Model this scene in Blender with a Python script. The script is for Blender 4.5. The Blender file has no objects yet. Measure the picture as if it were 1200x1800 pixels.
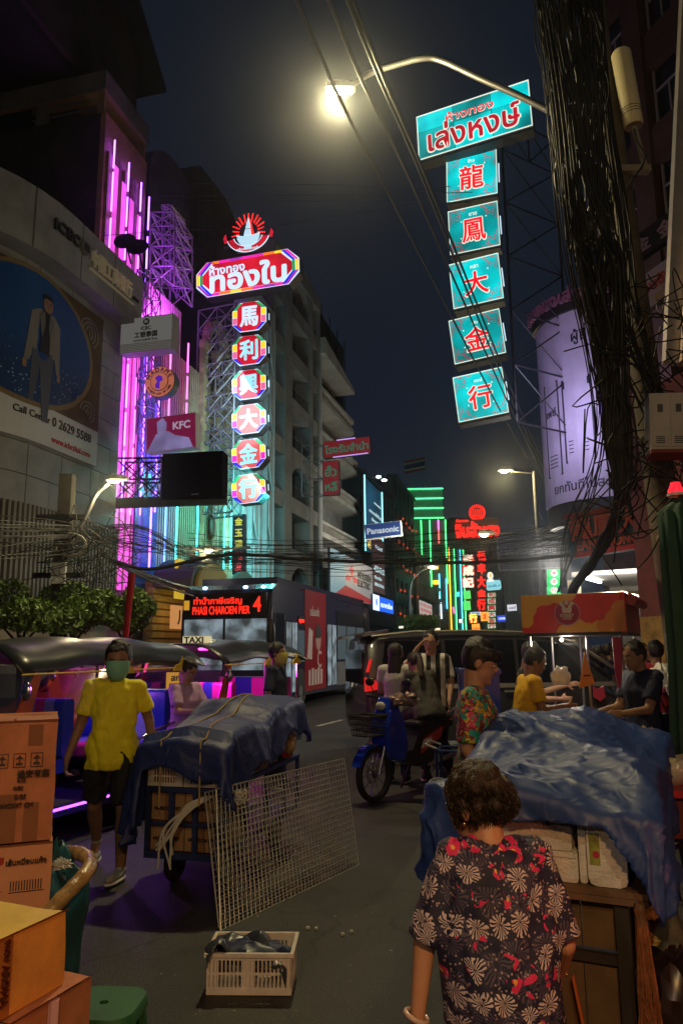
import bpy, bmesh, math, random
import numpy as np
from mathutils import Vector as V, Matrix as M, noise, Euler
random.seed(7); rnd = random.random
def U(a, b): return a + (b - a) * random.random()
R_ = math.radians
sc = bpy.context.scene; COL = sc.collection
# ---------------------------------------------------------------- camera, night sky, exposure
FPX = 1300.0
PITCH = math.atan(240 / FPX); ROLL = R_(-0.5)
CAM = V((0, 0, 1.67))
RC = (M.Rotation(math.pi / 2 + PITCH, 3, 'X') @ M.Rotation(ROLL, 3, 'Z'))
cd = bpy.data.cameras.new('camera'); cam = bpy.data.objects.new('camera', cd); COL.objects.link(cam)
cd.sensor_fit = 'VERTICAL'; cd.sensor_height = 24; cd.lens = 24 * FPX / 1800; cd.clip_start = .05; cd.clip_end = 3000
cam.matrix_world = M.Translation(CAM) @ RC.to_4x4(); sc.camera = cam
w = bpy.data.worlds.new('World'); sc.world = w; w.use_nodes = True
nt = w.node_tree; bg = nt.nodes['Background']
tc = nt.nodes.new('ShaderNodeTexCoord'); sp = nt.nodes.new('ShaderNodeSeparateXYZ'); rp = nt.nodes.new('ShaderNodeValToRGB')
nt.links.new(tc.outputs['Generated'], sp.inputs[0]); nt.links.new(sp.outputs['Z'], rp.inputs[0]); nt.links.new(rp.outputs[0], bg.inputs[0])
rp.color_ramp.elements[0].position = 0.0; rp.color_ramp.elements[0].color = (.009, .0125, .022, 1)
rp.color_ramp.elements[1].position = 0.8; rp.color_ramp.elements[1].color = (.0042, .0066, .0125, 1)
bg.inputs[1].default_value = 1.0
vs = sc.view_settings; vs.view_transform = 'Standard'; vs.look = 'None'; vs.gamma = 1; vs.use_curve_mapping = False; vs.exposure = 0.15
sc.cycles.max_bounces = 5; sc.cycles.diffuse_bounces = 2; sc.cycles.glossy_bounces = 3; sc.cycles.transparent_max_bounces = 8
sc.cycles.volume_bounces = 0; sc.cycles.sample_clamp_indirect = 4; sc.cycles.use_denoising = True; sc.cycles.use_light_tree = True
def lamp(name, kind, loc, power, color, size=.1, to=None, spot=None):
    l = bpy.data.lights.new(name, kind); l.energy = power; l.color = color
    if kind == 'AREA': l.size = size
    else: l.shadow_soft_size = size
    if spot: l.spot_size = R_(spot); l.spot_blend = .5
    o = bpy.data.objects.new(name, l); COL.objects.link(o); o.location = loc
    if to is not None: o.rotation_euler = (V(to) - V(loc)).to_track_quat('-Z', 'Y').to_euler()
    return o
# ---------------------------------------------------------------- pixel -> world helpers (photo 1200x1800)
def ray(px, py): return RC @ V(((px - 600) / FPX, -(py - 900) / FPX, -1))
def at(px, py, Y): d = ray(px, py); return CAM + d * (Y / d.y)
def gr(px, py, z=0.0): d = ray(px, py); return CAM + d * ((z - CAM.z) / d.z)
AS = R_(14.2); ND = V((math.cos(AS), -math.sin(AS), 0)); DD = V((math.sin(AS), math.cos(AS), 0))
ROTL = R_(90 - 14.2)                       # local x runs down the street, local y into the left-hand buildings
def S(a, b, z=0.0): return ND * a + DD * b + V((0, 0, z))
def wl(px, py, a):
    d = ray(px, py); P = CAM + d * (a / d.dot(ND)); return P.dot(DD), P.z
# ---------------------------------------------------------------- scene graph helpers
def link(o, parent=None):
    COL.objects.link(o)
    if parent is not None: o.parent = parent
    return o
def tag(o, label=None, cat=None, group=None, kind=None):
    if label: o['label'] = label
    if cat: o['category'] = cat
    if group: o['group'] = group
    if kind: o['kind'] = kind
    return o
def thing(name, label, cat, loc=(0, 0, 0), rz=0.0, group=None):
    o = bpy.data.objects.new(name, None); COL.objects.link(o); o.location = loc; o.rotation_euler = (0, 0, rz); o.empty_display_size = .2
    return tag(o, label, cat, group)
def copy_tree(o, parent=None):
    c = o.copy(); COL.objects.link(c); c.parent = parent
    for ch in list(o.children): copy_tree(ch, c)
    return c
# ---------------------------------------------------------------- materials
MATS = {}
def mat(name, col, rough=.7, metal=0, emit=None, es=1.0, noise_s=0, noise_a=.25, bump=0, bump_s=40, spec=.5, alpha=1, trans=0, coat=0):
    if name in MATS: return MATS[name]
    m = bpy.data.materials.new(name); m.use_nodes = True; n = m.node_tree.nodes; L = m.node_tree.links; b = n['Principled BSDF']
    b.inputs['Base Color'].default_value = (*col, 1); b.inputs['Roughness'].default_value = rough; b.inputs['Metallic'].default_value = metal
    b.inputs['Specular IOR Level'].default_value = spec
    b.inputs['Alpha'].default_value = alpha; b.inputs['Transmission Weight'].default_value = trans; b.inputs['Coat Weight'].default_value = coat
    if emit is not None: b.inputs['Emission Color'].default_value = (*emit, 1); b.inputs['Emission Strength'].default_value = es
    if noise_s or bump:
        t = n.new('ShaderNodeTexCoord')
    if noise_s:
        a = n.new('ShaderNodeTexNoise'); a.inputs['Scale'].default_value = noise_s; a.inputs['Detail'].default_value = 6; a.inputs['Roughness'].default_value = .65
        L.new(t.outputs['Object'], a.inputs['Vector'])
        r = n.new('ShaderNodeValToRGB'); r.color_ramp.elements[0].position = .3; r.color_ramp.elements[1].position = .72
        r.color_ramp.elements[0].color = (*[c * (1 - noise_a) for c in col], 1); r.color_ramp.elements[1].color = (*[min(1, c * (1 + noise_a)) for c in col], 1)
        L.new(a.outputs['Fac'], r.inputs[0]); L.new(r.outputs[0], b.inputs['Base Color'])
    if bump:
        a = n.new('ShaderNodeTexNoise'); a.inputs['Scale'].default_value = bump_s; a.inputs['Detail'].default_value = 5
        L.new(t.outputs['Object'], a.inputs['Vector'])
        bn = n.new('ShaderNodeBump'); bn.inputs['Strength'].default_value = bump; bn.inputs['Distance'].default_value = .02
        L.new(a.outputs['Fac'], bn.inputs['Height']); L.new(bn.outputs[0], b.inputs['Normal'])
    MATS[name] = m; return m
def emi(name, col, s=1.0, var=0, vs_=1.2):
    """lit surface (sign face, neon, LED); var = unevenness of the tubes behind a sign face"""
    if name in MATS: return MATS[name]
    m = mat(name, tuple(c * .5 for c in col), .4, emit=col, es=s)
    if var:
        n = m.node_tree.nodes; L = m.node_tree.links; b = n['Principled BSDF']
        t = n.new('ShaderNodeTexCoord'); a = n.new('ShaderNodeTexNoise'); a.inputs['Scale'].default_value = vs_; a.inputs['Detail'].default_value = 2
        L.new(t.outputs['Object'], a.inputs['Vector'])
        r = n.new('ShaderNodeMapRange'); r.inputs[1].default_value = .38; r.inputs[2].default_value = .66
        r.inputs[3].default_value = s * (1 - var); r.inputs[4].default_value = s * (1 + var)
        L.new(a.outputs['Fac'], r.inputs[0]); L.new(r.outputs[0], b.inputs['Emission Strength'])
    return m
# ---------------------------------------------------------------- mesh builder
class MB:
    def __init__(s): s.v = []; s.f = []; s.m = []
    def add(s, vs, fs, mi=0, mx=None):
        o = len(s.v)
        s.v += [(mx @ V(p))[:] if mx is not None else tuple(p) for p in vs]
        s.f += [[i + o for i in f] for f in fs]; s.m += [mi] * len(fs); return s
    def box(s, x0, x1, y0, y1, z0, z1, mi=0, mx=None):
        v = [(x0, y0, z0), (x1, y0, z0), (x1, y1, z0), (x0, y1, z0), (x0, y0, z1), (x1, y0, z1), (x1, y1, z1), (x0, y1, z1)]
        return s.add(v, [(3, 2, 1, 0), (4, 5, 6, 7), (0, 1, 5, 4), (1, 2, 6, 5), (2, 3, 7, 6), (3, 0, 4, 7)], mi, mx)
    def bar(s, p0, p1, w, h=None, mi=0):
        p0 = V(p0); p1 = V(p1); d = p1 - p0; L = d.length
        if L < 1e-6: return s
        q = d.to_track_quat('Z', 'Y').to_matrix().to_4x4(); h = h or w
        return s.box(-w / 2, w / 2, -h / 2, h / 2, 0, L, mi, M.Translation(p0) @ q)
    def tube(s, pts, r, n=6, mi=0, cap=True):
        pts = [V(p) for p in pts]; rs = r if isinstance(r, (list, tuple)) else [r] * len(pts); o = len(s.v)
        up = V((0, 0, 1))
        for i, p in enumerate(pts):
            d = (pts[min(i + 1, len(pts) - 1)] - pts[max(i - 1, 0)]); d = d.normalized() if d.length > 1e-9 else V((0, 0, 1))
            u = up if abs(d.dot(up)) < .93 else V((1, 0, 0))
            a = d.cross(u).normalized(); b = d.cross(a)
            for k in range(n):
                t = 2 * math.pi * k / n; s.v.append((p + (a * math.cos(t) + b * math.sin(t)) * rs[i])[:])
        for i in range(len(pts) - 1):
            for k in range(n):
                k2 = (k + 1) % n; s.f.append([o + i * n + k, o + i * n + k2, o + (i + 1) * n + k2, o + (i + 1) * n + k]); s.m.append(mi)
        if cap:
            s.f.append([o + k for k in range(n)][::-1]); s.f.append([o + (len(pts) - 1) * n + k for k in range(n)]); s.m += [mi, mi]
        return s
    def lathe(s, prof, n=16, mi=0, mx=None, cap=False):
        vs = []; fs = []
        for (r, z) in prof:
            for k in range(n): t = 2 * math.pi * k / n; vs.append((r * math.cos(t), r * math.sin(t), z))
        for i in range(len(prof) - 1):
            for k in range(n):
                k2 = (k + 1) % n; fs.append((i * n + k, i * n + k2, (i + 1) * n + k2, (i + 1) * n + k))
        if cap: fs.append(tuple(range(n))[::-1]); fs.append(tuple((len(prof) - 1) * n + k for k in range(n)))
        return s.add(vs, fs, mi, mx)
    def ell(s, c, r, n=12, mi=0, rot=None):
        k = max(5, n // 2 + 1); prof = [(math.sin(math.pi * i / k), -math.cos(math.pi * i / k)) for i in range(1, k)]
        vs = []; fs = []
        for (a, z) in prof:
            for j in range(n): t = 2 * math.pi * j / n; vs.append((a * math.cos(t), a * math.sin(t), z))
        nn = len(prof)
        for i in range(nn - 1):
            for j in range(n): j2 = (j + 1) % n; fs.append((i * n + j, i * n + j2, (i + 1) * n + j2, (i + 1) * n + j))
        vs += [(0, 0, -1), (0, 0, 1)]; b = nn * n
        for j in range(n): j2 = (j + 1) % n; fs.append((b, j2, j)); fs.append((b + 1, (nn - 1) * n + j, (nn - 1) * n + j2))
        mx = M.Translation(V(c)) @ (rot.to_4x4() if rot is not None else M()) @ M.Diagonal((*(r if isinstance(r, (tuple, list)) else (r, r, r)), 1))
        return s.add(vs, fs, mi, mx)
    def ext(s, poly, y0, y1, mi=0, mx=None, side=None):
        """polygon in the xz plane (counter-clockwise seen from -y), extruded from y0 (front) to y1 (back)"""
        n = len(poly); vs = [(x, y0, z) for x, z in poly] + [(x, y1, z) for x, z in poly]
        s.add(vs, [tuple(range(n)), tuple(range(2 * n - 1, n - 1, -1))], mi, mx)
        o = len(s.v) - 2 * n
        for i in range(n):
            j = (i + 1) % n; s.f.append([o + i, o + n + i, o + n + j, o + j]); s.m.append(mi if side is None else side)
        return s
    def mesh(s, name, mats, smooth=0):
        me = bpy.data.meshes.new(name); me.from_pydata(s.v, [], s.f)
        for m in (mats if isinstance(mats, (list, tuple)) else [mats]): me.materials.append(m)
        if any(s.m): me.polygons.foreach_set('material_index', s.m)
        me.update()
        if smooth: me.shade_smooth(); me.set_sharp_from_angle(angle=R_(smooth))
        return me
    def build(s, name, mats, parent=None, smooth=0):
        return link(bpy.data.objects.new(name, s.mesh(name, mats, smooth)), parent)
def inst(name, me, parent, loc=(0, 0, 0), rot=(0, 0, 0), scale=(1, 1, 1)):
    o = bpy.data.objects.new(name, me); link(o, parent); o.location = loc; o.rotation_euler = rot; o.scale = scale; return o
def circ(cx, cz, r, n=24, rz=None): return [(cx + r * math.cos(2 * math.pi * k / n), cz + (rz or r) * math.sin(2 * math.pi * k / n)) for k in range(n)]
def rrect(x0, x1, z0, z1, r, n=4):
    p = []
    for cx, cz, a in ((x1 - r, z0 + r, -90), (x1 - r, z1 - r, 0), (x0 + r, z1 - r, 90), (x0 + r, z0 + r, 180)):
        for k in range(n + 1): t = R_(a + 90 * k / n); p.append((cx + r * math.cos(t), cz + r * math.sin(t)))
    return p
BENCH = bpy.data.scenes.new('workbench')      # empty scene in which font and cloth meshes are worked out quickly; removed at the end
# lettering: font outlines turned into meshes, laid in the local xz plane facing -y
TCACHE = {}
def textmesh(s, bold=0.0, ext=.004, shear=0.0):
    k = (s, bold, ext, shear)
    if k in TCACHE: return TCACHE[k]
    c = bpy.data.curves.new('lettering', 'FONT'); c.body = s; c.offset = bold; c.extrude = ext; c.shear = shear; c.resolution_u = 3; c.space_line = .85; c.align_x = 'CENTER'
    o = bpy.data.objects.new('t', c); BENCH.collection.objects.link(o); BENCH.view_layers[0].update(); dg = BENCH.view_layers[0].depsgraph
    me = bpy.data.meshes.new_from_object(o.evaluated_get(dg)); bpy.data.objects.remove(o); bpy.data.curves.remove(c)
    co = np.zeros(len(me.vertices) * 3, 'f'); me.vertices.foreach_get('co', co); co = co.reshape(-1, 3)
    lo = co.min(0); hi = co.max(0); co -= (lo + hi) / 2; size = hi - lo
    me.calc_loop_triangles(); TCACHE[k] = (co.copy(), [list(p.vertices) for p in me.loop_triangles], size); bpy.data.meshes.remove(me); return TCACHE[k]
def text(s, w, h, x, z, y, m, parent, bold=0.0, fit=True, deep=.01, shear=0.0, name='lettering', vert=False, fn=None):
    """letters filling w x h centred at (x, z), front face just in front of plane y"""
    co, fs, size = textmesh(s, 0.0, .004, shear)
    sx = w / size[0]; sz = h / size[1]
    if fit: sx = sz = min(sx, sz)
    v = np.zeros_like(co); v[:, 0] = co[:, 0] * sx; v[:, 2] = co[:, 1] * sz; v[:, 1] = -co[:, 2] * deep / .008
    if bold > .006:                       # strokes thickened by overlaid, slightly stepped copies
        r = bold * min(sx, sz) * .95; vv = [v]; ff = list(fs); nv = len(v); nr = 6 if bold < .05 else 8
        for k in range(nr):
            q = v.copy(); q[:, 0] += r * math.cos(k * 2 * math.pi / nr); q[:, 2] += r * math.sin(k * 2 * math.pi / nr); q[:, 1] += .0004 * (k + 1); vv.append(q)
            ff += [[i + nv * (k + 1) for i in f] for f in fs]
        v = np.concatenate(vv); fs = ff
    if vert: v = v[:, [2, 1, 0]] * np.array([1, 1, -1]) ; v[:, 0] *= 1
    v += np.array([x, y - deep / 2 - .002, z])
    v = [tuple(map(float, p)) for p in v]
    if fn: v = [fn(p) for p in v]
    me = bpy.data.meshes.new(name); me.from_pydata(v, [], fs); me.materials.append(m); me.update()
    return link(bpy.data.objects.new(name, me), parent)
def wires(name, paths, r, m, parent=None, res=1):
    c = bpy.data.curves.new(name, 'CURVE'); c.dimensions = '3D'; c.bevel_depth = r; c.bevel_resolution = res; c.resolution_u = 1
    for p in paths:
        sp_ = c.splines.new('POLY'); sp_.points.add(len(p) - 1)
        for i, q in enumerate(p): sp_.points[i].co = (q[0], q[1], q[2], 1)
    o = bpy.data.objects.new('t', c); BENCH.collection.objects.link(o); BENCH.view_layers[0].update(); me = bpy.data.meshes.new_from_object(o.evaluated_get(BENCH.view_layers[0].depsgraph)); bpy.data.objects.remove(o); bpy.data.curves.remove(c)
    me.name = name; me.materials.clear(); me.materials.append(m); return link(bpy.data.objects.new(name, me), parent)
def sag(a, b, s, n=14):
    a = V(a); b = V(b); return [a.lerp(b, t / n) - V((0, 0, s * 4 * (t / n) * (1 - t / n))) for t in range(n + 1)]
def spline(pts, n=6):
    """Catmull-Rom through pts"""
    P = [V(p) for p in pts]; P = [P[0] * 2 - P[1]] + P + [P[-1] * 2 - P[-2]]; out = []
    for i in range(1, len(P) - 2):
        for k in range(n):
            t = k / n; a, b, c, d = P[i - 1], P[i], P[i + 1], P[i + 2]
            out.append(.5 * ((2 * b) + (c - a) * t + (2 * a - 5 * b + 4 * c - d) * t * t + (3 * b - a - 3 * c + d) * t ** 3))
    out.append(P[-2].copy()); return out
def signframe(name, label, cat, pl, pr, ytop, Y, yaw, group=None):
    """sign whose lower edge runs between pixels pl and pr and whose left top is at pixel row ytop; returns Empty, width, height"""
    a = at(*pl, Y); h = V((math.cos(R_(yaw)), math.sin(R_(yaw)), 0)); d = ray(*pr); q = a - CAM
    # CAM + d*t has xy on the line a + h*s
    det = d.x * (-h.y) + h.x * d.y; t = (q.x * (-h.y) + h.x * q.y) / det; b = CAM + d * t
    x = (b - a); wd = x.length; x.normalize(); n = x.cross(V((0, 0, 1))).normalized(); z = n.cross(x) * -1
    z = x.cross(-n); z = z if z.z > 0 else -z
    dt = ray(pl[0], ytop); den = dt.dot(n); tt = (a - CAM).dot(n) / den; T = CAM + dt * tt; ht = (T - a).dot(z)
    y = z.cross(x)
    o = thing(name, label, cat, a, 0, group); mx = M((x, y, z)).transposed().to_4x4(); o.rotation_euler = mx.to_euler()
    return o, wd, ht
WIRE = mat('wire_black', (.012, .012, .013), .55); STEEL = mat('galvanised_steel', (.35, .35, .34), .5, .7, noise_s=6)
DKSTEEL = mat('dark_steel', (.05, .05, .055), .5, .6, noise_s=5); CONC = mat('weathered_concrete', (.26, .25, .235), .85, noise_s=1.3, noise_a=.35, bump=.3, bump_s=12)
GLASSD = mat('dark_glass', (.02, .022, .026), .12, spec=.6); BLACKP = mat('black_plastic', (.015, .015, .016), .45)
WHITEP = mat('white_paint', (.7, .7, .68), .5, noise_s=3, noise_a=.1); CHROME = mat('chrome', (.6, .6, .62), .2, 1)
RUB = mat('tyre_rubber', (.012, .012, .012), .75)
# ================================================================ GROUND
def ground_mat(name, c0, c1, sc_=35, bump=.5, rough=.62, wet=0):
    m = bpy.data.materials.new(name); m.use_nodes = True; n = m.node_tree.nodes; L = m.node_tree.links; b = n['Principled BSDF']
    t = n.new('ShaderNodeTexCoord')
    a = n.new('ShaderNodeTexNoise'); a.inputs['Scale'].default_value = .8; a.inputs['Detail'].default_value = 8; a.inputs['Roughness'].default_value = .7
    g = n.new('ShaderNodeTexNoise'); g.inputs['Scale'].default_value = 140; g.inputs['Detail'].default_value = 3
    v = n.new('ShaderNodeTexVoronoi'); v.inputs['Scale'].default_value = 70
    for q in (a, g, v): L.new(t.outputs['Object'], q.inputs['Vector'])
    r = n.new('ShaderNodeValToRGB'); r.color_ramp.elements[0].color = (*c0, 1); r.color_ramp.elements[1].color = (*c1, 1)
    r.color_ramp.elements[0].position = .3; r.color_ramp.elements[1].position = .7; L.new(a.outputs['Fac'], r.inputs[0])
    r2 = n.new('ShaderNodeValToRGB'); r2.color_ramp.elements[0].position = .54; r2.color_ramp.elements[1].position = .68
    r2.color_ramp.elements[0].color = (0, 0, 0, 1); r2.color_ramp.elements[1].color = (.16, .155, .14, 1); L.new(g.outputs['Fac'], r2.inputs[0])
    ad = n.new('ShaderNodeMix'); ad.data_type = 'RGBA'; ad.blend_type = 'ADD'; ad.inputs[0].default_value = .8
    L.new(r.outputs[0], ad.inputs[6]); L.new(r2.outputs[0], ad.inputs[7]); L.new(ad.outputs[2], b.inputs['Base Color'])
    # tar patches, hairline cracks, dark oil stains
    w = n.new('ShaderNodeTexNoise'); w.inputs['Scale'].default_value = 1.7; w.inputs['Detail'].default_value = 4; L.new(t.outputs['Object'], w.inputs['Vector'])
    ov = n.new('ShaderNodeVectorMath'); ov.operation = 'SCALE'; ov.inputs['Scale'].default_value = .7; L.new(w.outputs['Color'], ov.inputs[0]); av = n.new('ShaderNodeVectorMath'); L.new(t.outputs['Object'], av.inputs[0]); L.new(ov.outputs[0], av.inputs[1])
    ck = n.new('ShaderNodeTexVoronoi'); ck.feature = 'DISTANCE_TO_EDGE'; ck.inputs['Scale'].default_value = .55; L.new(av.outputs[0], ck.inputs['Vector'])
    cr = n.new('ShaderNodeValToRGB'); cr.color_ramp.elements[0].position = .003; cr.color_ramp.elements[1].position = .012; cr.color_ramp.elements[0].color = (.25, .25, .25, 1); L.new(ck.outputs['Distance'], cr.inputs[0])
    pt = n.new('ShaderNodeTexVoronoi'); pt.inputs['Scale'].default_value = .33; L.new(av.outputs[0], pt.inputs['Vector']); pm_ = n.new('ShaderNodeSeparateColor'); L.new(pt.outputs['Color'], pm_.inputs[0]); pr_ = n.new('ShaderNodeMapRange'); pr_.inputs[3].default_value = .6; pr_.inputs[4].default_value = 1.15; L.new(pm_.outputs[0], pr_.inputs[0])
    st = n.new('ShaderNodeTexNoise'); st.inputs['Scale'].default_value = 3.2; st.inputs['Detail'].default_value = 5; L.new(t.outputs['Object'], st.inputs['Vector']); sr = n.new('ShaderNodeMapRange'); sr.inputs[1].default_value = .35; sr.inputs[2].default_value = .5; sr.inputs[3].default_value = .55; sr.inputs[4].default_value = 1; L.new(st.outputs['Fac'], sr.inputs[0])
    m1 = n.new('ShaderNodeMath'); m1.operation = 'MULTIPLY'; L.new(pr_.outputs[0], m1.inputs[0]); L.new(sr.outputs[0], m1.inputs[1])
    mm = n.new('ShaderNodeMix'); mm.data_type = 'RGBA'; mm.blend_type = 'MULTIPLY'; mm.inputs[0].default_value = 1; L.new(ad.outputs[2], mm.inputs[6]); L.new(cr.outputs[0], mm.inputs[7])
    m3 = n.new('ShaderNodeVectorMath'); m3.operation = 'SCALE'; L.new(mm.outputs[2], m3.inputs[0]); L.new(m1.outputs[0], m3.inputs['Scale']); L.new(m3.outputs[0], b.inputs['Base Color'])
    bn = n.new('ShaderNodeBump'); bn.inputs['Strength'].default_value = bump; bn.inputs['Distance'].default_value = .012
    L.new(g.outputs['Fac'], bn.inputs['Height']); L.new(bn.outputs[0], b.inputs['Normal'])
    rr = n.new('ShaderNodeMapRange'); rr.inputs[3].default_value = rough - .3; rr.inputs[4].default_value = rough + .18; L.new(a.outputs['Fac'], rr.inputs[0]); L.new(rr.outputs[0], b.inputs['Roughness'])
    MATS[name] = m; return m
ASPH = ground_mat('asphalt', (.009, .0087, .008), (.021, .02, .0185))
PAVE = ground_mat('pavement_slabs', (.07, .065, .06), (.13, .125, .115), rough=.75)
g = MB(); g.box(-400, 400, -60, 900, -.4, -.02); tag(g.build('ground', ASPH), kind='structure')
g = MB(); mxs = M.Rotation(-AS, 4, 'Z')
g.box(-8.6, 6.2, -30, 260, -.015, 0, 0, mxs); tag(g.build('road', ASPH), kind='structure')
for nm, x0, x1 in (('pavement_left', -11.3, -8.6), ('pavement_right', 6.2, 9.5)):
    g = MB(); g.box(x0, x1, -30, 260, -.012, .14, 0, mxs); p = g.build(nm, PAVE); tag(p, kind='structure')
    g = MB(); k = x1 if x0 < 0 else x0 - .16; g.box(k, k + .16, -30, 260, -.01, .155, 0, mxs); tag(g.build('kerb_stone', CONC), kind='structure').name = 'kerb_left' if x0 < 0 else 'kerb_right'
PAINT = mat('worn_road_paint', (.42, .41, .37), .7, noise_s=9, noise_a=.6)
for k, (px, py) in enumerate([(580, 1271), (628, 1240), (663, 1222), (540, 1322)]):
    c = gr(px, py); g = MB(); g.box(-.06, .06, -.75, .75, .003, .006, 0, M.Translation(V((c.x, c.y, 0))) @ M.Rotation(-AS - .12, 4, 'Z'))
    if k < 3: o = g.build('lane_marking', PAINT); tag(o, kind='structure')
# ================================================================ LEFT-HAND BUILDINGS
def panel_grid(root, name, me_fn, cells): pass
CLAD = mat('grey_cladding', (.2, .205, .22), .6, noise_s=1.1, noise_a=.3, bump=.1, bump_s=3)
CLADD = mat('cladding_joint_backing', (.07, .07, .07), .8)
# --- bank with the rounded corner: plan curve in local (x down the street, y into the block)
bankb = 18.5
def plan(t):
    """t = metres back from the far corner -> local point, inward normal"""
    if t < 3.6: return V((-t, 0, 0)), V((0, 1, 0))
    a = (t - 3.6) / 3.9
    if a < math.pi / 2: return V((-3.6 - 3.9 * math.sin(a), 3.9 * (1 - math.cos(a)), 0)), V((math.sin(a), math.cos(a), 0))
    e = t - 3.6 - 3.9 * math.pi / 2; return V((-7.5, 3.9 + e, 0)), V((1, 0, 0))
def wrapb(p):
    """x = -t along the curve (increasing away), y = offset out of wall (negative outwards)"""
    c, n = plan(-p[0]); q = c + n * p[1]; return (q.x, q.y, p[2])
def wrapmb(mb): mb.v = [wrapb(p) for p in mb.v]; return mb
bank = thing('bank_building', 'grey panelled bank building with rounded corner behind the large circular portrait billboard', 'building', S(-11.3, bankb), ROTL)
g = MB()
for i in range(26):                                   # core wall, segmented along the curve
    t0, t1 = -(i) * .5, -(i + 1) * .5
    g.box(t1, t0, .12, .5, 2.6, 12.0)
wrapmb(g); g.build('wall', CLADD, bank)
g = MB()
for i in range(26): t0, t1 = -(i) * .5, -(i + 1) * .5; g.box(t1, t0, -.55, .3, 11.05, 12.6); 
wrapmb(g); g.box(-7.2, -.02, .3, 12, 11.8, 12.1); g.box(-.12, 0, .3, 10, 2.6, 12.1); g.build('cornice', CLAD, bank)
g = MB(); [g.box(-(i + 1) * 1.55, -(i + 1) * 1.55 + .03, -.556, -.54, 11.06, 12.59) for i in range(7)]; wrapmb(g); g.build('cornice_joints', CLADD, bank)
for r in range(8):
    for c in range(9):
        t1 = -c * 1.3 - .02; t0 = t1 - 1.27; z0 = 5.0 + r * .76
        g = MB()
        for k in range(3): g.box(t0 + k * 1.27 / 3, t0 + (k + 1) * 1.27 / 3, U(0, .012), .12, z0, z0 + .74)
        if z0 > 7.2 and c > 1 and False: continue
        wrapmb(g); o = g.build('wall_panel', CLAD, bank)
# slatted screen below
SLAT = mat('slat_grey', (.14, .135, .125), .6, noise_s=2, noise_a=.3)
g = MB(); g.box(-13, 0, 0, .04, 2.55, 4.95); [None]
sm = MB().box(-.035, .035, -.1, .0, 0, 2.7).mesh('screen_slat', SLAT)
for i in range(72):
    c, n = plan(.1 + i * .145); a = math.atan2(n.x, n.y); inst('screen_slat', sm, bank, (c.x - n.x * .05, c.y - n.y * .05, 2.35), (0, 0, -a))
g = MB()
for i in range(22): g.box(-(i + 1) * .5, -i * .5, -.03, -.01, 4.9, 5.0); g.box(-(i + 1) * .5, -i * .5, -.03, -.01, 3.6, 3.68)
wrapmb(g); g.build('screen_rail', SLAT, bank)
DARKIN = mat('dark_interior', (.03, .028, .026), .9)
SHOPW = mat('painted_shop_wall', (.4, .36, .3), .7, noise_s=2)
g = MB(); [g.box(-(i + 1) * .5, -i * .5, .15, .5, 0, 2.6) for i in range(26)]; wrapmb(g); g.build('shop_wall', SHOPW, bank)
# billboard (own thing), wrapped on the same curve
bb = thing('billboard', 'huge curved billboard with a suited man before a blue night city', 'billboard', S(-11.3, bankb), ROTL)
T0, T1, Z0, Z1 = -10.6, -1.35, 6.55, 10.75
def bgrid(x0, x1, y0, y1, z0, z1, n=22):
    g = MB()
    for i in range(n): a = x0 + (x1 - x0) * i / n; b = x0 + (x1 - x0) * (i + 1) / n; g.box(a, b, y0, y1, z0, z1)
    return g
m_brown = mat('billboard_bronze_print', (.07, .042, .014), .4, noise_s=.6, noise_a=.8)
wrapmb(bgrid(T0, T1, -.16, -.02, Z0 + .95, Z1)).build('billboard_print', m_brown, bb)
wrapmb(bgrid(T0, T1, -.165, -.02, Z0, Z0 + .95)).build('contact_strip', mat('billboard_white_strip', (.42, .43, .47), .5), bb)
cityM = mat('billboard_city_print', (.01, .04, .14), .4)
n_ = cityM.node_tree.nodes; L_ = cityM.node_tree.links; b_ = n_['Principled BSDF']; t_ = n_.new('ShaderNodeTexCoord'); s_ = n_.new('ShaderNodeSeparateXYZ')
v_ = n_.new('ShaderNodeTexVoronoi'); v_.inputs['Scale'].default_value = 9; L_.new(t_.outputs['Object'], v_.inputs['Vector']); L_.new(t_.outputs['Object'], s_.inputs[0])
r_ = n_.new('ShaderNodeValToRGB'); r_.color_ramp.elements[0].color = (.35, .6, .8, 1); r_.color_ramp.elements[1].color = (.006, .03, .12, 1); r_.color_ramp.elements[0].position = .06; r_.color_ramp.elements[1].position = .22
L_.new(v_.outputs['Distance'], r_.inputs[0])
k_ = n_.new('ShaderNodeMapRange'); k_.inputs[1].default_value = 8.2; k_.inputs[2].default_value = 9.1; k_.inputs[3].default_value = 1; k_.inputs[4].default_value = 0; L_.new(s_.outputs[2], k_.inputs[0])
x_ = n_.new('ShaderNodeMix'); x_.data_type = 'RGBA'; L_.new(k_.outputs[0], x_.inputs[0]); x_.inputs[6].default_value = (.008, .05, .2, 1); L_.new(r_.outputs[0], x_.inputs[7]); L_.new(x_.outputs[2], b_.inputs['Base Color'])
def disc_wrap(cx, cz, rx, rz, y, n=40, rings=6):
    g = MB(); vs = [(cx, y, cz)]; fs = []
    for q in range(1, rings + 1):
        for k in range(n): t = 2 * math.pi * k / n; vs.append((cx + rx * q / rings * math.cos(t), y, cz + rz * q / rings * math.sin(t)))
    for k in range(n): fs.append((0, 1 + k, 1 + (k + 1) % n))
    for q in range(rings - 1):
        for k in range(n): a = 1 + q * n; fs.append((a + k, a + n + k, a + n + (k + 1) % n, a + (k + 1) % n))
    g.add(vs, fs); return wrapmb(g)
disc_wrap(-4.2, 9.1, 2.45, 1.72, -.172).build('city_disc_rim', mat('billboard_rim_gold', (.16, .11, .05), .4), bb)
disc_wrap(-4.2, 9.1, 2.3, 1.6, -.18).build('city_disc', cityM, bb)
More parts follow.
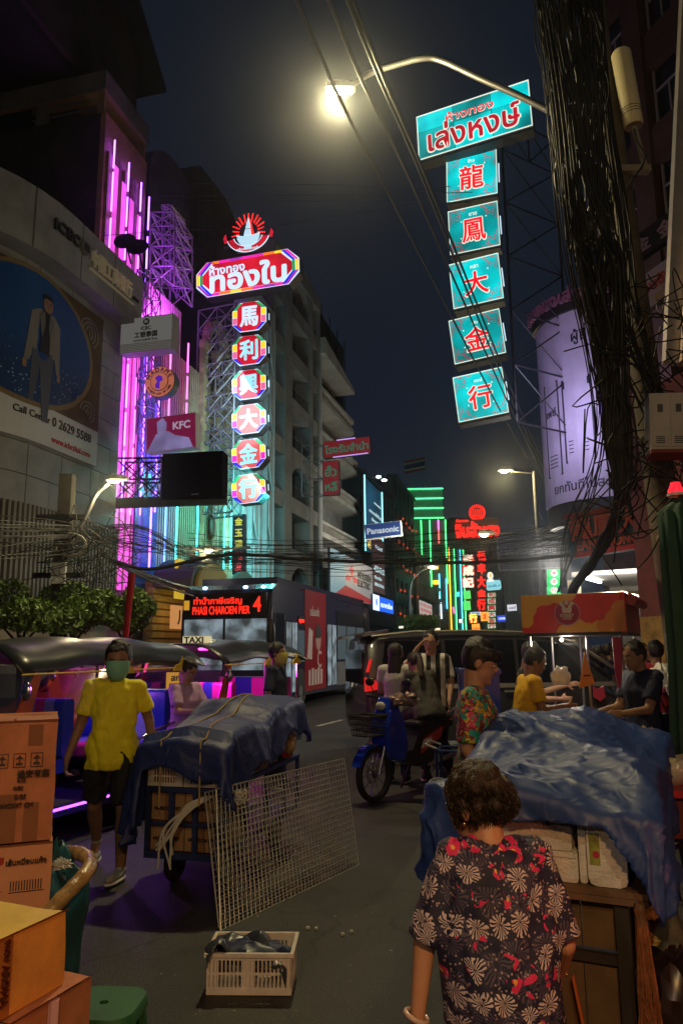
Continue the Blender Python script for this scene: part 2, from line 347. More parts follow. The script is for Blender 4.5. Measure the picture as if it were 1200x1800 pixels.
def polyw(pts, y, m, nm):
    g = MB(); g.ext(pts, y, y + .004); wrapmb(g); return g.build(nm, m, bb)
bj = mat('print_jacket', (.15, .14, .14), .6); bt = mat('print_trousers', (.05, .055, .09), .6); bs = mat('print_skin', (.22, .12, .075), .6); bk = mat('print_black', (.006, .006, .008), .5)
mx0 = -3.8
def mp(pts): return [(mx0 + x * 1.25, 9.0 + z * 1.0) for x, z in pts]
polyw(mp([(-.32, -1.5), (-.22, -1.5), (-.1, -.6), (.05, -1.9), (.2, -1.9), (.28, -.1), (-.3, -.1)]), -.186, bt, 'man_trousers')
polyw(mp([(-.48, -.5), (-.36, -.55), (-.3, -.2), (.3, -.25), (.38, -.6), (.48, -.55), (.42, .65), (.22, .85), (-.2, .85), (-.38, .7)]), -.19, bj, 'man_jacket')
polyw(mp([(-.13, -.22), (.13, -.22), (.12, .84), (-.1, .86)]), -.195, bk, 'man_shirt')
polyw([(mx0 + .02 + .17 * math.cos(t * .5236), 10.03 + .2 * math.sin(t * .5236)) for t in range(12)], -.2, bs, 'man_face')
polyw([(mx0 + .0 + .19 * math.cos(t * .5236), 10.2 + (.1 if t < 7 else .02) * math.sin(t * .5236)) for t in range(12)], -.205, bk, 'man_hair')
for x_ in (-.07, .09): polyw([(mx0 + x_ - .03, 10.03), (mx0 + x_ + .03, 10.03), (mx0 + x_ + .03, 10.05), (mx0 + x_ - .03, 10.05)], -.206, bk, 'man_eye'); polyw([(mx0 + x_ - .04, 10.09), (mx0 + x_ + .04, 10.09), (mx0 + x_ + .035, 10.11), (mx0 + x_ - .035, 10.11)], -.206, bk, 'man_eyebrow')
polyw([(mx0 - .04, 9.93), (mx0 + .01, 9.91), (mx0 + .07, 9.93), (mx0 + .01, 9.945)], -.206, mat('print_lips', (.2, .05, .04), .5), 'man_mouth'); polyw([(mx0 - .01, 9.98), (mx0 + .04, 9.98), (mx0 + .015, 10.06)], -.205, mat('print_nose', (.16, .085, .05), .5), 'man_nose')
for sg in (-1, 1): polyw([(mx0 + .02 + sg * .1, 9.86), (mx0 + .02 + sg * .26, 9.7), (mx0 + .02 + sg * .14, 9.15), (mx0 + .02 + sg * .06, 9.5)][::sg], -.197, mat('print_lapel', (.1, .095, .1), .6), 'man_lapel'); polyw([(mx0 + sg * .46, 9.45), (mx0 + sg * .5, 9.0), (mx0 + sg * .62, 8.42), (mx0 + sg * .52, 8.4), (mx0 + sg * .4, 9.0)][::sg], -.188, mat('print_sleeve', (.12, .115, .115), .6), 'man_sleeve'); polyw([(mx0 + sg * .52, 8.25), (mx0 + sg * .63, 8.25), (mx0 + sg * .64, 8.43), (mx0 + sg * .53, 8.43)][::sg], -.189, bs, 'man_hand')
for q in ((-2.0, 10.1, .45, .4), (-1.9, 7.9, .35, .3)):
    for k in range(4):
        pts = [(q[0] + (q[2] - .14 * k) * math.cos(R_(a)), q[1] + (q[3] - .1 * k) * math.sin(R_(a))) for a in range(-60, 181, 20)]
        pts += [(q[0] + (q[2] - .14 * k - .05) * math.cos(R_(a)), q[1] + (q[3] - .1 * k - .04) * math.sin(R_(a))) for a in range(180, -61, -20)]
        polyw(pts, -.17, mat('print_ornament', (.16, .15, .15), .5), 'print_ornament')
redp = mat('print_red', (.35, .02, .02), .5)
text('Call Center', 1.15, .24, -4.0, 7.2, -.172, bk, bb, .012, fn=wrapb); text('0 2629 5588', 1.65, .45, -2.5, 7.22, -.172, bk, bb, .012, fn=wrapb)
text('www.icbcthai.com', 1.65, .3, -2.5, 6.78, -.172, redp, bb, .01, fn=wrapb)
brass = mat('brass_letters', (.5, .42, .25), .3, .8, emit=(.9, .75, .45), es=.05); dkl = mat('dark_letters', (.02, .02, .022), .4)
bkL = thing('rooftop_letters', 'dark Latin and brass Chinese bank lettering mounted on the grey cornice', 'sign', S(-11.3, bankb), ROTL)
text('ICBC', .85, .36, -3.72, 11.95, -.57, dkl, bkL, .03, fn=wrapb, deep=.06)
g = MB(); g.ext(circ(-3.02, 11.95, .2), -.64, -.56); wrapmb(g); g.build('round_emblem', mat('pewter', (.22, .21, .2), .35, .6), bkL)
text('52', .22, .2, -3.02, 11.95, -.645, dkl, bkL, .05, fn=wrapb)
text('中国工商银行', 2.0, .5, -1.7, 11.9, -.57, brass, bkL, .02, fn=wrapb, deep=.06, fit=False)
text('(THAI)', .3, .15, -.45, 11.75, -.57, dkl, bkL, .02, fn=wrapb, deep=.05)
g = MB(); [g.box(-2.75 + .22 * i, -2.53 + .22 * i, -.62, -.56, 11.52, 11.56) for i in range(10)]; wrapmb(g); g.build('letter_rail', brass, bkL)
# --- dark tall block with roof terrace and the purple-lit front
A2 = -13.2
b0, zt = wl(190, 187, A2); b1, _ = wl(262, 252, A2)
_, zp = wl(195, 125, A2)
BRN = mat('dark_brown_render', (.045, .036, .032), .8, noise_s=.5, noise_a=.5, bump=.2, bump_s=4)
ORR = mat('orange_brown_panel', (.45, .22, .16), .7, noise_s=1.5, noise_a=.3)
tw = thing('neon_tower_building', 'tall dark building with a purple neon lit street front and an open roof terrace', 'building', S(A2, b0), ROTL)
W2 = b1 - b0
g = MB(); g.box(0, W2 * 1.0, .25, 16, 0, zt - .2); g.box(W2, W2 + .2, .25, 16, 0, zt - .2); g.build('wall', BRN, tw)
g = MB(); g.box(0, W2, .05, .25, zt - 1.6, zt - .2); [g.box(x, x + .12, .05, .25, 2, zt - 1.6) for x in (0, W2 - .12)]; g.build('front_frame', ORR, tw)
for k in range(5): g = MB(); x = .15 + k * (W2 - .3) / 4.6; g.box(x, x + .28, -.05, .2, 2, zt - 1.62); g.build('pilaster', ORR, tw)
TER = mat('terrace_grey', (.16, .15, .15), .8, noise_s=.8, noise_a=.4)
TAN = mat('terrace_tan', (.3, .19, .11), .8, noise_s=1)
g = MB(); g.box(-.05, W2 + .15, .1, 14, zp - .75, zp); g.build('roof_slab', TER, tw)
g = MB(); g.box(-.02, W2 + .1, .12, 14, zp - .78, zp - .752); g.box(W2 - .05, W2 + .05, .15, .5, zt - .2, zp - .78); g.box(.0, .12, .15, .4, zt - .2, zp - .78); g.build('terrace_soffit', TAN, tw)
for k in range(4): g = MB(); g.box(-.02, .25, 2.5 + k * 3.2, 2.85 + k * 3.2, zt - .2, zp - .78); g.build('terrace_column', TER, tw)
g = MB(); g.box(.5, W2 - .3, 1.6, 13, zt - .2, zp - .8); g.build('terrace_room', BRN, tw)
g = MB(); [g.box(-.02, .02, .5, 14, zt + z, zt + z + .04) for z in (0, .35)]; g.build('terrace_rail', TER, tw)
for k in range(3): g = MB(); g.box(-.03, 0, 3.0 + k * 3.2, 5.5 + k * 3.2, zt - .1, zt + .5); g.build('window_panel', GLASSD, tw)
PUR = emi('neon_violet', (.32, .08, 1.0), 9); MAG = emi('neon_magenta', (.95, .1, .75), 5)
for j, px in enumerate((200, 224, 246, 261)):
    x = (px - 192) / 70 * W2; xx = min(max(x, .05), W2 - .02)
    z = zt - 1.1 - .2 * j
    while z > 3:
        L = U(1.0, 1.5); g = MB(); g.tube([(xx, -.14, z), (xx, -.14, z - L)], .028, 5); g.build('neon_tube', PUR, tw); z -= L + U(.15, .3)
for k in range(4):
    x = .15 + (k + .5) * (W2 - .3) / 4.6 + .2; g = MB(); g.box(x - .15, x + .12, -.075, -.055, 2.5, zt - 1.9 - .3 * k); g.build('light_strip', emi('pink_cove', (.8, .08, .62), 1.15, .3, 1), tw)
g = MB(); g.box(.3, .32, .05, .45, zt - .85, zt - .82); g.lathe([(.01, 0), (.22, .05), (.3, .12)], 12, 0, M.Translation((W2 * .75, -1.2, 13)) @ M.Rotation(R_(60), 4, 'X')); g.build('satellite_dish', DKSTEEL, tw, 40)
# roof overhang block above (dark upper mass at the very top left)
up = thing('upper_roof_mass', 'huge black stained wall with overhanging eave at the top corner above the terrace', 'building', S(A2 - 1.2, b0), ROTL)
bb1, zz1 = wl(262, 160, A2 - 1.2)
g = MB(); g.box(-3, bb1 - b0 - .9, 0, 14, zp + .3, zz1 + 2.6); g.build('wall', BRN, up)
g = MB(); g.ext([(-6, zz1 + 9), (-6, zz1 + 9.3), (bb1 - b0, zz1), (bb1 - b0, zz1 - .25)][::-1], -.8, 14); g.ext([(-6, zp), (bb1 - b0 - 1, zp), (bb1 - b0 - 1, zz1 + .6), (-6, zz1 + 8.9)], .2, 13.8); g.build('eave', mat('black_eave', (.02, .02, .022), .8, noise_s=1), up)
# arch-topped dark block behind
ab0, az = wl(266, 250, -14.5); ab1, _ = wl(352, 290, -14.5)
arch = thing('round_topped_building', 'dark purple-tinged building with a rounded roof line behind the lattice tower', 'building', S(-14.5, ab0), ROTL)
W = ab1 - ab0; g = MB(); top = [(W * .5 + W * .5 * math.cos(R_(a)), az - 1 + 1.6 * math.sin(R_(a))) for a in range(0, 181, 15)]
g.ext([(0, 0), (W, 0)] + top, 0, 8); g.build('wall', mat('violet_grey_render', (.10, .085, .10), .8, noise_s=.6, noise_a=.4), arch)
g = MB(); [g.box(W * (.62 + .08 * k), W * (.65 + .08 * k), -.06, 0, 4, az - .6) for k in range(3)]; g.build('facade_rib', mat('violet_grey_render', (.1, .1, .1)), arch)
bb0_, bz_ = wl(352, 290, -14); bb1_, _ = wl(425, 380, -14)
blk = thing('plain_dark_building', 'plain nearly black building between the round-topped block and the red emblem', 'building', S(-14, bb0_), ROTL)
W = bb1_ - bb0_; g = MB(); g.ext([(0, 0), (W, 0), (W, bz_ - .6), (W * .6, bz_ + .2), (0, bz_)], 0, 9); g.build('wall', mat('black_brown_render', (.035, .03, .03), .85, noise_s=.5, noise_a=.5), blk)
g = MB(); [g.box(W * .15 + k * W * .22, W * .27 + k * W * .22, -.05, 0, 4, bz_ - 2) for k in range(4)]; g.build('facade_rib', mat('black_brown_render', (.1, .1, .1)), blk)
# --- corrugated yellow building with cyan neon
yb0, yz = wl(262, 495, -11.6); yb1, _ = wl(428, 560, -11.6); yb2, _ = wl(322, 500, -11.6)
cor = thing('corrugated_front_building', 'ribbed yellow building front washed pink above and cyan below behind the round shop sign', 'building', S(-11.6, yb0), ROTL)
W = yb1 - yb0; Wp = yb2 - yb0
CORR = mat('ribbed_cream_sheet', (.42, .36, .22), .55, noise_s=1.2, noise_a=.3)
g = MB(); g.box(0, W, .1, 8, 0, yz - 1.6); g.build('wall', mat('cream_backing', (.25, .21, .13), .8, noise_s=1), cor)
n = int(W / .16)
rib = MB().box(-.04, .04, 0, .1, 0, yz - 1.7 - 3.2).mesh('cladding_rib', CORR)
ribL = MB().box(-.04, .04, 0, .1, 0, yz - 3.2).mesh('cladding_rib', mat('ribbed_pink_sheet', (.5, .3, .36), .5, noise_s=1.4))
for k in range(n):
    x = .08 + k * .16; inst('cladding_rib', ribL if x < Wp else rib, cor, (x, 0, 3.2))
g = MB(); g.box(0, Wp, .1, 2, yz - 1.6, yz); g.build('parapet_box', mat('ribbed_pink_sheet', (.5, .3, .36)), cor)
PIL = mat('ornate_gold_pilaster', (.38, .3, .16), .5, noise_s=3, noise_a=.5)
for px in (350, 372, 392):
    bx, _ = wl(px, 800, -11.6); x = bx - yb0
    g = MB(); g.box(x - .18, x + .18, -.2, 0, 3.2, 13.2); g.box(x - .26, x + .26, -.26, 0, 12.9, 13.2); g.build('pilaster', PIL, cor)
g = MB(); ax, _ = wl(372, 700, -11.6); ax -= yb0
g.ext([(ax + 1.0 * math.cos(R_(a)), 13.3 + 1.1 * math.sin(R_(a))) for a in range(0, 181, 15)] + [(ax + .75 * math.cos(R_(a)), 13.3 + .85 * math.sin(R_(a))) for a in range(180, -1, -15)], -.3, 0); g.build('arch_moulding', PIL, cor)
for k in range(5): g = MB(); g.ell((ax, -.15, 4.4 + k * 1.8), (.22, .12, .5), 8); g.build('wall_ornament', mat('bronze_figure', (.12, .07, .04), .5, noise_s=6), cor, 60)
CYN = emi('neon_cyan', (.05, .85, .95), 5); GRN_ = emi('neon_aqua', (.15, 1, .6), 3)
for j, (px, m) in enumerate(((262, PUR), (288, emi('neon_blue', (.08, .2, 1), 6)), (308, CYN), (345, CYN), (393, CYN), (405, CYN))):
    bx, z0 = wl(px, 1000, -11.3); _, z1 = wl(px, 888, -11.3)
    g = MB(); g.tube([(bx - yb0, -.3, z0), (bx - yb0, -.3, z1)], .03, 5); g.build('neon_tube', m, cor)
g = MB(); bx, _ = wl(320, 900, -11.3); g.box(bx - yb0 - .6, bx - yb0 + .9, -.5, -.4, 3.4, 3.5); g.build('neon_tube', GRN_, cor)
lamp('neon_wash_cyan', 'AREA', S(-10.6, yb0 + 2.6, 3.6), 1, (.08, .9, .9), 1.6, S(-11.6, yb0 + 2.8, 5.5)); lamp('neon_wash_aqua', 'AREA', S(-9.0, yb0 + 3.6, 7.4), 330, (.08, .95, .85), 1.5, S(-11.6, yb0 + 3.4, 5.6))
lamp('neon_wash_violet', 'AREA', S(-11.6, b0 + 1.0, 12.5), 200, (.55, .08, 1), 1.5, S(A2, b0 + 1, 14.5))
lamp('neon_wash_pink', 'AREA', S(-10.6, yb0 + .6, 13.2), 14, (1, .15, .85), .6, S(-11.6, yb0 + .6, 14.5))
# lower neon front between the bank corner and the ribbed sheets
xe = 18.66 - yb0; VPW = mat('violet_panel_wall', (.4, .25, .4), .6, noise_s=2)
g = MB(); g.box(xe, -.02, .1, 3, 0, 12.2); g.build('neon_wall', VPW, cor)
for k in range(5): g = MB(); x = xe + .08 + k * .34; g.box(x, x + .12, -.04, .1, 3.4, 12.1); g.build('pilaster', ORR, cor)
for k, (px, ya, yb_, m) in enumerate(((213, 570, 900, PUR), (229, 575, 905, MAG), (246, 610, 905, PUR), (266, 612, 700, MAG), (296, 612, 735, MAG), (327, 600, 735, MAG), (272, 700, 900, PUR))):
    bx, z0 = wl(px, yb_, -11.45); _, z1 = wl(px, ya, -11.45); z = z1
    while z > z0: L = U(.8, 1.4); g = MB(); g.tube([(bx - yb0, -.16, z), (bx - yb0, -.16, max(z0, z - L))], .026, 5); g.build('neon_tube', m, cor); z -= L + .15
for k in range(4): g = MB(); x = xe + .25 + k * .34; g.box(x - .1, x + .12, -.06, -.045, 3.4, 11.8); g.build('light_strip', emi('pink_cove', (.8, .1, .62)), cor)
lamp('neon_wash_violet', 'AREA', S(-10.7, yb0 + .4, 7.5), 60, (.4, .08, 1), .8, S(-11.6, yb0 + .5, 8.5))
# dark blue glitter mosaic column
MOS = mat('blue_mosaic', (.05, .09, .35), .25, noise_s=25, noise_a=.9)
x0_, _ = wl(240, 900, -11.5); x1_, _ = wl(280, 900, -11.5); g = MB(); g.box(x0_ - yb0 - .1, x1_ - yb0 - .15, -.12, -.02, 3.0, 11); g.build('mosaic_column', MOS, cor)
# --- folded-panel facade
FW = mat('pale_facade_panel', (.42, .44, .44), .65, noise_s=.8, noise_a=.25)
fb0, _ = wl(428, 700, -11.3); fb1, _ = wl(479, 700, -11.3)
fold = thing('folded_panel_building', 'building front of slanted pale panels with dark pointed openings beside the gold shop signs', 'building', S(-11.3, fb0), ROTL)
W = fb1 - fb0
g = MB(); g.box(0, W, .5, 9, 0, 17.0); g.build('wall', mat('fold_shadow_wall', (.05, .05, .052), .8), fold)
g = MB(); g.box(0, W, -.1, .5, 16.6, 17.6); g.build('parapet', FW, fold)
nc = 4; cw = W / nc
fins = []
for q in (0, 1):
    p = [(0, .15 + .9), (cw * .82, .15), (cw * .82, 2.75), (0, 2.75)] if q == 0 else [(0, .2), (cw * .82, 1.1), (cw * .82, 2.75), (0, 2.75)]
    fins.append(MB().ext(p, 0, .06).mesh('facade_fin', FW))
for c in range(nc):
    for r in range(6):
        inst('facade_fin', fins[0], fold, (c * cw + .08, -.1 - .1 * (c % 2), 1.1 + r * 2.72 - .55 * (c % 2)), (0, 0, R_(9 if c % 2 else 14)))
for c in range(nc + 1): g = MB(); g.box(c * cw - .05, c * cw + .05, -.12, .5, 0, 16.6); g.build('mullion', FW, fold)
# --- flat building with arched openings
GW = mat('grey_rendered_wall', (.23, .22, .21), .8, noise_s=.7, noise_a=.35)
ub0 = fb1 + .05; ub1, _ = wl(563, 700, -11.3); W = ub1 - ub0
fl = thing('arched_window_building', 'tall grey rendered building with arched balcony openings beside the slanted panel front', 'building', S(-11.3, ub0), ROTL)
fh = 2.62; nf = 8; base = 1.0
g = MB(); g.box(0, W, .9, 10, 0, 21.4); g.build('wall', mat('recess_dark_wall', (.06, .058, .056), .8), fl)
xs = [(0, .35), (1.05, 2.3), (W * .80 - .15, W * .83), (W - .3, W)]     # piers
piers = [(0, .3), (W * .22, W * .36), (W * .74, W * .82), (W * .95, W)]
g = MB()
for a, b in piers: g.box(a, b, 0, .9, 0, 21.4)
g.build('pier', GW, fl)
opens = [(.3, W * .22), (W * .36, W * .74), (W * .82, W * .95)]
for r in range(nf):
    z = base + r * fh
    for k, (a, b) in enumerate(opens):
        g = MB(); g.box(a, b, .05, .9, z - .45, z + .35); g.build('spandrel', GW, fl)
        if k == 1 and r in (1, 3, 7):
            cx = (a + b) / 2; hw = (b - a) / 2; zz = z + fh - .45 - hw * .75
            pts = [(a, z + fh - .45), (a, zz)] + [(cx - hw * math.cos(R_(t)), zz + hw * .72 * math.sin(R_(t))) for t in range(0, 181, 15)] + [(b, z + fh - .45)]
            g = MB(); g.ext(pts[::-1], .05, .35); g.build('arch_head', GW, fl)
        if k == 1:
            g = MB(); g.tube([(a, .1, z + .95), (b, .1, z + .95)], .02, 4)
            for q in range(int((b - a) / .22)): g.tube([(a + .1 + q * .22, .1, z + .35), (a + .1 + q * .22, .1, z + .95)], .01, 4, cap=False)
            g.build('railing', DKSTEEL, fl)
        g = MB(); g.box(a + .1, b - .1, .84, .88, z + .4, z + fh - .6); g.build('window', GLASSD, fl)
g = MB(); g.ext([(0, 21.4), (W, 21.4), (W, 22.1), (W * .5, 22.6), (0, 21.6)], -.05, 9); g.build('roof', GW, fl)
# --- dark netted block + balcony apartments
DGN = mat('dark_green_net', (.018, .035, .028), .9, noise_s=1.5, noise_a=.5)
nb0 = ub1 + .1; nb1, nz = wl(617, 600, -11.9); na, nza = wl(600, 545, -11.9)
net = thing('netted_block', 'dark upper building storey wrapped in green construction netting', 'building', S(-12.5, nb0), ROTL)
g = MB(); g.box(0, nb1 - nb0, 0, 8, 18.8, 23.6); g.build('net_cover', DGN, net)
g = MB(); g.box(0, nb1 - nb0, .2, 8, 0, 18.8); g.build('wall', GW, net)
for k in range(6): g = MB(); g.tube([(k * (nb1 - nb0) / 5, -.08, 18.5), (k * (nb1 - nb0) / 5, -.08, 24.2)], .04, 4); g.build('scaffold_pole', DKSTEEL, net)
CRM = mat('cream_balcony', (.42, .39, .34), .75, noise_s=.7, noise_a=.25)
ap = thing('balcony_apartment_building', 'cream apartment building with long rounded balconies stacked beyond the green netted block', 'building', S(-11.3, nb0), ROTL)
apb1, _ = wl(634, 700, -11.3); W = apb1 - nb0
g = MB(); g.box(0, W, 1.5, 9, 0, 18.9); g.build('wall', GW, ap)
g = MB(); g.box(-.1, .25, 0, 1.5, 0, 18.9); g.build('pier', mat('pale_blue_downpipe_pier', (.38, .42, .43), .7, noise_s=1), ap)
for r in range(6):
    z = 2.6 + r * 2.75
    L = [W, W, W, W, W * .95, W * .85][r]
    def bal(z0, z1, o): return [(o, z0)]
    pl_ = [(.25, 1.5), (.25, .25)] + [(L - .9 + .9 * math.sin(R_(t)), .9 - .9 * math.cos(R_(t)) + 0) for t in range(0, 91, 15)] + [(L, 1.5)]
    for nm, za, zb, off in (('balcony_slab', z, z + .28, 0), ('balcony_coping', z + .78, z + .95, .02)):
        g = MB(); vs = [(x, y - off, za) for x, y in pl_] + [(x, y - off, zb) for x, y in pl_]; n = len(pl_)
        g.add(vs, [tuple(range(n))[::-1], tuple(range(n, 2 * n))] + [(i, (i + 1) % n, n + (i + 1) % n, n + i) for i in range(n)]); g.build(nm, CRM, ap)
    g = MB(); k = .35
    while k < L - .9: g.box(k, k + .09, .28, .36, z + .28, z + .78); k += .24
    g.build('balustrade', CRM, ap)
    for q in range(4): g = MB(); x = .7 + q * W / 4.3; g.box(x, x + W / 6, 1.44, 1.49, z + .35, z + 2.3); g.build('window', GLASSD, ap)
g = MB(); g.ext([(-.1, 18.9), (W * .7, 18.9), (W * .7, 19.2), (-.1, 19.9)], -.3, 8.5); g.build('roof', CRM, ap)
# --- shophouses further on (generic, each its own windows)
def shop(label, a, b0, b1, z1, m, rows, cols, wz=1.3, ww=.6, frame=CRM, zlo=3.4, lit=(), mw=GLASSD, name='shophouse'):
    root = thing(name, label, 'building', S(a, b0), ROTL); W = b1 - b0
    g = MB(); g.box(0, W, .3, 9, 0, z1 - .3); g.build('wall', m, root)
    cw = W / cols; rh = (z1 - .6 - zlo) / rows
    g = MB()
    for c in range(cols + 1): x = c * cw; g.box(max(0, x - cw * (1 - ww) / 2), min(W, x + cw * (1 - ww) / 2), 0, .3, zlo, z1 - .3)
    g.build('pier', m, root)
    fr = None
    for r in range(rows):
        for c in range(cols):
            x0 = c * cw + cw * (1 - ww) / 2; x1 = (c + 1) * cw - cw * (1 - ww) / 2; z0 = zlo + r * rh
            g = MB(); g.box(x0, x1, .02, .3, z0, z0 + rh - wz * rh / 2.4); g.build('spandrel', m, root)
            wdw = MB().box(x0 + .05, x1 - .05, .24, .28, z0 + rh - wz * rh / 2.4, z0 + rh).build('window', mw if (r, c) not in lit else lit[(r, c)], root)
            g = MB(); xm = (x0 + x1) / 2; g.box(xm - .03, xm + .03, .2, .235, z0 + rh - wz * rh / 2.4, z0 + rh - .02); g.build('frame', frame, wdw)
    g = MB(); g.box(-.05, W + .05, -.2, .5, z1 - .3, z1); g.build('cornice', m, root)
    return root, W
TEALW = mat('dark_teal_wall', (.04, .07, .08), .6, noise_s=1); BEIGE = mat('beige_wall', (.4, .34, .24), .75, noise_s=1, noise_a=.3)
b_a, _ = wl(636, 900, -11.3); b_b, z_b = wl(690, 870, -11.3)
shop('dark teal office front above the blue-lit poster and the electronics sign', -11.4, b_a, b_b, 14.5, TEALW, 5, 5)
b_c, z_c = wl(727, 890, -11.3)
dgr, Wd = shop('dark glass building hung with faint red lantern lights', -11.3, b_b + .2, b_c, 17, mat('blackish_curtain_wall', (.03, .03, .035), .4), 6, 5, mw=GLASSD)
REDL = emi('red_glint_glow', (.8, .08, .03), .6)
lm = MB().ell((0, 0, 0), (.1, .1, .13), 8).mesh('red_glint', REDL)  # glowing dots stand in for red glints on the dark glass
for r in range(5):
    for c in range(6): 
        if rnd() < .8: inst('red_glint', lm, dgr, (1 + c * Wd / 6 + U(-.3, .3), -.3, 4.5 + r * 2.2 + U(-.2, .2)))
b_d, _ = wl(748, 960, -11.3); b_e, _ = wl(765, 1000, -11.3)
LITW = emi('warm_window', (1, .75, .4), .5)
shop('small beige shophouse with shuttered windows lit by a street lamp', -11.0, b_c + .3, b_d, 11.3, BEIGE, 3, 3)
shop('low cream shophouse beyond the beige one with pink awnings', -10.4, b_d + .2, b_e, 8.5, CRM, 2, 3, lit={(0, 1): LITW})
AWN = mat('pink_awning', (.45, .16, .15), .8)
o = thing('shop_awnings', 'pair of pinkish shop awnings jutting over the far pavement below the beige shophouse', 'awning', S(-11.0, b_c + 3), ROTL)
for k in range(2): g = MB(); g.add([(0, 0, 7 - 2.6 * k), (7, 0, 7 - 2.6 * k), (7, -1.6, 6.4 - 2.6 * k), (0, -1.6, 6.4 - 2.6 * k)], [(0, 1, 2, 3)]); g.v = g.v + [(x, y, z - .05) for x, y, z in g.v]; g.f += [[7, 6, 5, 4], [0, 3, 7, 4], [2, 1, 5, 6], [3, 2, 6, 7]]; g.m += [0] * 4; g.build('awning', AWN, o)
# --- green-neon building facing us
GB = thing('green_neon_building', 'grey tower outlined in green neon tubes with a flag on its roof', 'building', at(718, 1100, 88).xy.to_3d(), R_(-3))
pxm = 88 / FPX; W = 52 * pxm * 1.05; zT = at(718, 858, 88).z
DW = mat('grey_tower_wall', (.14, .13, .135), .7, noise_s=.4, noise_a=.4)
W = (at(787, 1000, 88) - at(718, 1000, 88)).length
g = MB(); g.box(0, W, 0, 6, 0, zT - 4); g.build('wall', DW, GB)
g = MB(); g.box(-.3, W * .95, -.2, 5, zT - 3.9, zT); g.build('roof_louvres', mat('pale_louvre', (.3, .4, .42), .5, noise_s=2), GB)
NG = emi('neon_green', (.08, 1, .25), 3); NB2 = emi('neon_sky', (.1, .7, 1), 2.5); NW = emi('neon_white', (.8, .95, 1), 2); NR = emi('neon_red', (1, .1, .1), 3); NY = emi('neon_amber', (1, .5, .02), 2.5)
for k in range(4): g = MB(); z = zT - .2 - k * 1.2; g.tube([(-.4, -.35, z), (W * .97, -.35, z)], .06, 5); g.build('neon_tube', NG, GB)
for j, (f, m, za, zb) in enumerate(((.18, NG, .42, 1), (.38, NG, .38, 1), (.6, NG, .2, 1), (.82, NR, .76, .9), (.82, MAG, .9, 1), (1.0, NG, .6, 1), (.62, NW, 0, .18), (.8, NB2, .2, .45), (.97, NB2, .1, .4), (.82, NW, 0, .16), (1.0, NG, .35, .55))):
    zz = lambda q: 5 + (zT - 9) * q
    g = MB(); g.tube([(f * W, -.15, zz(za)), (f * W, -.15, zz(zb))], .07, 5); g.build('neon_tube', m, GB)
for q in (.12, .28, .43, .58): g = MB(); g.box(W * .64, W * .78, -.12, -.02, 4 + (zT - 9) * q, 4.45 + (zT - 9) * q); g.build('neon_bar', NY, GB)
for k in range(9): g = MB(); g.box(0, W, -.04, 0, 4 + k * 1.6, 4.06 + k * 1.6); g.build('wall_joint', BLACKP, GB)
g = MB(); g.tube([(W * .55, 1, zT), (W * .55, 1, zT + 4.2)], .06, 5); g.build('flag_pole', STEEL, GB)
for k, (c, z0, z1) in enumerate((((.4, .02, .03), 0, .3), ((.5, .5, .5), .3, .55), ((.03, .03, .2), .55, 1.1), ((.5, .5, .5), 1.1, 1.35), ((.4, .02, .03), 1.35, 1.65))):
    g = MB(); g.ext([(W * .55 - 2.6, zT + 2.0 + z0), (W * .55, zT + 2.5 + z0), (W * .55, zT + 2.5 + z1), (W * .55 - 2.6, zT + 2.0 + z1)], .98, 1.02); g.build('flag_stripe', mat('flag%d' % k, c, .8), GB)
# side wing with neon
GB2 = thing('neon_side_wing', 'narrow neon striped wing right of the green neon tower', 'building', at(788, 1100, 90).xy.to_3d(), R_(50))
W = 4; g = MB(); g.box(0, W, 0, 5, 0, zT - 5); g.build('wall', DW, GB2)
for f, m in ((.1, NY), (.4, NG), (.75, NB2), (.95, NG)): g = MB(); g.tube([(f * W, -.15, 3), (f * W, -.15, zT - 7)], .07, 5); g.build('neon_tube', m, GB2)
# --- far end of the street
for k, (px0, px1, yt, Y, c, lab) in enumerate(((655, 720, 868, 100, (.05, .05, .06), 'wide dark block with a railed roof behind the electronics sign'), (800, 880, 915, 105, (.09, .05, .045), 'brownish block rising behind the red neon shop sign'), (845, 905, 985, 130, (.06, .06, .07), 'dim far block closing the end of the street'),
                                         (884, 942, 990, 75, (.12, .11, .11), 'grey building with vertical ribs below the mesh sign'), (936, 1010, 955, 62, (.10, .095, .09), 'grey ribbed building right of the mesh sign'), (868, 905, 1040, 95, (.09, .08, .08), 'low far shophouse under the small blue sign'))):
    P = at(px0, 1130, Y); Q = at(px1, 1130, Y); z = at(px0, yt, Y).z
    o = thing('distant_building', lab, 'building', (P.x, Y, 0)); m = mat('distant_wall%d' % k, c, .85, noise_s=.3, noise_a=.4)
    g = MB(); g.box(0, Q.x - P.x, 0, 10, 0, z); g.build('wall', m, o)
    g = MB(); n = 8; [g.box((Q.x - P.x) * (i + .1) / n, (Q.x - P.x) * (i + .35) / n, -.25, 0, 3, z - .5) for i in range(n)]; g.build('facade_rib', m, o)
    for r in range(4):
        for c_ in range(4):
            g = MB(); x = (Q.x - P.x) * (.12 + c_ * .23); g.box(x, x + (Q.x - P.x) * .09, -.04, -.01, 4 + r * (z - 5) / 4.2, 4 + (r + .55) * (z - 5) / 4.2); g.build('window', LITW if (r == 0 and c_ % 3 == 1 and k > 2) else GLASSD, o)
    g = MB(); g.box(-.2, Q.x - P.x + .2, -.3, 10, z, z + .4); g.build('roof', m, o)
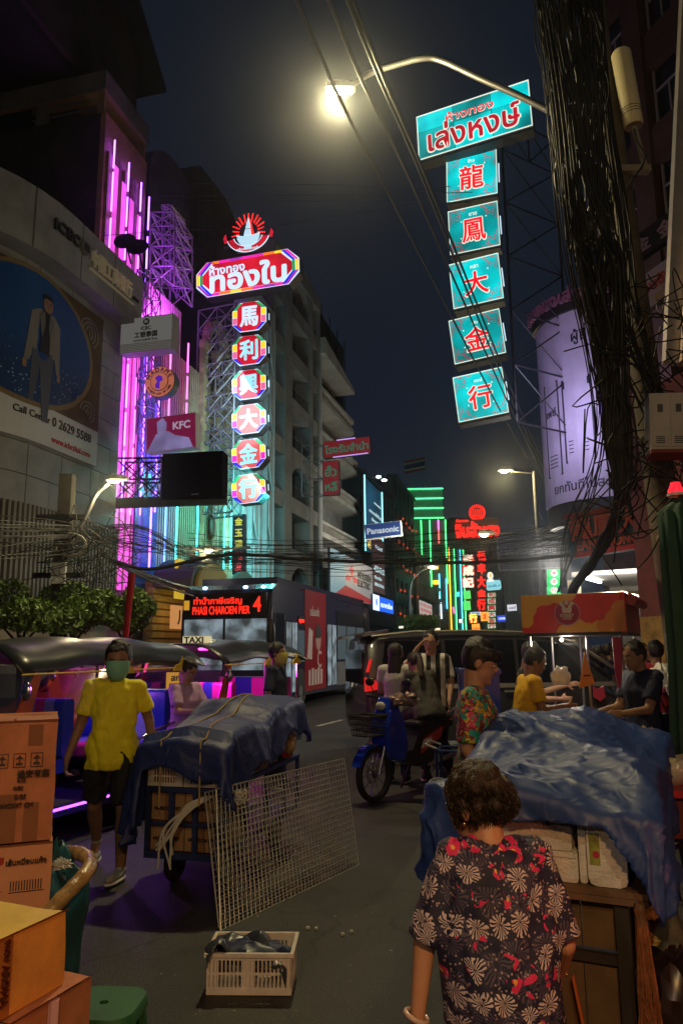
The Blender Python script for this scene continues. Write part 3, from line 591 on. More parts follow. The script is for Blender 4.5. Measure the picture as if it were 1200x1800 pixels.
# ================================================================ GOLD SHOP SIGN STACK (left)
SR = emi('sign_red', (.75, .01, .03), .75, .25, 1.5); SRd = emi('sign_red_pale', (.72, .1, .09), .85, .2, 1.5); SW = emi('sign_white', (.62, .85, 1), .95); SCY = emi('sign_pale_cyan', (.35, .85, .95), .95, .15)
SG = emi('sign_green', (.0, .42, .12), .8); SY = emi('sign_yellow', (1, .72, .02), .95); SP = emi('sign_pink', (.9, .15, .35), .85); SB = emi('sign_blue', (.01, .02, .75), .9); SM = emi('sign_magenta', (.9, .02, .45), .9); SO = emi('sign_orange', (1, .2, .01), .95); SPU = emi('sign_purple', (.45, .03, .5), .8)
CASE = mat('sign_case', (.05, .05, .055), .5, .4, noise_s=4)
Ys = 25.5; goldg = 'octagonal character signs of the left gold shop'
def quadx(g, p, y, t=.02, mi=0): g.ext(p, y - t, y, mi)
top, W, H = signframe('gold_shop_sign', 'long red lightbox sign with white Thai letters and rainbow cut-corner border above six octagons', 'sign', (345, 527), (528, 497), 465, Ys, -14)
c = .28
oct_ = lambda w, h, i, c: [(i + c, i), (w - i - c, i), (w - i, i + c), (w - i, h - i - c), (w - i - c, h - i), (i + c, h - i), (i, h - i - c), (i, i + c)]
g = MB(); g.ext(oct_(W, H, 0, .42), 0, .45); g.build('case', CASE, top)
g = MB(); g.ext(oct_(W, H, .02, .42), -.02, 0); g.build('white_border', SW, top)
k = 8; cols = [SP, SM, SO, SY, SM, SPU]
for s_, (z0, z1) in enumerate(((.03, .13), (H - .13, H - .03))):
    for i in range(7):
        x0 = .5 + (W - 1.0) * i / 7; x1 = .5 + (W - 1.0) * (i + 1) / 7
        g = MB(); g.box(x0, x1, -.035, -.021, z0, z1); g.build('border_block', [SM, SO, SY, SO, SM, SPU, SM][(i + 3 * s_) % 7], top)
for x0, f in ((0, 1), (W, -1)):
    for i, m in enumerate((SY, SG)):
        g = MB(); a = x0 + f * (.04 + .13 * i); b = x0 + f * (.15 + .13 * i); g.box(min(a, b), max(a, b), -.035, -.021, H * .36 + .0, H * .66); g.build('border_block', m, top)
    for (za, zb, q) in ((.36, .03, -1), (.66, .97, 1)):
        for i, m in enumerate((SM if q > 0 else SPU, SB)):
            d = .12 * i; pts = [(x0 + f * (.04 + d), H * za + (0 if q < 0 else 0)), (x0 + f * (.14 + d), H * za), (x0 + f * (.56 + d), H * zb), (x0 + f * (.44 + d), H * zb)]
            if (f * q) > 0: pts = pts[::-1]
            g = MB(); g.ext(pts, -.038, -.021); g.build('border_block', m, top)
g = MB(); g.ext(oct_(W - .56, H - .28, 0, .42), -.045, -.03, 0, M.Translation((.28, 0, .14))); g.build('red_face', SR, top)
text('ห้างทอง', W * .34, H * .3, W * .31, H * .72, -.047, SW, top, .03); text('ทองใบ', W * .72, H * .62, W * .51, H * .44, -.047, SW, top, .045, fit=False)
em = thing('emblem_sign', 'round neon emblem with red rays around a white pointed crown and a Thai ribbon', 'sign', at(436, 440, Ys), R_(-14)); u = Ys / FPX
RED = emi('neon_hot_red', (1, .015, .008), 2.0)
g = MB(); g.ext(circ(0, 0, 1), 0, .1) if False else g.box(-.5, .5, .12, .16, -.02, .15); g.tube([(0, .14, 0), (0, .14, 1.3)], .04); g.build('mast', CASE, em)
g = MB()
for i in range(13):
    a = R_(-12 + i * 17); g.tube([(.38 * math.cos(a), 0, .78 + .38 * math.sin(a)), ((.62 if i % 2 else .68) * math.cos(a), 0, .8 + .72 * math.sin(a))], .024, 4)
g.build('neon_rays', RED, em)
WN = emi('emblem_white', (.55, .85, .95), .8)
g = MB(); g.ext([(-.17, .62), (.17, .62), (0, 1.36)], -.04, .02); g.build('crown_spire', WN, em)
g = MB(); g.ext([(.46 * math.cos(R_(a)), .66 + .5 * math.sin(R_(a))) for a in range(180, 361, 20)] + [(.2, .58), (-.2, .58)], -.05, .02); g.ext([(-.16, .05), (.16, .05), (.1, .3), (-.1, .3)], -.04, .02); g.build('bowl', WN, em)
g = MB(); g.ext([(.14, .62), (.24, .62), (.06, 1.28)], -.05, .02); g.build('crown_edge', RED, em)
for r0, r1, m, y in ((.6, .84, SR, 0), (.57, .6, SW, -.01), (.84, .87, SW, -.01)):
    g = MB(); P = [(r1 * math.cos(R_(a)), .66 + r1 * math.sin(R_(a)) * .85) for a in range(195, 346, 10)] + [(r0 * math.cos(R_(a)), .66 + r0 * math.sin(R_(a)) * .85) for a in range(345, 194, -10)]; g.ext(P, y - .03, y); g.build('ribbon', m, em)
text('เครื่องหมายการค้า', .9, .15, 0, .06, -.04, WN, em, .02)
for f in (-1, 1): g = MB(); g.ext([(f * .78, .45), (f * .95, .4), (f * 1.0, .62), (f * .9, .78), (f * .86, .55)][::f], -.03, 0); g.build('ribbon_tail', SR, em)
ys_ = [530, 589, 649, 710, 771, 832]; chs = '馬利興大金行'; octs = None
for i, ch in enumerate(chs):
    y0 = ys_[i]; red = SR if i < 3 else SRd; wt = SW if i == 0 else SCY
    nm = ['first', 'second', 'third', 'fourth', 'fifth', 'sixth'][i]
    o, W, H = signframe('octagonal_sign', '%s octagonal lightbox from the top of the left stack, reading %s in pale letters' % (nm, ch), 'sign', (408, y0 + 57), (469, y0 + 49), y0 + 5, Ys, -14, goldg)
    g = MB(); g.ext(oct_(W, H, 0, .3), 0, .42); g.build('case', CASE, o)
    g = MB(); g.ext(oct_(W, H, .015, .3), -.02, 0); g.build('white_border', SW, o)
    for x0, f in ((0, 1), (W, -1)):
        for (z0, z1, m) in ((.28, .49, SP if i < 3 else SM), (.51, .73, SY)):
            g = MB(); a = x0 + f * .035; b = x0 + f * .2; g.box(min(a, b), max(a, b), -.035, -.021, H * z0, H * z1); g.build('border_block', m, o)
        for z0, z1, m in ((.26, .04, SB), (.75, .96, SG)):
            pts = [(x0 + f * .04, H * z0), (x0 + f * .2, H * z0), (x0 + f * .42, H * z1), (x0 + f * .31, H * z1)]
            if (f > 0) == (z0 > .5): pts = pts[::-1]
            g = MB(); g.ext(pts, -.035, -.021); g.build('border_block', m, o)
    g = MB(); g.ext(oct_(W - .43, H - .06, 0, .22), -.045, -.03, 0, M.Translation((.215, 0, .03))); g.build('red_face', red, o)
    text(ch, W * .5, H * .64, W / 2, H / 2, -.047, wt, o, .035, fit=False)
    g = MB(); g.box(W, W + .02, .2, .24, H * .4, H * .62); g.build('case_lamp', SW, o)
# lattice frame carrying the signs (one steel structure)
LAT = mat('steel_lattice', (.28, .28, .3), .45, .5)
def lattice(name, label, P0, P1, hs, r, depth=None, parent=None, diag=True, mt=None):
    o = thing(name, label, 'sign frame', P0) if parent is None else parent
    base = V(P0) if parent is None else V((0, 0, 0)); mt = mt or LAT
    for i, h in enumerate(hs):
        g = MB()
        for d in ((0,) if depth is None else (0, depth)):
            off = DD * d
            a = V((P0[0], P0[1], h)) + off - base; b = V((P1[0], P1[1], h)) + off - base
            g.tube([a, b], r, 4)
            if diag and i < len(hs) - 1:
                a2 = V((a.x, a.y, hs[i + 1] - base.z)); b2 = V((b.x, b.y, hs[i + 1] - base.z)); n = max(1, round((b - a).length / abs(hs[i + 1] - h)))
                for k in range(n):
                    p, q = a.lerp(b, k / n), a.lerp(b, (k + 1) / n); p2, q2 = a2.lerp(b2, k / n), a2.lerp(b2, (k + 1) / n)
                    g.tube([p, q2], r * .7, 4, cap=False); g.tube([p2, q], r * .7, 4, cap=False); g.tube([q, q2], r * .8, 4, cap=False)
        g.build('lattice_bay', mt, o)
    g = MB()
    for d in ((0,) if depth is None else (0, depth)):
        for P in (P0, P1): p = V((P[0], P[1], hs[0])) + DD * d - base; q = V((P[0], P[1], hs[-1])) + DD * d - base; g.tube([p, q], r * 1.3, 5)
    g.build('lattice_post', mt, o)
    return o
pa = at(345, 700, Ys + 1.2); pb = at(412, 700, Ys + .6)
hs = [at(400, y, Ys + .6).z for y in (900, 870, 835, 815, 775, 752, 715, 690, 655, 632, 596, 570, 533)]
lattice('sign_frame', 'steel lattice frame bracing the octagonal gold shop signs back to the facade', (pa.x, pa.y, hs[0]), (pb.x, pb.y, hs[0]), hs, .035, .8)
# tall antenna-like lattice tower, violet lit
LATV = mat('violet_lit_lattice', (.35, .3, .45), .45, .4)  # steel tinted violet, the neon light put into its colour
Yt = 23.2; a0 = at(256, 500, Yt); 
def mast(name, label, px0, px1, ys, Y, dep, m, r=.03, cat='lattice tower'):
    o = thing(name, label, cat, at((px0 + px1) / 2, ys[0], Y)); L0 = V(o.location)
    for i in range(len(ys) - 1):
        g = MB(); z0 = at(600, ys[i], Y).z; z1 = at(600, ys[i + 1], Y).z; A = [at(px0, ys[i], Y), at(px1, ys[i], Y)]
        ps = [V((A[0].x, Y, 0)), V((A[1].x, Y, 0)), V((A[1].x + .3, Y + dep, 0)), V((A[0].x + .3, Y + dep, 0))]
        ps = [p - V((L0.x, L0.y, 0)) for p in ps]; z0 -= L0.z; z1 -= L0.z
        for k in range(4):
            p, q = ps[k], ps[(k + 1) % 4]
            g.tube([V((p.x, p.y, z0)), V((p.x, p.y, z1))], r, 4); g.tube([V((p.x, p.y, z0)), V((q.x, q.y, z1))], r * .8, 4, cap=False); g.tube([V((q.x, q.y, z0)), V((p.x, p.y, z1))], r * .8, 4, cap=False); g.tube([V((p.x, p.y, z1)), V((q.x, q.y, z1))], r * .8, 4, cap=False)
        g.build('lattice_bay', m, o)
    return o
mast('lattice_tower', 'violet lit steel lattice tower standing behind the pink ribbed parapet', 264, 306, [500, 465, 430, 395, 370], 23.4, 1.6, LATV, .035)
mast('lattice_tower', 'taller narrow violet lattice tower with pointed top beside the other lattice tower', 285, 300, [500, 455, 410, 365, 357], 24.2, 1.0, LATV, .03)
mast('lattice_tower', 'thin scaffold mast crowded with dishes in front of the purple neon front', 240, 256, [860, 810, 760, 710, 660, 610, 560, 510, 470], 21.6, .6, LATV, .022)
for k, (px, py, Y) in enumerate(((222, 430, 21.5), (243, 440, 21.3))):
    o = thing('satellite_dish', ['upper', 'lower'][k] + ' dark satellite dish on the scaffold mast in front of the violet tubes', 'dish', at(px, py, Y))
    g = MB(); g.lathe([(.01, 0), (.2, .04), (.36, .14)], 14, 0, M.Rotation(R_(70), 4, 'X')); g.build('dish', DKSTEEL, o, 40); g = MB(); g.tube([(0, 0, 0), (0, -.35, .05)], .015); g.tube([(0, 0.02, 0), (.1, .3, -.5)], .03); g.build('bracket', DKSTEEL, o)
# ---- bank box sign, round sign, fried chicken sign, LED screen
OFFW = emi('white_face_glow', (.09, .088, .082), 1.0); GREY = mat('sign_grey', (.3, .3, .29), .5)  # unlit sign face, given a faint glow of its own
o, W, H = signframe('bank_box_sign', 'unlit off-white bank box sign with Chinese letters, projecting over the street', 'sign', (210, 622), (302, 612), 562, 20.3, -14)
g = MB(); g.box(0, W, 0, .4, 0, H); g.build('case', GREY, o); g = MB(); g.box(.02, W - .02, -.01, 0, .02, H - .02); g.build('face', OFFW, o)
g = MB(); [g.box(.02, W - .02, -.02, -.01, .04 + .05 * i, .06 + .05 * i) for i in range(5)]; g.build('pin_stripes', GREY, o)
g = MB(); g.ext(circ(W / 2, H * .84, .1), -.025, -.012); g.build('round_emblem', dkl, o); text('52', .1, .09, W / 2, H * .84, -.027, OFFW, o, .04)
text('ICBC', .32, .11, W / 2, H * .66, -.012, dkl, o, .02); text('工银泰国', .72, .17, W / 2, H * .48, -.012, dkl, o, .03); text('ธนาคารไอซีบีซี (ไทย)', .8, .1, W / 2, H * .32, -.012, dkl, o, .01)
o = thing('round_shop_sign', 'round orange shop sign with a purple centre figure under the bank box sign', 'sign', at(281, 671, 21.4), R_(-14))
ORG = emi('dim_orange_sign', (.42, .12, .06), .8); NVY = mat('navy_print', (.03, .02, .12), .5); PGR = mat('sign_rim_green', (.03, .08, .07), .5)
g = MB(); g.ext(circ(0, 0, .5), 0, .3); g.build('case', PGR, o); g = MB(); g.ext(circ(0, 0, .48), -.015, 0); g.build('face', ORG, o); g = MB(); g.ext(circ(0, 0, .3), -.03, -.016); g.build('face_ring', NVY, o); g = MB(); g.ext(circ(0, 0, .28), -.04, -.031); g.build('inner_face', ORG, o)
PUP = emi('dim_purple_print', (.06, .01, .3), 1)
g = MB(); g.ext([(-.12, -.2), (.02, -.24), (.02, -.02), (.12, .02), (.1, .14), (-.02, .2), (-.14, .12), (-.06, 0), (-.12, -.1)], -.05, -.041); g.build('centre_figure', PUP, o)
for i, chh in enumerate('Always Low Prices'):
    if chh != ' ': a = R_(205 + i * 8.2); co = text(chh, .06, .07, 0, 0, 0, NVY, o, .02); co.location = (.39 * math.cos(a), -.02, .39 * math.sin(a)); co.rotation_euler = (0, -(a + math.pi / 2), 0)
for i, chh in enumerate('MADAME'): a = R_(155 - i * 26); co = text(chh, .12, .13, 0, 0, 0, NVY, o, .03); co.location = (.39 * math.cos(a), -.02, .39 * math.sin(a)); co.rotation_euler = (0, -(a - math.pi / 2), 0)
o, W, H = signframe('chicken_shop_sign', 'maroon chicken shop box sign with a white speech-bubble shape below the round sign', 'sign', (258, 797), (345, 786), 736, 21.2, -14)
KR = emi('kfc_maroon', (.13, .006, .035), .9); KW = emi('kfc_white', (.17, .14, .3), .8, .4, 1.2)
g = MB(); g.box(0, W, 0, .3, 0, H); g.build('case', WHITEP, o); g = MB(); g.box(.02, W - .02, -.012, 0, .02, H - .02); g.build('face', KR, o)
g = MB(); g.ext([(.02, .02), (W * .94, .02), (W * .86, H * .3), (W * .58, H * .42), (W * .45, H * .55), (W * .2, H * .5)], -.024, -.013); g.build('white_swoosh', KW, o)
g = MB(); g.ext([(W * .24, H * .3), (W * .4, H * .3), (W * .42, H * .8), (W * .34, H * .95), (W * .22, H * .85)], -.026, -.0245); g.build('white_patch', KW, o)
text('KFC', W * .34, H * .26, W * .72, H * .68, -.02, emi('kfc_letters', (.28, .22, .3), 1), o, .03)
o, W, H = signframe('led_screen', 'large blank black LED screen box on a lattice arm below the maroon chicken shop sign', 'screen', (284, 877), (390, 872), 798, 20.6, -8)
g = MB(); g.box(0, W, 0, .55, 0, H); g.build('screen_case', mat('black_screen', (.001, .001, .001), .9, spec=.05), o); g = MB(); g.box(.04, W - .04, -.01, 0, .04, H - .04); g.build('screen_panel', mat('screen_panel', (.001, .001, .001), .9, spec=.05), o)
g = MB(); g.box(W * .5, W * .62, -.015, -.01, .08, .1); g.build('screen_badge', GREY, o)
P0 = at(200, 880, 20.9); P1 = at(284, 877, 20.9); lattice('screen_bracket', 'dark lattice arm holding the blank LED screen out from the wall', (P0.x, P0.y, P0.z), (P1.x, P1.y, P0.z), [P0.z, P0.z + .63, P0.z + 1.26], .03, .5, mt=DKSTEEL)
g = MB(); q0 = at(203, 885, 20.8); q1 = at(400, 878, 20.8); g.bar(q0, q1, .1, .3); o = g.build('screen_walkway', DKSTEEL); tag(o, 'long pale steel beam running under the LED screen', 'beam')
# ---- pawn shop sign
o, W, H = signframe('pawn_shop_sign', 'horizontal dark red Thai pawn shop sign hung on a frame by the apartment building', 'sign', (569, 806), (651, 796), 777, 38, -14)
DRED = emi('dim_red_sign', (.12, .008, .01), .9); PT = emi('pawn_letters', (.02, .12, .07), .8)
g = MB(); g.box(0, W, 0, .3, 0, H); g.build('case', CASE, o); g = MB(); g.box(.02, W, -.02, 0, .02, H - .02); g.build('face', DRED, o); text('โรงรับจำนำ', W * .92, H * .72, W / 2, H / 2, -.022, PT, o, .03)
g = MB(); g.tube([(W * .3, -.03, H), (W * .7, -.03, H)], .03, 4); g.tube([(W * .2, -.03, 0), (W * .95, -.03, 0)], .03, 4); g.build('neon_tube', emi('dim_violet_tube', (.5, .3, .8), 1), o)
o, W, H = signframe('pawn_shop_sign', 'vertical dark red Thai sign hanging beneath the horizontal pawn shop sign', 'sign', (568, 871), (596, 869), 811, 38, -14)
g = MB(); g.box(0, W, 0, .3, 0, H); g.build('case', CASE, o); g = MB(); g.box(.02, W, -.02, 0, .02, H - .02); g.build('face', DRED, o); text('ฮั่ว', W * .72, H * .4, W / 2, H * .7, -.022, PT, o, .03); text('หลี', W * .72, H * .4, W / 2, H * .25, -.022, PT, o, .03)
P0 = at(530, 873, 38.2); P1 = at(568, 873, 38.2); lattice('pawn_sign_frame', 'thin lattice brackets tying the red pawn shop signs to the wall', (P0.x, P0.y, P0.z), (P1.x, P1.y, P0.z), [P0.z, P0.z + .95, P0.z + 1.9, P0.z + 2.8], .03, None)
# ---- boards lying along the facade: helper in wall plane a
def board(name, label, cat, pl, pr, yl, a, m, rim=None, t=.12):
    b0, z0 = wl(*pl, a); b1, z1 = wl(*pr, a); _, zt = wl(pl[0], yl, a)
    o = thing(name, label, cat, S(a, b0, z0), ROTL); W = b1 - b0; H = zt - z0
    g = MB(); g.box(0, W, 0, t, 0, H); g.build('case', CASE, o); g = MB(); g.box(.03, W - .03, -.012, 0, .03, H - .03); g.build('face', m, o); return o, W, H
NVF = emi('poster_navy', (.01, .05, .09), 1, .5, .3)
o, W, H = board('lit_poster', 'tall dark teal poster with yellow and white Thai lines edged by cyan light strips', 'poster', (641, 968), (672, 950), 838, -10.6, NVF)
YL = emi('poster_yellow', (.9, .6, .15), .9); CT = emi('strip_light', (.3, .9, 1), 2.0); LW = emi('poster_white', (.5, .7, .75), .8)
for x in (.05, W - .05): g = MB(); g.box(x - .12, x + .12, -.06, -.02, 0, H * 1.02); g.build('light_strip', CT, o)
text('คัดมาให้', W * .7, H * .12, W * .55, H * .28, -.014, YL, o, .04, fit=False); text('พร้อมเสิร์ฟ !', W * .78, H * .12, W * .52, H * .13, -.014, YL, o, .04, fit=False); text('อยากจะใช้ชีวิตดี', W * .7, H * .05, W * .6, H * .6, -.014, LW, o, .03, fit=False); text('เลือกของใหม่', W * .5, H * .05, W * .62, H * .5, -.014, LW, o, .03, fit=False); text('จากแบรนด์ไทย', W * .4, H * .035, W * .72, H * .76, -.014, LW, o, .03, fit=False)
for k in range(2):
    p = at(665 + 10 * k, 838 + 6 * k, 44); o = thing('floodlight', ['inner', 'outer'][k] + ' small white floodlight on an arm above the lit poster', 'floodlight', p)
    g = MB(); g.tube([(0, 0, 0), (-.9, .3, .25)], .03, 5); g.build('arm', DKSTEEL, o); g = MB(); g.ell((0, 0, 0), (.16, .12, .07), 8); g.build('lamp_head', emi('flood_white', (.85, .95, 1), 12), o)
o, W, H = signframe('electronics_sign', 'navy electronics box sign with one word in grey white letters', 'sign', (642, 948), (706, 941), 922, 44, -14)
g = MB(); g.box(0, W, 0, .35, 0, H); g.build('case', WHITEP, o); g = MB(); g.box(.04, W - .04, -.02, 0, .04, H - .04); g.build('face', emi('panasonic_navy', (.012, .03, .13), .9), o); text('Panasonic', W * .86, H * .42, W / 2, H * .5, -.022, emi('panasonic_letters', (.32, .36, .42), 1), o, .035)
MW = emi('mitsu_white', (.22, .21, .21), .9, .15, .5)
o, W, H = board('air_conditioner_billboard', 'white air conditioner billboard with a red three-diamond mark and light blue end', 'billboard', (580, 1045), (655, 1050), 962, -10.2, MW)
g = MB(); g.box(.05, W * .3, -.02, -.013, .05, H); g.build('blue_panel', emi('mitsu_blue', (.13, .25, .3), .9), o)
g = MB(); g.ext([(W * .3, .05), (W - .05, .05), (W - .05, H * .12), (W * .3, H * .3)], -.022, -.013); g.ext([(W * .06, .05), (W * .3, .05), (W * .3, H * .3), (W * .22, H * .2)], -.03, -.023); g.build('red_sweep', emi('mitsu_red', (.25, .015, .02), .9), o)
R3 = emi('mitsu_mark', (.4, .015, .02), .9); cx, cz, d = W * .45, H * .56, H * .13
for a in (90, 210, 330):
    ca = R_(a); u_ = V((math.cos(ca), math.sin(ca))); v1 = V((math.cos(ca - R_(30)), math.sin(ca - R_(30)))); v2 = V((math.cos(ca + R_(30)), math.sin(ca + R_(30)))); s3 = d / .87
    g = MB(); g.ext([(cx, cz), (cx + v1.x * s3 * W / H * .7, cz + v1.y * s3), (cx + u_.x * s3 * 1.73 * W / H * .7, cz + u_.y * s3 * 1.73), (cx + v2.x * s3 * W / H * .7, cz + v2.y * s3)], -.025, -.013); g.build('diamond_mark', R3, o)
text('MITSUBISHI', W * .36, H * .16, W * .77, H * .66, -.014, bk, o, .05, fit=False); text('ELECTRIC', W * .33, H * .16, W * .75, H * .46, -.014, bk, o, .05, fit=False)
DBR = emi('brown_board', (.045, .02, .02), 1)
o, W, H = board('phone_number_board', 'dark maroon board with a white phone number right of the air conditioner billboard', 'billboard', (656, 1040), (676, 1035), 940, -10.2, DBR)
text('-623-2212', W * .9, H * .1, W / 2, H * .42, -.014, LW, o, .04, fit=False); text('ติดต่อ', W * .6, H * .06, W * .4, H * .27, -.014, LW, o, .04, fit=False); text('บริการ 24 ชม.', W * .8, H * .06, W / 2, H * .15, -.014, LW, o, .03, fit=False); text('เปิดแล้ววันนี้', W * .6, H * .07, W / 2, H * .82, -.014, LW, o, .03, fit=False)
o, W, H = board('bank_branch_sign', 'bright blue and white bank branch lightbox with a round emblem', 'sign', (655, 1072), (691, 1071), 1044, -10.0, emi('bank_blue', (.01, .12, .85), 1.0))
g = MB(); g.box(.02, W * .28, -.025, -.013, .02, H); g.build('white_end', emi('bank_white', (.7, .85, 1), 1.2), o); g = MB(); g.ext(circ(W * .15, H * .55, H * .22, 20, H * .25), -.035, -.026); g.build('round_emblem', emi('bank_blue', (.01, .12, .85)), o); text('ธนาคารไทย', W * .58, H * .36, W * .64, H * .5, -.014, emi('bank_white', (1, 1, 1)), o, .04, fit=False)
o, W, H = board('notice_board', 'white notice board with red Thai lines on the beige shophouse', 'sign', (737, 1085), (759, 1085), 1054, -9.8, emi('notice_white', (.4, .36, .33), 1))
for k in range(3): text(['ข้าวต้มปลา', 'ภัตตาคารอาหาร', 'โทร 022-1234'][k], W * .85, H * .22, W / 2, H * (.8 - .3 * k), -.014, emi('notice_red', (.4, .02, .02), 1), o, .03, fit=False)
# neon-ish dark vertical Chinese board by corrugated front and yellow shopfront below
o, W, H = signframe('vertical_shop_sign', 'narrow black vertical board with yellow Chinese characters beside the cyan neon columns', 'sign', (408, 1010), (430, 1009), 905, 27, -14)
g = MB(); g.box(0, W, 0, .2, 0, H); g.build('case', BLACKP, o); 
for i, chh in enumerate('金玉满堂发'): text(chh, W * .6, H / 6.5, W / 2, H * (.88 - .19 * i), -.002, emi('char_yellow', (.5, .4, .05), 1) if i < 3 else emi('char_red', (.6, .03, .03), 1), o, .03)
YB, _ = wl(265, 1050, -11.0)
sf = thing('street_shopfront', 'yellow striped street level shopfront below the cyan neon with an orange Chinese signboard', 'shopfront', S(-10.9, YB), ROTL)
g = MB(); [g.box(0, 9, 0, .2, 1.6 + .22 * i, 1.76 + .22 * i) for i in range(9)]; g.build('shutter_slats', mat('yellow_slats', (.5, .4, .12), .6, noise_s=2), sf)
g = MB(); g.box(0, 9, .05, .3, 0, 3.7); g.build('wall', mat('yellow_slat_backing', (.2, .15, .06), .7), sf)
g = MB(); g.box(.3, 5.5, -.5, -.4, 2.3, 3.0); g.build('signboard', emi('orange_signboard', (.5, .22, .07), .9), sf); text('川 行 元 禄 香', 4.6, .45, 2.9, 2.66, -.5, bk, sf, .02, fit=False)
g = MB(); g.box(.3, 1.3, -.6, -.5, 3.2, 4.4); g.build('emblem_panel', emi('yellow_panel', (.6, .4, .03), .8), sf); text('香 港', 2.2, .5, 3.8, 3.35, -.02, mat('dull_red_letters', (.3, .03, .02), .5), sf, .04)
g = MB(); g.ext([(0, 3.5)] + [(1.4 + 1.4 * math.cos(R_(a)), 3.5 + 1.0 * math.sin(R_(a))) for a in range(180, -1, -15)][::-1], -1.2, .1); g.build('round_awning', mat('dusky_awning', (.04, .055, .05), .6), sf)
for k in range(2):
    g = MB(); g.ext([(1.4 + 2.6 * k + 1.2 * math.cos(R_(a)), 3.5 + .85 * math.sin(R_(a))) for a in range(0, 181, 15)], -1.32, -1.22); g.build('awning_end', mat('awning_end%d' % k, [(.25, .17, .03), (.06, .12, .1)][k], .6), sf)
# ---- far neon sign cluster
def stack(label, px0, px1, ys, Y, faces, chars, cm, case=CASE, grp=None, nm='character_sign', labs=None):
    for i, chh in enumerate(chars):
        o, W, H = signframe(nm, ('%s, %s of %d down' % (label % chh, ['first', 'second', 'third', 'fourth', 'fifth', 'sixth'][i], len(chars))), 'sign', (px0, ys[i + 1] - 2), (px1, ys[i + 1] - 3), ys[i], Y, -8, grp)
        g = MB(); g.box(0, W, 0, .4, 0, H * .98); g.build('case', case, o); g = MB(); g.box(.03, W - .03, -.02, 0, .03, H - .05); g.build('face', faces[i % len(faces)], o); text(chh, W * .8, H * .85, W / 2, H / 2, -.022, cm[i % len(cm)], o, .06, fit=False)
HR = emi('hot_red_face', (.9, .01, .01), 1.1, .3, .6); HRL = emi('hot_red_letters', (1, .008, .004), 1.6); DKR = mat('dark_red_frame', (.12, .01, .01), .6); CRL = emi('cream_letters', (1, .8, .6), 1.2); LMF = emi('lime_face', (.25, .8, .1), .9, .3, .5)
o, W, H = signframe('red_neon_sign', 'wide red neon Thai shop name under the round red neon emblem', 'sign', (800, 946), (878, 943), 918, 58, -8)
g = MB(); g.box(0, W, .1, .4, 0, H * 1.15); g.build('frame', DKR, o); text('จินฮั้วเฮง', W * .98, H * .95, W / 2, H * .5, .05, HRL, o, .06, fit=False, deep=.05); text('ห้างทอง', W * .3, H * .2, W * .17, H * 1.1, .08, HRL, o, .04)
o = thing('neon_emblem', 'round red neon emblem on top of the red neon shop name', 'sign', at(838, 901, 58), R_(-8))
g = MB(); [g.tube([(r * math.cos(R_(a)), 0, r * math.sin(R_(a))) for a in range(0, 361, 15)], .05, 4, cap=False) for r in (.6, .5)]; [g.tube([(x, 0, -.3), (x, 0, .28)], .03, 4) for x in (-.3, -.15, 0, .15, .3)]; g.tube([(-.35, 0, -.3), (.35, 0, -.3)], .03, 4); g.build('neon_ring', HRL, o); g = MB(); g.ext(circ(0, 0, .62), .08, .2); g.build('backing', DKR, o)
ry = [966, 987, 1008, 1030, 1048, 1072, 1095]
stack('hot red %s in the tall red neon column', 838, 852 + 3, [968, 990, 1012, 1036, 1052, 1076], 58, [DKR], '恒丰大金行', [HRL], grp='characters of the tall red neon column', nm='neon_character')
stack('small red panel with cream %s left of the neon column', 812, 834, [975, 994, 1015, 1036], 57, [HR], '联成記', [CRL], grp='red panels left of the neon column', nm='character_panel')
stack('lime green %s panel under the red panels', 814, 828, [1038, 1056, 1076], 57, [LMF], '興隆', [emi('green_letters', (.05, .5, .1), 1.5)], nm='character_panel')
stack('red and yellow %s panel at the bottom of the cluster', 824, 840, [1078, 1098], 55, [HR], '行', [emi('hot_yellow', (1, .7, .1), 1.6)], nm='character_panel')
for k, (x, y, chh) in enumerate(((845, 1084, 'สี่'), (830, 1105, 'ทอง'))):
    o, W, H = signframe('small_lit_sign', ['small orange lit panel right of the lowest red panel', 'tiny orange strip sign under the lowest red panel'][k], 'sign', (x, y + 8), (x + 14, y + 7), y - 8, 55, -8); g = MB(); g.box(0, W, 0, .2, 0, H); g.build('case', emi('orange_lit', (1, .4, .05), 1), o); text(chh, W * .7, H * .6, W / 2, H / 2, -.002, HRL, o, .03)
wf = emi('pale_panel', (.7, .75, .68), .8); 
stack('white %s panel in the far pale column', 857, 871, [1042, 1052, 1064, 1076, 1087, 1097, 1107], 70, [wf], '和成興大金行', [emi('dark_red_char', (.4, .02, .02), 1)], case=emi('green_edge', (.02, .35, .1), 1), grp='panels of the far pale sign column', nm='character_panel')
o, W, H = signframe('cyan_lightbox', 'pale cyan lightbox with Thai letters above the pale character column', 'sign', (855, 1038), (881, 1036), 1021, 68, -8)
g = MB(); g.ext(rrect(0, W, 0, H, .2), 0, .3); g.build('case', emi('cyan_box', (.3, .75, .85), .8), o); text('เฮงเส็ง 4', W * .8, H * .4, W / 2, H * .45, -.005, emi('dark_teal_char', (.02, .2, .3), 1), o, .03)
o = thing('flame_emblem', 'small white onion shaped light emblem over the cyan lightbox', 'sign', at(861, 1012, 68)); g = MB(); g.ell((0, 0, 0), (.28, .15, .36), 10); g.box(-.3, .3, -.1, .1, -.55, -.35); g.build('emblem', emi('cream_white', (.9, .9, .8), 1), o); g = MB(); g.ell((0, -.12, 0), (.1, .08, .2), 8); g.build('flame', emi('flame_orange', (1, .4, .05), 1.3), o)
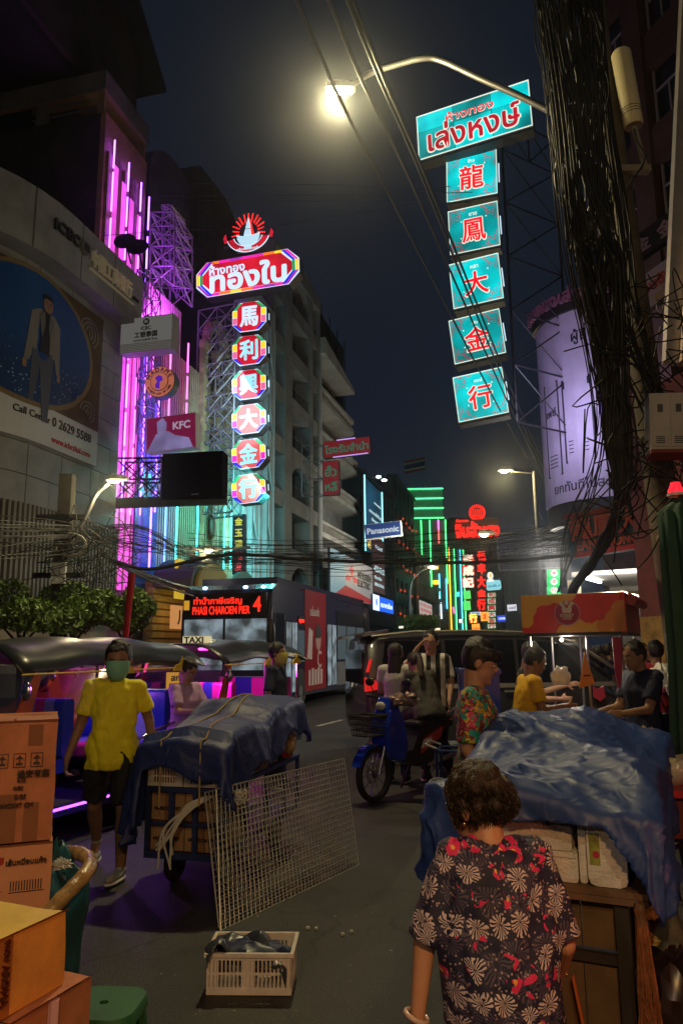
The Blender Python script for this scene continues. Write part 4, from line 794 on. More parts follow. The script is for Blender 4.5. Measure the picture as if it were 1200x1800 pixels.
for lab, x0, x1, y1, y0, Y, c, s, tc in (('small blue lit bank sign low at the far end of the street', 874, 890, 1093, 1082, 72, (.01, .06, .7), 'UOB', (1, 1, 1)), ('small white lightbox with dark letters before the grey ribbed building', 892, 908, 1074, 1063, 66, (.7, .7, .75), 'บะหมี่', (.03, .03, .15)), ('pale blue sign strip among the red cluster', 826, 846, 1082, 1076, 56, (.3, .5, .7), 'ทองแท้', (.3, .0, .1))):
    o, W, H = signframe('small_lit_sign', lab, 'sign', (x0, y1), (x1, y1 - 1), y0, Y, -8); g = MB(); g.box(0, W, 0, .3, 0, H); g.build('case', emi('box_' + s, c, .9), o); text(s, W * .7, H * .6, W / 2, H / 2, -.002, emi('boxt_' + s, tc, 1), o, .03)
for k, y in enumerate((1001, 1016, 1031)):
    o, W, H = signframe('green_sign', ['top', 'middle', 'lowest'][k] + ' of the three green lit panels with round characters above the red food canopy', 'sign', (962, y + 14), (985, y + 13), y, 30, -8)
    g = MB(); g.box(0, W, 0, .2, 0, H); g.build('case', emi('green_panel', (.02, .65, .15), 1, .2, 3), o); g = MB(); g.ext(circ(W / 2, H / 2, H * .42), -.01, -.001); g.build('round_face', emi('round_white', (.85, .95, .85), 1), o); text('興成行'[k], H * .5, H * .5, W / 2, H / 2, -.012, emi('notice_red', (1, 1, 1)), o, .02)
# mesh sign with crown
MESHM = mat('wire_mesh_steel', (.2, .2, .22), .45, .6)
o, W, H = signframe('mesh_sign', 'unlit wire mesh sign frame topped by a ray crown, hung across the street', 'sign', (877, 1003), (990, 998), 950, 30, -8)
g = MB(); n = 44; [g.bar((W * i / n, 0, 0), (W * i / n, 0, H), .012) for i in range(n + 1)]; [g.bar((0, 0, H * i / 20), (W, 0, H * i / 20), .012) for i in range(21)]; tag(g.build('mesh_wires', MESHM, o), kind='stuff')
g = MB(); [g.tube(p, .035, 5) for p in ([(0, 0, 0), (W, 0, 0)], [(0, 0, H), (W, 0, H)], [(0, 0, 0), (0, 0, H)], [(W, 0, 0), (W, 0, H)])]; g.build('frame', STEEL, o)
DL = mat('dim_letters', (.35, .36, .38), .5); text('ห้างทอง', W * .3, H * .14, W * .82, H * .9, -.02, DL, o, .01); text('โต๊ะกังเยาวราช', W * .8, H * .3, W * .5, H * .62, -.02, DL, o, .03); 
for k in range(3): text('大金行'[k], H * .16, H * .16, W * (.25 + .25 * k), H * .3, -.02, DKSTEEL, o, .02)
g = MB(); cx = W * .83
for i in range(9):
    a = R_(10 + i * 20); g.tube([(cx + .7 * math.cos(a), 0, H + .2 + .6 * math.sin(a)), (cx + 1.05 * math.cos(a), 0, H + .2 + .95 * math.sin(a))], .012, 4)
g.build('ray_rods', STEEL, o); g = MB(); g.ell((cx, 0, H + .12), (.4, .2, .25), 10); [g.ell((cx + x, 0, H + .38), (.07, .06, .12), 6) for x in (-.2, 0, .2)]; g.build('crown', mat('dull_crown', (.12, .11, .09), .5), o)
o, W, H = signframe('yellow_square_sign', 'small square sign outlined in yellow with a yellow swirl, hanging under the purple hoarding', 'sign', (977, 915), (992, 912), 893, 24, -8)
YN = emi('yellow_tube', (1, .85, .05), 1.6); g = MB(); g.box(0, W, 0, .1, 0, H); g.build('case', BLACKP, o); g = MB(); [g.box(a, b, -.02, 0, c, d) for a, b, c, d in ((0, W, 0, .04), (0, W, H - .04, H), (0, .04, 0, H))]; g.build('outline', YN, o); text('ร้', W * .6, H * .7, W / 2, H / 2, -.002, YN, o, .02)
# ================================================================ TEAL SIGN STACK (right)
TF = emi('teal_face', (.0, .56, .6), 1.0, .6, .7); TFD = emi('teal_face_dim', (.0, .32, .34), 1.0, .75, .7); TR = emi('teal_sign_red', (.95, .005, .02), .95, .25, 1); TRd = emi('teal_sign_dark_red', (.45, .005, .02), .95, .2, 1); TWt = emi('teal_sign_cream', (.85, .9, .75), .9)
Yr = 20.5
def frame_rim(o, W, H, m, t=.03, y=-.03):
    g = MB(); [g.box(a, b, y, -.013, c, d) for a, b, c, d in ((0, W, 0, t), (0, W, H - t, H), (0, t, t, H - t), (W - t, W, t, H - t))]; g.build('rim', m, o)
o, W, H = signframe('teal_top_sign', 'wide teal lightbox at the top with a dark red Thai shop name outlined in cream', 'sign', (736, 283), (936, 221), 205, Yr, -24)
g = MB(); g.box(0, W, 0, .4, -.1, H); g.build('case', CASE, o)
for i in range(3):
    for j in range(2): g = MB(); g.box(W * i / 3 + .01, W * (i + 1) / 3 - .01, -.012, 0, (H * .62) * j + .01, (H * .62 if j == 0 else H) - .01); g.build('face_panel', TF if (i + j) % 2 else TFD, o)
frame_rim(o, W, H, TWt)
def outl(s, w, h, x, z, o, b, m, bw=.028): text(s, w * 1.01, h * 1.02, x, z, -.013, TWt, o, b + bw, fit=False); text(s, w, h, x, z, -.026, m, o, b, fit=False)
outl('ห้างทอง', W * .42, H * .2, W * .48, H * .76, o, .01, TR); outl('เล่งหงษ์', W * .8, H * .55, W * .5, H * .4, o, .02, TRd, .035)
tl = [(785, 357, 278, 874, 340, '龍', 'ช้าง', 0), (791, 449, 372, 879, 431, '鳳', 'ชาย', 1), (797, 544, 464, 885, 524, '大', 'หลา', 0), (799, 641, 562, 889, 620, '金', 'เล่ง', 1), (806, 743, 662, 894, 725, '行', 'หงษ์', 0)]
for i, (x0, y1, y0, x1, y2, chh, th, dim) in enumerate(tl):
    o, W, H = signframe('teal_square_sign', '%s teal square lightbox from the top of the right stack with red character %s' % (['first', 'second', 'third', 'fourth', 'fifth'][i], chh), 'sign', (x0, y1), (x1, y2), y0, Yr, -20, 'teal square character signs on the right')
    g = MB(); g.box(0, W, 0, .4, -.08, H); g.build('case', CASE, o); g = MB(); g.box(0.01, W - .01, -.012, 0, .01, H - .01); g.build('face', TFD if dim else TF, o); frame_rim(o, W, H, TWt, .02)
    s_ = .055 * W; e = .05 * W
    for cx, cz, fx, fz in ((0, 0, 1, 1), (W, 0, -1, 1), (0, H, 1, -1), (W, H, -1, -1)):
        g = MB()
        def L(p, q):
            a = (cx + fx * p[0], -.02, cz + fz * p[1]); b = (cx + fx * q[0], -.02, cz + fz * q[1]); g.bar(a, b, .016)
        P = [(e, 6.5 * s_), (e, e), (6.5 * s_, e)]; [L(P[k], P[k + 1]) for k in range(2)]
        P = [(e + s_, 5 * s_), (e + s_, 2 * s_ + e), (e + 3 * s_, e + 2 * s_), (e + 3 * s_, e + .0 + s_), (5 * s_, e + s_)]; [L(P[k], P[k + 1]) for k in range(4)]
        P = [(e + 1.9 * s_, e + 3.2 * s_), (e + 3.4 * s_, e + 3.2 * s_), (e + 3.4 * s_, e + 1.9 * s_)]; [L(P[k], P[k + 1]) for k in range(2)]
        g.build('fret_corner', TRd, o)
    for a, b in ((.26, .7), (.24, .32), (.74, .3), (.76, .72)): g = MB(); g.ext(circ(W * a, H * b, .022, 8), -.02, -.013); g.build('dot', TWt, o)
    outl(chh, W * .46, H * .5, W / 2, H * .46, o, .016, TR, .034); text(th, W * .16, H * .08, W / 2, H * .83, -.014, TWt, o, .01)
    g = MB(); g.box(W + .02, W + .05, .1, .15, H * .3, H * .7); g.build('case_lamp', SW, o)
P0 = at(890, 740, 21.2); P1 = at(1005, 745, 22.5); z_ = [at(905, y, 21.2).z for y in (742, 640, 545, 450, 355, 262, 200)]
lattice('teal_sign_frame', 'dark steel lattice frame carrying the teal signs out from the right building', (P0.x + .3, P0.y, z_[0]), (P1.x, P1.y, z_[0]), z_, .035, None, mt=DKSTEEL)
# ================================================================ STREET LAMPS
LAMPC = (1, .82, .42)
BULB = emi('lamp_glow', (1, .84, .42), 60); BULBW = emi('lamp_glow_far', (1, .78, .35), 12)
def street_lamp(label, head, path, r, pole=None, hs=1.0, power=300, glow=BULB, m=STEEL):
    o = thing('street_lamp', label, 'street lamp', head); h = V(head)
    g = MB(); g.tube([V(p) - h for p in path], r, 7); g.build('lamp_arm', m, o, 60)
    if pole: g = MB(); g.tube([V(pole[0]) - h, V(pole[1]) - h], [pole[2], pole[2] * .8], 10); g.build('pole', CONC, o, 60)
    d = (V(path[1]) - V(path[0])); d.z *= .3; a = math.atan2(d.y, d.x)
    mx = M.Rotation(a, 4, 'Z') @ M.Diagonal((hs, hs, hs, 1))
    g = MB(); g.ext([(-.3, .02), (.42, .02), (.5, .1), (.3, .2), (-.15, .22), (-.3, .12)], -.15, .15, 0, mx); g.build('lamp_head', m, o, 40)
    g = MB(); g.ell((-.02, 0, .0), (.2, .12, .09), 12, 0); g.v = [(mx @ V(p))[:] for p in g.v]; g.build('lamp_glass', glow, o, 60)
    if power: l = lamp('street_lamp_light', 'POINT', h + V((0, 0, -.16)), power, LAMPC, .12); 
    return o
hd = at(592, 160, 9.5)
ap_ = [at(*p) for p in ((618, 150, 9.5), (652, 128, 9.5), (690, 116, 9.4), (740, 103, 9.2), (775, 106, 9.1), (840, 136, 8.8), (920, 172, 8.5), (1010, 218, 8.2))]
street_lamp('big yellow street lamp glowing at the top on a long bent arm', hd, spline(ap_, 4), .045, None, .55, 300)
lamp('street_lamp_light', 'SPOT', hd + V((0, 0, -.2)), 1100, LAMPC, .15, hd + V((.2, -.6, -6)), 125)
h2 = at(203, 845, 13.5); street_lamp('street lamp on a bent steel arm in front of the left bank wall', h2, [h2 + V((-.15, 0, .03))] + spline([at(190, 850, 13.5), at(172, 866, 13.6), at(158, 893, 13.6), at(142, 925, 13.7)], 4), .04, None, .5, 110)
h3 = at(367, 968, 20); street_lamp('street lamp hanging over the wires by the yellow shopfront', h3, [h3 + V((.1, 0, .06)), at(385, 966, 20), at(440, 962, 20.3)], .03, None, .6, 110)
h4 = at(886, 828, 33); street_lamp('distant yellow street lamp right of centre below the teal signs', h4, [h4 + V((.2, 0, .06)), at(905, 829, 33), at(935, 832, 33)], .04, (at(938, 828, 33), V((at(938, 828, 33).x, 33, 0)), .09), .9, 500)
h5 = at(757, 998, 52); h5 = at(759, 997, 52); street_lamp('small far street lamp on a curved pole by the beige shophouse', h5, spline([h5, at(745, 1001, 52), at(730, 1012, 52), at(722, 1030, 52), at(721, 1060, 52)], 3), .06, (at(721, 1060, 52), V((at(721, 1060, 52).x, 52, 0)), .1), 1.3, 130)
h6 = at(851, 940, 40); street_lamp('street lamp shining in front of the red neon shop name', h6, [h6 + V((.2, 0, .05)), at(880, 938, 40), at(960, 930, 40)], .04, None, 1.2, 100)
rl = S(2.2, -5.5, 7.6); street_lamp('street lamp standing behind the camera position on the right kerb', rl, [rl, rl + ND * .8 + V((0, 0, .3)), S(5.6, -5.5, 8.0)], .05, (S(5.6, -5.5, 0), S(5.6, -5.5, 8.1), .13), 1, 420)  # out of view, assumed from the light on camera-facing sides
# utility pole with street cabinet and antenna
pp = [at(1180, 1000, 8.2), at(1097, 400, 8.2)]; pb_ = pp[0] + (pp[0] - pp[1]) * (pp[0].z / (pp[1].z - pp[0].z)); pt_ = pp[1] + (pp[1] - pp[0]) * .9
up_ = thing('utility_pole', 'leaning concrete utility pole at right with grey cabinets and a cream antenna drum', 'utility pole', (pb_.x, pb_.y, 0)); U0 = V((pb_.x, pb_.y, 0))
POLE = mat('pole_concrete', (.12, .1, .075), .85, noise_s=2, noise_a=.5, bump=.4, bump_s=15)
g = MB(); g.tube([pb_ - U0, pt_ - U0], [.19, .13], 10); g.build('pole', POLE, up_, 50)
cab = mat('cabinet_grey', (.42, .4, .38), .5, noise_s=2, noise_a=.2)
c0 = at(1143, 790, 7.1) - U0
g = MB(); g.box(0, .36, 0, .3, 0, .58); cb = g.build('cabinet', cab, up_); cb.location = c0; cb.rotation_euler = (0, R_(3), R_(-12))
for k in range(2): g = MB(); g.box(.02 + .17 * k, .17 + .17 * k, -.012, 0, .03, .55); d = g.build('cabinet_door', cab, cb); 
for k in range(2): g = MB(); [g.box(.05 + .17 * k, .13 + .17 * k, -.02, -.012, .06 + .02 * i, .068 + .02 * i) for i in range(4)]; g.box(.07 + .17 * k, .12 + .17 * k, -.02, -.012, .38, .46); g.build('cabinet_louvre', DKSTEEL, cb)
g = MB(); g.box(.0, .37, -.03, .3, -.04, -.005); g.build('cabinet_base', mat('rust_red', (.2, .03, .03), .7), cb)
g = MB(); g.box(0, .2, -.1, .1, 0, .42); q = g.build('junction_box', mat('tan_box', (.28, .22, .15), .7, noise_s=3), up_); q.location = at(1165, 1010, 7.6) - U0
g = MB(); g.box(0, .14, -.05, .05, 0, .12); q = g.build('junction_box', mat('olive_box', (.2, .18, .08), .7), up_); q.location = at(1048, 565, 7.6) - U0
# antenna drum
a0 = at(1113, 222, 8.0) - U0; a1 = at(1090, 92, 8.0) - U0
CRA = mat('cream_antenna', (.8, .7, .42), .5, noise_s=1, noise_a=.1)
g = MB(); ax = (a1 - a0); L = ax.length; q = ax.to_track_quat('Z', 'Y').to_matrix().to_4x4(); g.lathe([(.005, 0), (.1, 0), (.115, .02), (.118, L * .3), (.12, L - .03), (.1, L), (.005, L + .01)], 20, 0, M.Translation(a0) @ q); dr = g.build('antenna_drum', CRA, up_, 40)
for k in range(3): g = MB(); g.lathe([(.119, 0), (.1215, .004), (.119, .008)], 20, 0, M.Translation(a0 + ax * (.14 + .035 * k)) @ q); g.build('drum_band', BLACKP, dr)
g = MB(); g.lathe([(.02, -.01), (.1, -.01), (.1, 0)], 16, 0, M.Translation(a0) @ q); g.build('drum_base', mat('tan_box', (.28, .22, .15)), dr)
g = MB(); g.tube([a0, at(1135, 300, 8.0) - U0], .035, 8); g.box(-.25, .28, -.05, .05, -.03, .05, 0, M.Translation(at(1100, 300, 8.05) - U0)); g.build('antenna_bracket', mat('bracket_grey', (.3, .26, .2), .6), up_)
g = MB(); g.tube(spline([a0, at(1120, 250, 7.9) - U0, at(1133, 275, 7.9) - U0, at(1122, 300, 7.9) - U0, at(1100, 330, 7.9) - U0]), .012, 5); g.build('antenna_cable', WIRE, up_)
# left utility pole
lp = at(120, 835, 13.9); o = thing('utility_pole', 'square dark concrete pole wrapped in cables before the left slatted screen', 'utility pole', (lp.x, lp.y, 0)); g = MB(); g.box(-.12, .12, -.12, .12, 0, lp.z); g.build('pole', mat('dark_concrete', (.07, .065, .06), .9, noise_s=3), o)  # concrete simply toned dark
g = MB(); [g.box(-.5, .5, -.16, -.1, lp.z - .9 - 1.1 * k, lp.z - .8 - 1.1 * k) for k in range(2)]; g.build('cross_arm', DKSTEEL, o); g = MB(); g.box(-.13, .13, -.2, -.12, 2.9, 3.3); g.build('number_plate', WHITEP, o)
# ================================================================ WIRES
W1 = []
def px_path(pts, j=0, jy=0): return spline([at(x + U(-j, j), y + U(-j, j), Y + U(-jy, jy)) for x, y, Y in pts], 5)
W1 = [px_path([(512, -20, 5), (600, 180, 7), (700, 375, 10), (800, 570, 14.5), (900, 760, 22), (985, 900, 32)]),
      px_path([(570, -20, 5), (640, 150, 6.6), (720, 315, 9), (810, 520, 13), (905, 735, 21), (988, 900, 32)]),
      px_path([(603, -20, 5), (672, 150, 6.5), (745, 320, 9), (830, 535, 13.5), (915, 740, 22), (992, 900, 32)]),
      px_path([(611, -20, 5), (680, 150, 6.6), (752, 320, 9.1), (838, 535, 13.6), (922, 740, 22), (996, 900, 32)])]
tag(wires('power_line', W1[:1], .022, WIRE), 'lone leftmost thick black line crossing the sky diagonally', 'cable', 'power lines crossing the sky')
tag(wires('power_line', W1[1:2], .02, WIRE), 'second thick black line crossing the sky diagonally, left of the close pair', 'cable', 'power lines crossing the sky')
tag(wires('power_line', W1[2:3], .02, WIRE), 'left line of the close pair crossing the sky diagonally', 'cable', 'power lines crossing the sky')
tag(wires('power_line', W1[3:], .02, WIRE), 'right line of the close pair crossing the sky diagonally', 'cable', 'power lines crossing the sky')
GW_ = mat('glossy_cable', (.012, .012, .012), .6, spec=.3)
# thin crossing wires
thin = [[at(265, 322, 22), at(600, 325, 20), at(790, 328, 16)], [at(270, 345, 22), at(600, 343, 20), at(830, 338, 16)], [at(270, 352, 22), at(600, 354, 20), at(830, 356, 16)]]
thin = [spline(p, 5) for p in thin] + [px_path([(0, 430, 20), (300, 405, 22), (440, 402, 21), (600, 378, 19), (770, 355, 16)])]
for k in range(6): thin.append(px_path([(290, 356 + 14 * k, 24), (380, 385 + 16 * k, 25), (450, 420 + 14 * k, 26)]))
tag(wires('thin_wires', thin, .008, GW_), 'thin wires strung across the sky to the red emblem', 'cable', kind='stuff')
# street crossing bundles
L1 = []
for k in range(26):
    y = U(905, 985); y2 = U(955, 985)
    L1.append(px_path([(-20, y, 11 + U(-1, 1)), (130, 945 + (y - 945) * .5 + U(-8, 8), 13.5), (240, 945 + U(-25, 25), 16), (330, y2, 19), (420, y2 + U(0, 22), 22)], 2))
tag(wires('cable_bundle', L1, .008, GW_), 'tangle of black cables running along the left slatted screen', 'cable', kind='stuff')
L2 = []
for k in range(30):
    y = U(935, 1000); L2.append(px_path([(330, y, 19), (480, y + U(-6, 14), 22), (640, y + U(-6, 18), 24), (800, y - U(-4, 18), 24), (900, y - U(4, 35), 22), (1000, y - U(10, 50), 19)], 2))
tag(wires('cable_bundle', L2, .009, GW_), 'loose sagging cables crossing the street above the bus', 'cable', kind='stuff')
L3 = [px_path([(195, 985, 15), (270, 1000, 16), (400, 975, 17), (560, 985, 17.5), (760, 990, 17.5), (900, 985, 17), (1010, 975, 15)], 1.2) for k in range(7)]
tag(wires('thick_cable', L3, .03, WIRE), 'thick black cable strung right across the street at roof height of the bus', 'cable')
L3 = []
for k in range(12): L3.append(px_path([(180, 975, 14.5), (260, 1010 + U(-6, 10), 17), (350, 1045 + U(-6, 6), 20), (430, 1060, 23)], 2))
tag(wires('cable_bundle', L3, .016, WIRE), 'drooping cable bundle from the left pole towards the bus', 'cable', kind='stuff')
lo_ = []
for k in range(5): c_ = at(124, 958, 13.3); rr_ = .27 + U(-.02, .02); lo_.append([c_ + V((rr_ * math.cos(t * .3927), 0, rr_ * .75 * math.sin(t * .3927))) for t in range(17)])
tag(wires('cable_coil', lo_, .012, mat('pale_cable', (.3, .28, .24), .5)), 'pale coil of spare cable hanging below the left pole', 'cable')
t_ = []
for k in range(45):
    c_ = at(U(100, 215), U(895, 1010), 13.4 + U(-.3, .5)); t_.append(spline([c_, c_ + V((U(-.6, .6), U(-.2, .2), U(-.5, .3))), c_ + V((U(-.9, .9), U(-.2, .2), U(-.9, .2)))], 4))
tag(wires('cable_tangle', t_, .008, WIRE), 'messy knot of black cables round the left pole', 'cable', kind='stuff')
# great hanging bundle on the right
Bd = []
for k in range(85):
    t = k / 85; x0 = 945 + 92 * t + U(-6, 6)
    j_ = U(-14, 14); Bd.append(px_path([(x0 + j_, -20, 7.2 + U(-.3, .3)), (x0 + 10 + U(-14, 14), 70, 7.2), (x0 + 22 + U(-15, 15), 150, 7.2), (975 + 85 * t + U(-16, 16), 240, 7.3), (988 + 80 * t + U(-14, 14), 320, 7.3), (1000 + 78 * t + U(-18, 18), 400, 7.3), (1012 + 75 * t + U(-14, 14), 480, 7.4 + U(-.2, .2)), (1045 + 50 * t + U(-14, 14), 640, 7.4), (1068 + 35 * t + U(-12, 12), 760, 7.5), (1075 + 40 * t + U(-9, 9), 860, 7.6)], 2))
tag(wires('hanging_cable_mass', Bd[::4], .017, WIRE), 'thick main cables within the hanging curtain of cables', 'cable', kind='stuff'); Bd = [b for k_, b in enumerate(Bd) if k_ % 4]
tag(wires('hanging_cable_mass', Bd, .007, GW_), 'huge curtain of black cables hanging down the right side to the pole', 'cable', kind='stuff')
Bd = []
for k in range(12): Bd.append(px_path([(935 + 3 * k, -20, 7), (960 + 4 * k, 200, 7.1), (985 + 4 * k, 430, 7.3), (1030 + 3 * k, 640, 8), (1050 + U(-10, 10), 800, 9), (1010 + U(-20, 20), 930, 12), (985 + U(-6, 6), 1040, 15)], 2))
tag(wires('loose_wires', Bd, .007, GW_), 'separate thin wires left of the cable curtain', 'cable', kind='stuff')
Bd = []
for k in range(26): Bd.append(px_path([(1095 + U(-16, 16), 850, 7.6), (1085 + U(-10, 10), 900, 8), (1062 + U(-10, 10), 950, 9), (1035 + U(-9, 9), 995, 10.5), (1010 + U(-8, 8), 1030, 12), (1000 + U(-6, 6), 1060, 13)], 2))
tag(wires('cable_trunk', Bd, .018, WIRE), 'thick twisted cable trunk curving down across the blue shop sign', 'cable', kind='stuff')
Bd = []
for k in range(60):
    c_ = at(U(1040, 1200), U(480, 880) ** 1.0, 7.5 + U(-.3, .4)); d = .35; Bd.append(spline([c_, c_ + V((U(-d, d), U(-.1, .1), U(-.5, .2))), c_ + V((U(-d, d), U(-.1, .1), U(-.8, .1))), c_ + V((U(-d, d), U(-.1, .1), U(-1.1, 0)))], 4))
for k in range(24): Bd.append(px_path([(1020 + k * 1.5, -20, 7.5), (1038 + k * 1.6, 200, 7.6), (1056 + k * 2.2, 400, 7.6), (1120 + U(-20, 20), 600, 7.6), (1160 + U(-20, 20), 720, 7.6), (1190 + U(-10, 15), 800, 7.4)], 2))
tag(wires('cable_tangle', Bd, .008, GW_), 'snarl of loose cables around the leaning right pole', 'cable', kind='stuff')
# ================================================================ RIGHT-HAND BUILDINGS
RB = thing('corner_apartment_block', 'dark reddish brown apartment tower at the top right with recessed window columns', 'building', (at(1035, 300, 22).x, 22, 0), R_(-71))
RBW = mat('red_brown_render', (.09, .045, .035), .8, noise_s=.7, noise_a=.4)
g = MB(); g.box(0, 9, .4, 8, 0, 32); g.build('wall', RBW, RB)
zb = [10.5, 13.6, 16.7, 19.8, 22.9, 26, 29]
for x in (0, 2.0, 4.0, 6.0): g = MB(); g.box(x, x + .75, -.05 if x else 0, .4, 8, 32); g.build('pier', RBW, RB)
for x in (.75, 2.75, 4.75, 6.75):
    for z in zb:
        g = MB(); g.box(x, x + 1.25, .05, .4, z + 1.9, z + 3.1); g.build('spandrel', RBW, RB)
        wd = MB().box(x + .08, x + 1.17, .3, .34, z + .05, z + 1.88).build('window', GLASSD, RB)
        g = MB(); g.box(x + .04, x + .09, .24, .3, z, z + 1.9); g.box(x + .09, x + 1.17, .24, .29, z + 1.15, z + 1.2); g.box(x + 1.16, x + 1.21, .24, .3, z, z + 1.9); g.box(x + .6, x + .64, .24, .29, z, z + 1.15); g.build('frame', mat('window_frame_violet', (.35, .3, .38), .5), wd)
g = MB(); g.box(-1, 9, .2, 6, 2.4, 8); g.build('lower_wall', mat('lower_render', (.12, .08, .07), .8, noise_s=1), RB)
for k, (x, z, w_) in enumerate(((-.2, 9.5, 8),)):
    o, W, H = signframe('black_glyph_sign', 'black fascia with dull violet Chinese glyphs under the brown apartment block', 'sign', (1108, 465), (1195, 405), 420, 17.5, -50); g = MB(); g.box(0, W, 0, .2, 0, H); g.build('case', mat('black_fascia', (.012, .01, .012), .5), o)
    for i in range(2): text('金金'[i], H * .7, H * .62, W * (.3 + .5 * i), H * .5, -.002, mat('dull_violet_letters', (.22, .15, .18), .6), o, .04)
o, W, H = signframe('pink_shop_board', 'pale violet board with dark red Thai letters below the black fascia', 'sign', (1136, 545), (1200, 500), 480, 17.3, -50); g = MB(); g.box(0, W, 0, .2, 0, H); g.build('case', mat('violet_board', (.3, .24, .3), .6, noise_s=1), o); text('อบชัย', W * .8, H * .5, W * .5, H * .6, -.002, mat('dull_red_letters', (.3, .03, .02)), o, .05); text('กว่า', W * .6, H * .3, W * .5, H * .2, -.002, mat('dull_gold', (.3, .2, .08), .5), o, .05)
# curved purple hoarding: cylinder section
PH = mat('purple_hoarding_print', (.5, .44, .62), .5, noise_s=.4, noise_a=.25)
cxy = at(1062, 700, 23.5); Rr = 2.1
zb0 = at(1000, 872, 21.5).z; zb1 = at(1000, 545, 21.5).z
hp = thing('curved_hoarding', 'large curved lilac advertising hoarding showing two outlined phones, wrapped round the right corner', 'billboard', (cxy.x, cxy.y, 0))
def wraph(p):  # x = arc metres (0 = facing camera), y = inward offset
    a = -math.pi / 2 + p[0] / Rr; r = Rr - p[1]; return (r * math.cos(a), r * math.sin(a), p[2])
def hgrid(x0, x1, y0, y1, z0, z1, m, nm, n=24):
    g = MB(); [g.box(x0 + (x1 - x0) * i / n, x0 + (x1 - x0) * (i + 1) / n, y0, y1, z0, z1) for i in range(n)]; g.v = [wraph(p) for p in g.v]; return g.build(nm, m, hp)
hgrid(-3.6, 4.2, 0, .1, zb0, zb1 + .2, PH, 'hoarding_print'); hgrid(-3.8, 4.2, -.12, .2, zb1 + .2, zb1 + .85, mat('dark_rim', (.02, .018, .02), .6), 'rim_band'); hgrid(-3.6, 4.2, .05, .3, zb0 - .7, zb0, mat('dark_rim', (.02, .018, .02)), 'lower_band'); hgrid(-.9, .1, -.01, 0, zb0 + 1.9, zb1, mat('violet_panel', (.08, .03, .32), .5), 'violet_panel', 6)
PHO = mat('phone_outline', (.03, .03, .05), .5)
def phone(x, z, w_, h_):
    g = MB()
    for (a, b, c_, d_) in ((0, w_, 0, .05), (0, w_, h_ - .05, h_), (0, .05, 0, h_), (w_ - .05, w_, 0, h_)): g.box(x + a, x + b, -.012, 0, z + c_, z + d_)
    g.box(x + .05, x + w_ - .05, -.012, 0, z + h_ - .3, z + h_ - .05) if w_ > .9 else None
    for i in range(4): g.box(x + .15, x + w_ - .2, -.012, 0, z + .3 + .12 * i, z + .33 + .12 * i)
    g.v = [wraph(p) for p in g.v]; g.build('phone_outline', PHO, hp)
phone(-3.0, zb0 + .9, .75, 3.1); phone(-2.1, zb0 + 1.2, 1.0, 2.7)
text('เพย์', .5, .4, -2.65, zb0 + 3.0, 0, PHO, hp, .02, fn=wraph); text('ยกทันทีไม่สะดุด', 2.4, .5, -1.5, zb0 + .45, 0, PHO, hp, .01, fn=wraph); text('ต่อ', .6, .7, 1.6, zb0 + .9, 0, mat('violet_letters', (.12, .02, .2), .5), hp, .04, fn=wraph); text('ผู้ชี้', .7, .5, -1.4, zb1 - .7, 0, PHO, hp, .02, fn=wraph)
text('ห้างทองเล่งหงษ์', 3.4, .5, -1.9, zb1 + .7, -.14, mat('dull_pink_letters', (.3, .12, .2), .5), hp, .04, fn=wraph, deep=.12)
# blue shop fascia
o, W, H = signframe('blue_shop_fascia', 'dark blue shop fascia with red raised Chinese characters over Latin letters', 'sign', (1003, 982), (1135, 962), 903, 17.5, -32)
g = MB(); g.box(0, W, 0, .25, 0, H); g.build('case', mat('fascia_blue', (.015, .06, .1), .45, noise_s=1, noise_a=.3), o)
g = MB(); g.box(0, W, -.05, 0, 0, .12); g.box(0, W, -.05, 0, H - .12, H); g.build('red_trim', mat('fascia_red', (.25, .02, .03), .5), o)
FR = mat('raised_red_letters', (.4, .06, .04), .5); text('EANGHONG', W * .82, H * .2, W * .52, H * .24, -.05, FR, o, .03, fit=False, deep=.05)
for i in range(3): text('龍鳳大'[i], H * .48, H * .5, W * (.2 + .32 * i), H * .62, -.05, FR, o, .02, deep=.05)
# shop under the fascia, white lit ceiling
base = at(1010, 1100, 18); rs = thing('corner_shop', 'street corner shop with a white lit ceiling and maroon side walls under the blue fascia', 'shop', (base.x, base.y, 0), R_(-32))
WCE = mat('shop_ceiling', (.6, .56, .5), .6); MAR = mat('maroon_wall', (.16, .04, .04), .6, noise_s=1.2, noise_a=.4)
g = MB(); g.box(0, 3.2, 0, 4, 3.35, 3.45); g.build('ceiling', WCE, rs); g = MB(); g.box(0, 3.2, 4, 4.2, 0, 3.4); g.build('back_wall', mat('shop_back_wall', (.3, .26, .2), .7, noise_s=3), rs)
g = MB(); g.box(2.1, 2.35, -.3, 4, 0, 3.3); g.box(2.5, 3.4, -.5, 4, 0, 3.8); g.build('side_wall', MAR, rs); g = MB(); g.box(-.25, 0, .5, .8, 0, 3.3); g.build('post', mat('cream_post', (.4, .33, .22), .7), rs)
g = MB(); g.box(.25, .33, .1, 1.6, 3.28, 3.33); g.build('tube_light', emi('tube_white', (.9, .97, 1), 10), rs); lamp('shop_light', 'AREA', (base.x + .6, base.y - 1.6, 3.0), 150, (.95, .95, .9), .8, (base.x + 1, base.y + 1, 0))
g = MB(); g.box(-.2, 2.4, -1.2, .3, 2.75, 2.85); g.box(-.2, 2.4, -1.2, -1.1, 2.6, 2.75); g.build('canopy', mat('tan_canopy', (.4, .33, .22), .6), rs)
for k in range(7): g = MB(); g.box(.2 + .26 * k, .4 + .26 * k, 3.8, 3.98, 1.0, 1.6); g.build('goods_box', mat('goods%d' % (k % 3), [(.4, .1, .05), (.5, .4, .2), (.1, .2, .3)][k % 3], .6), rs)
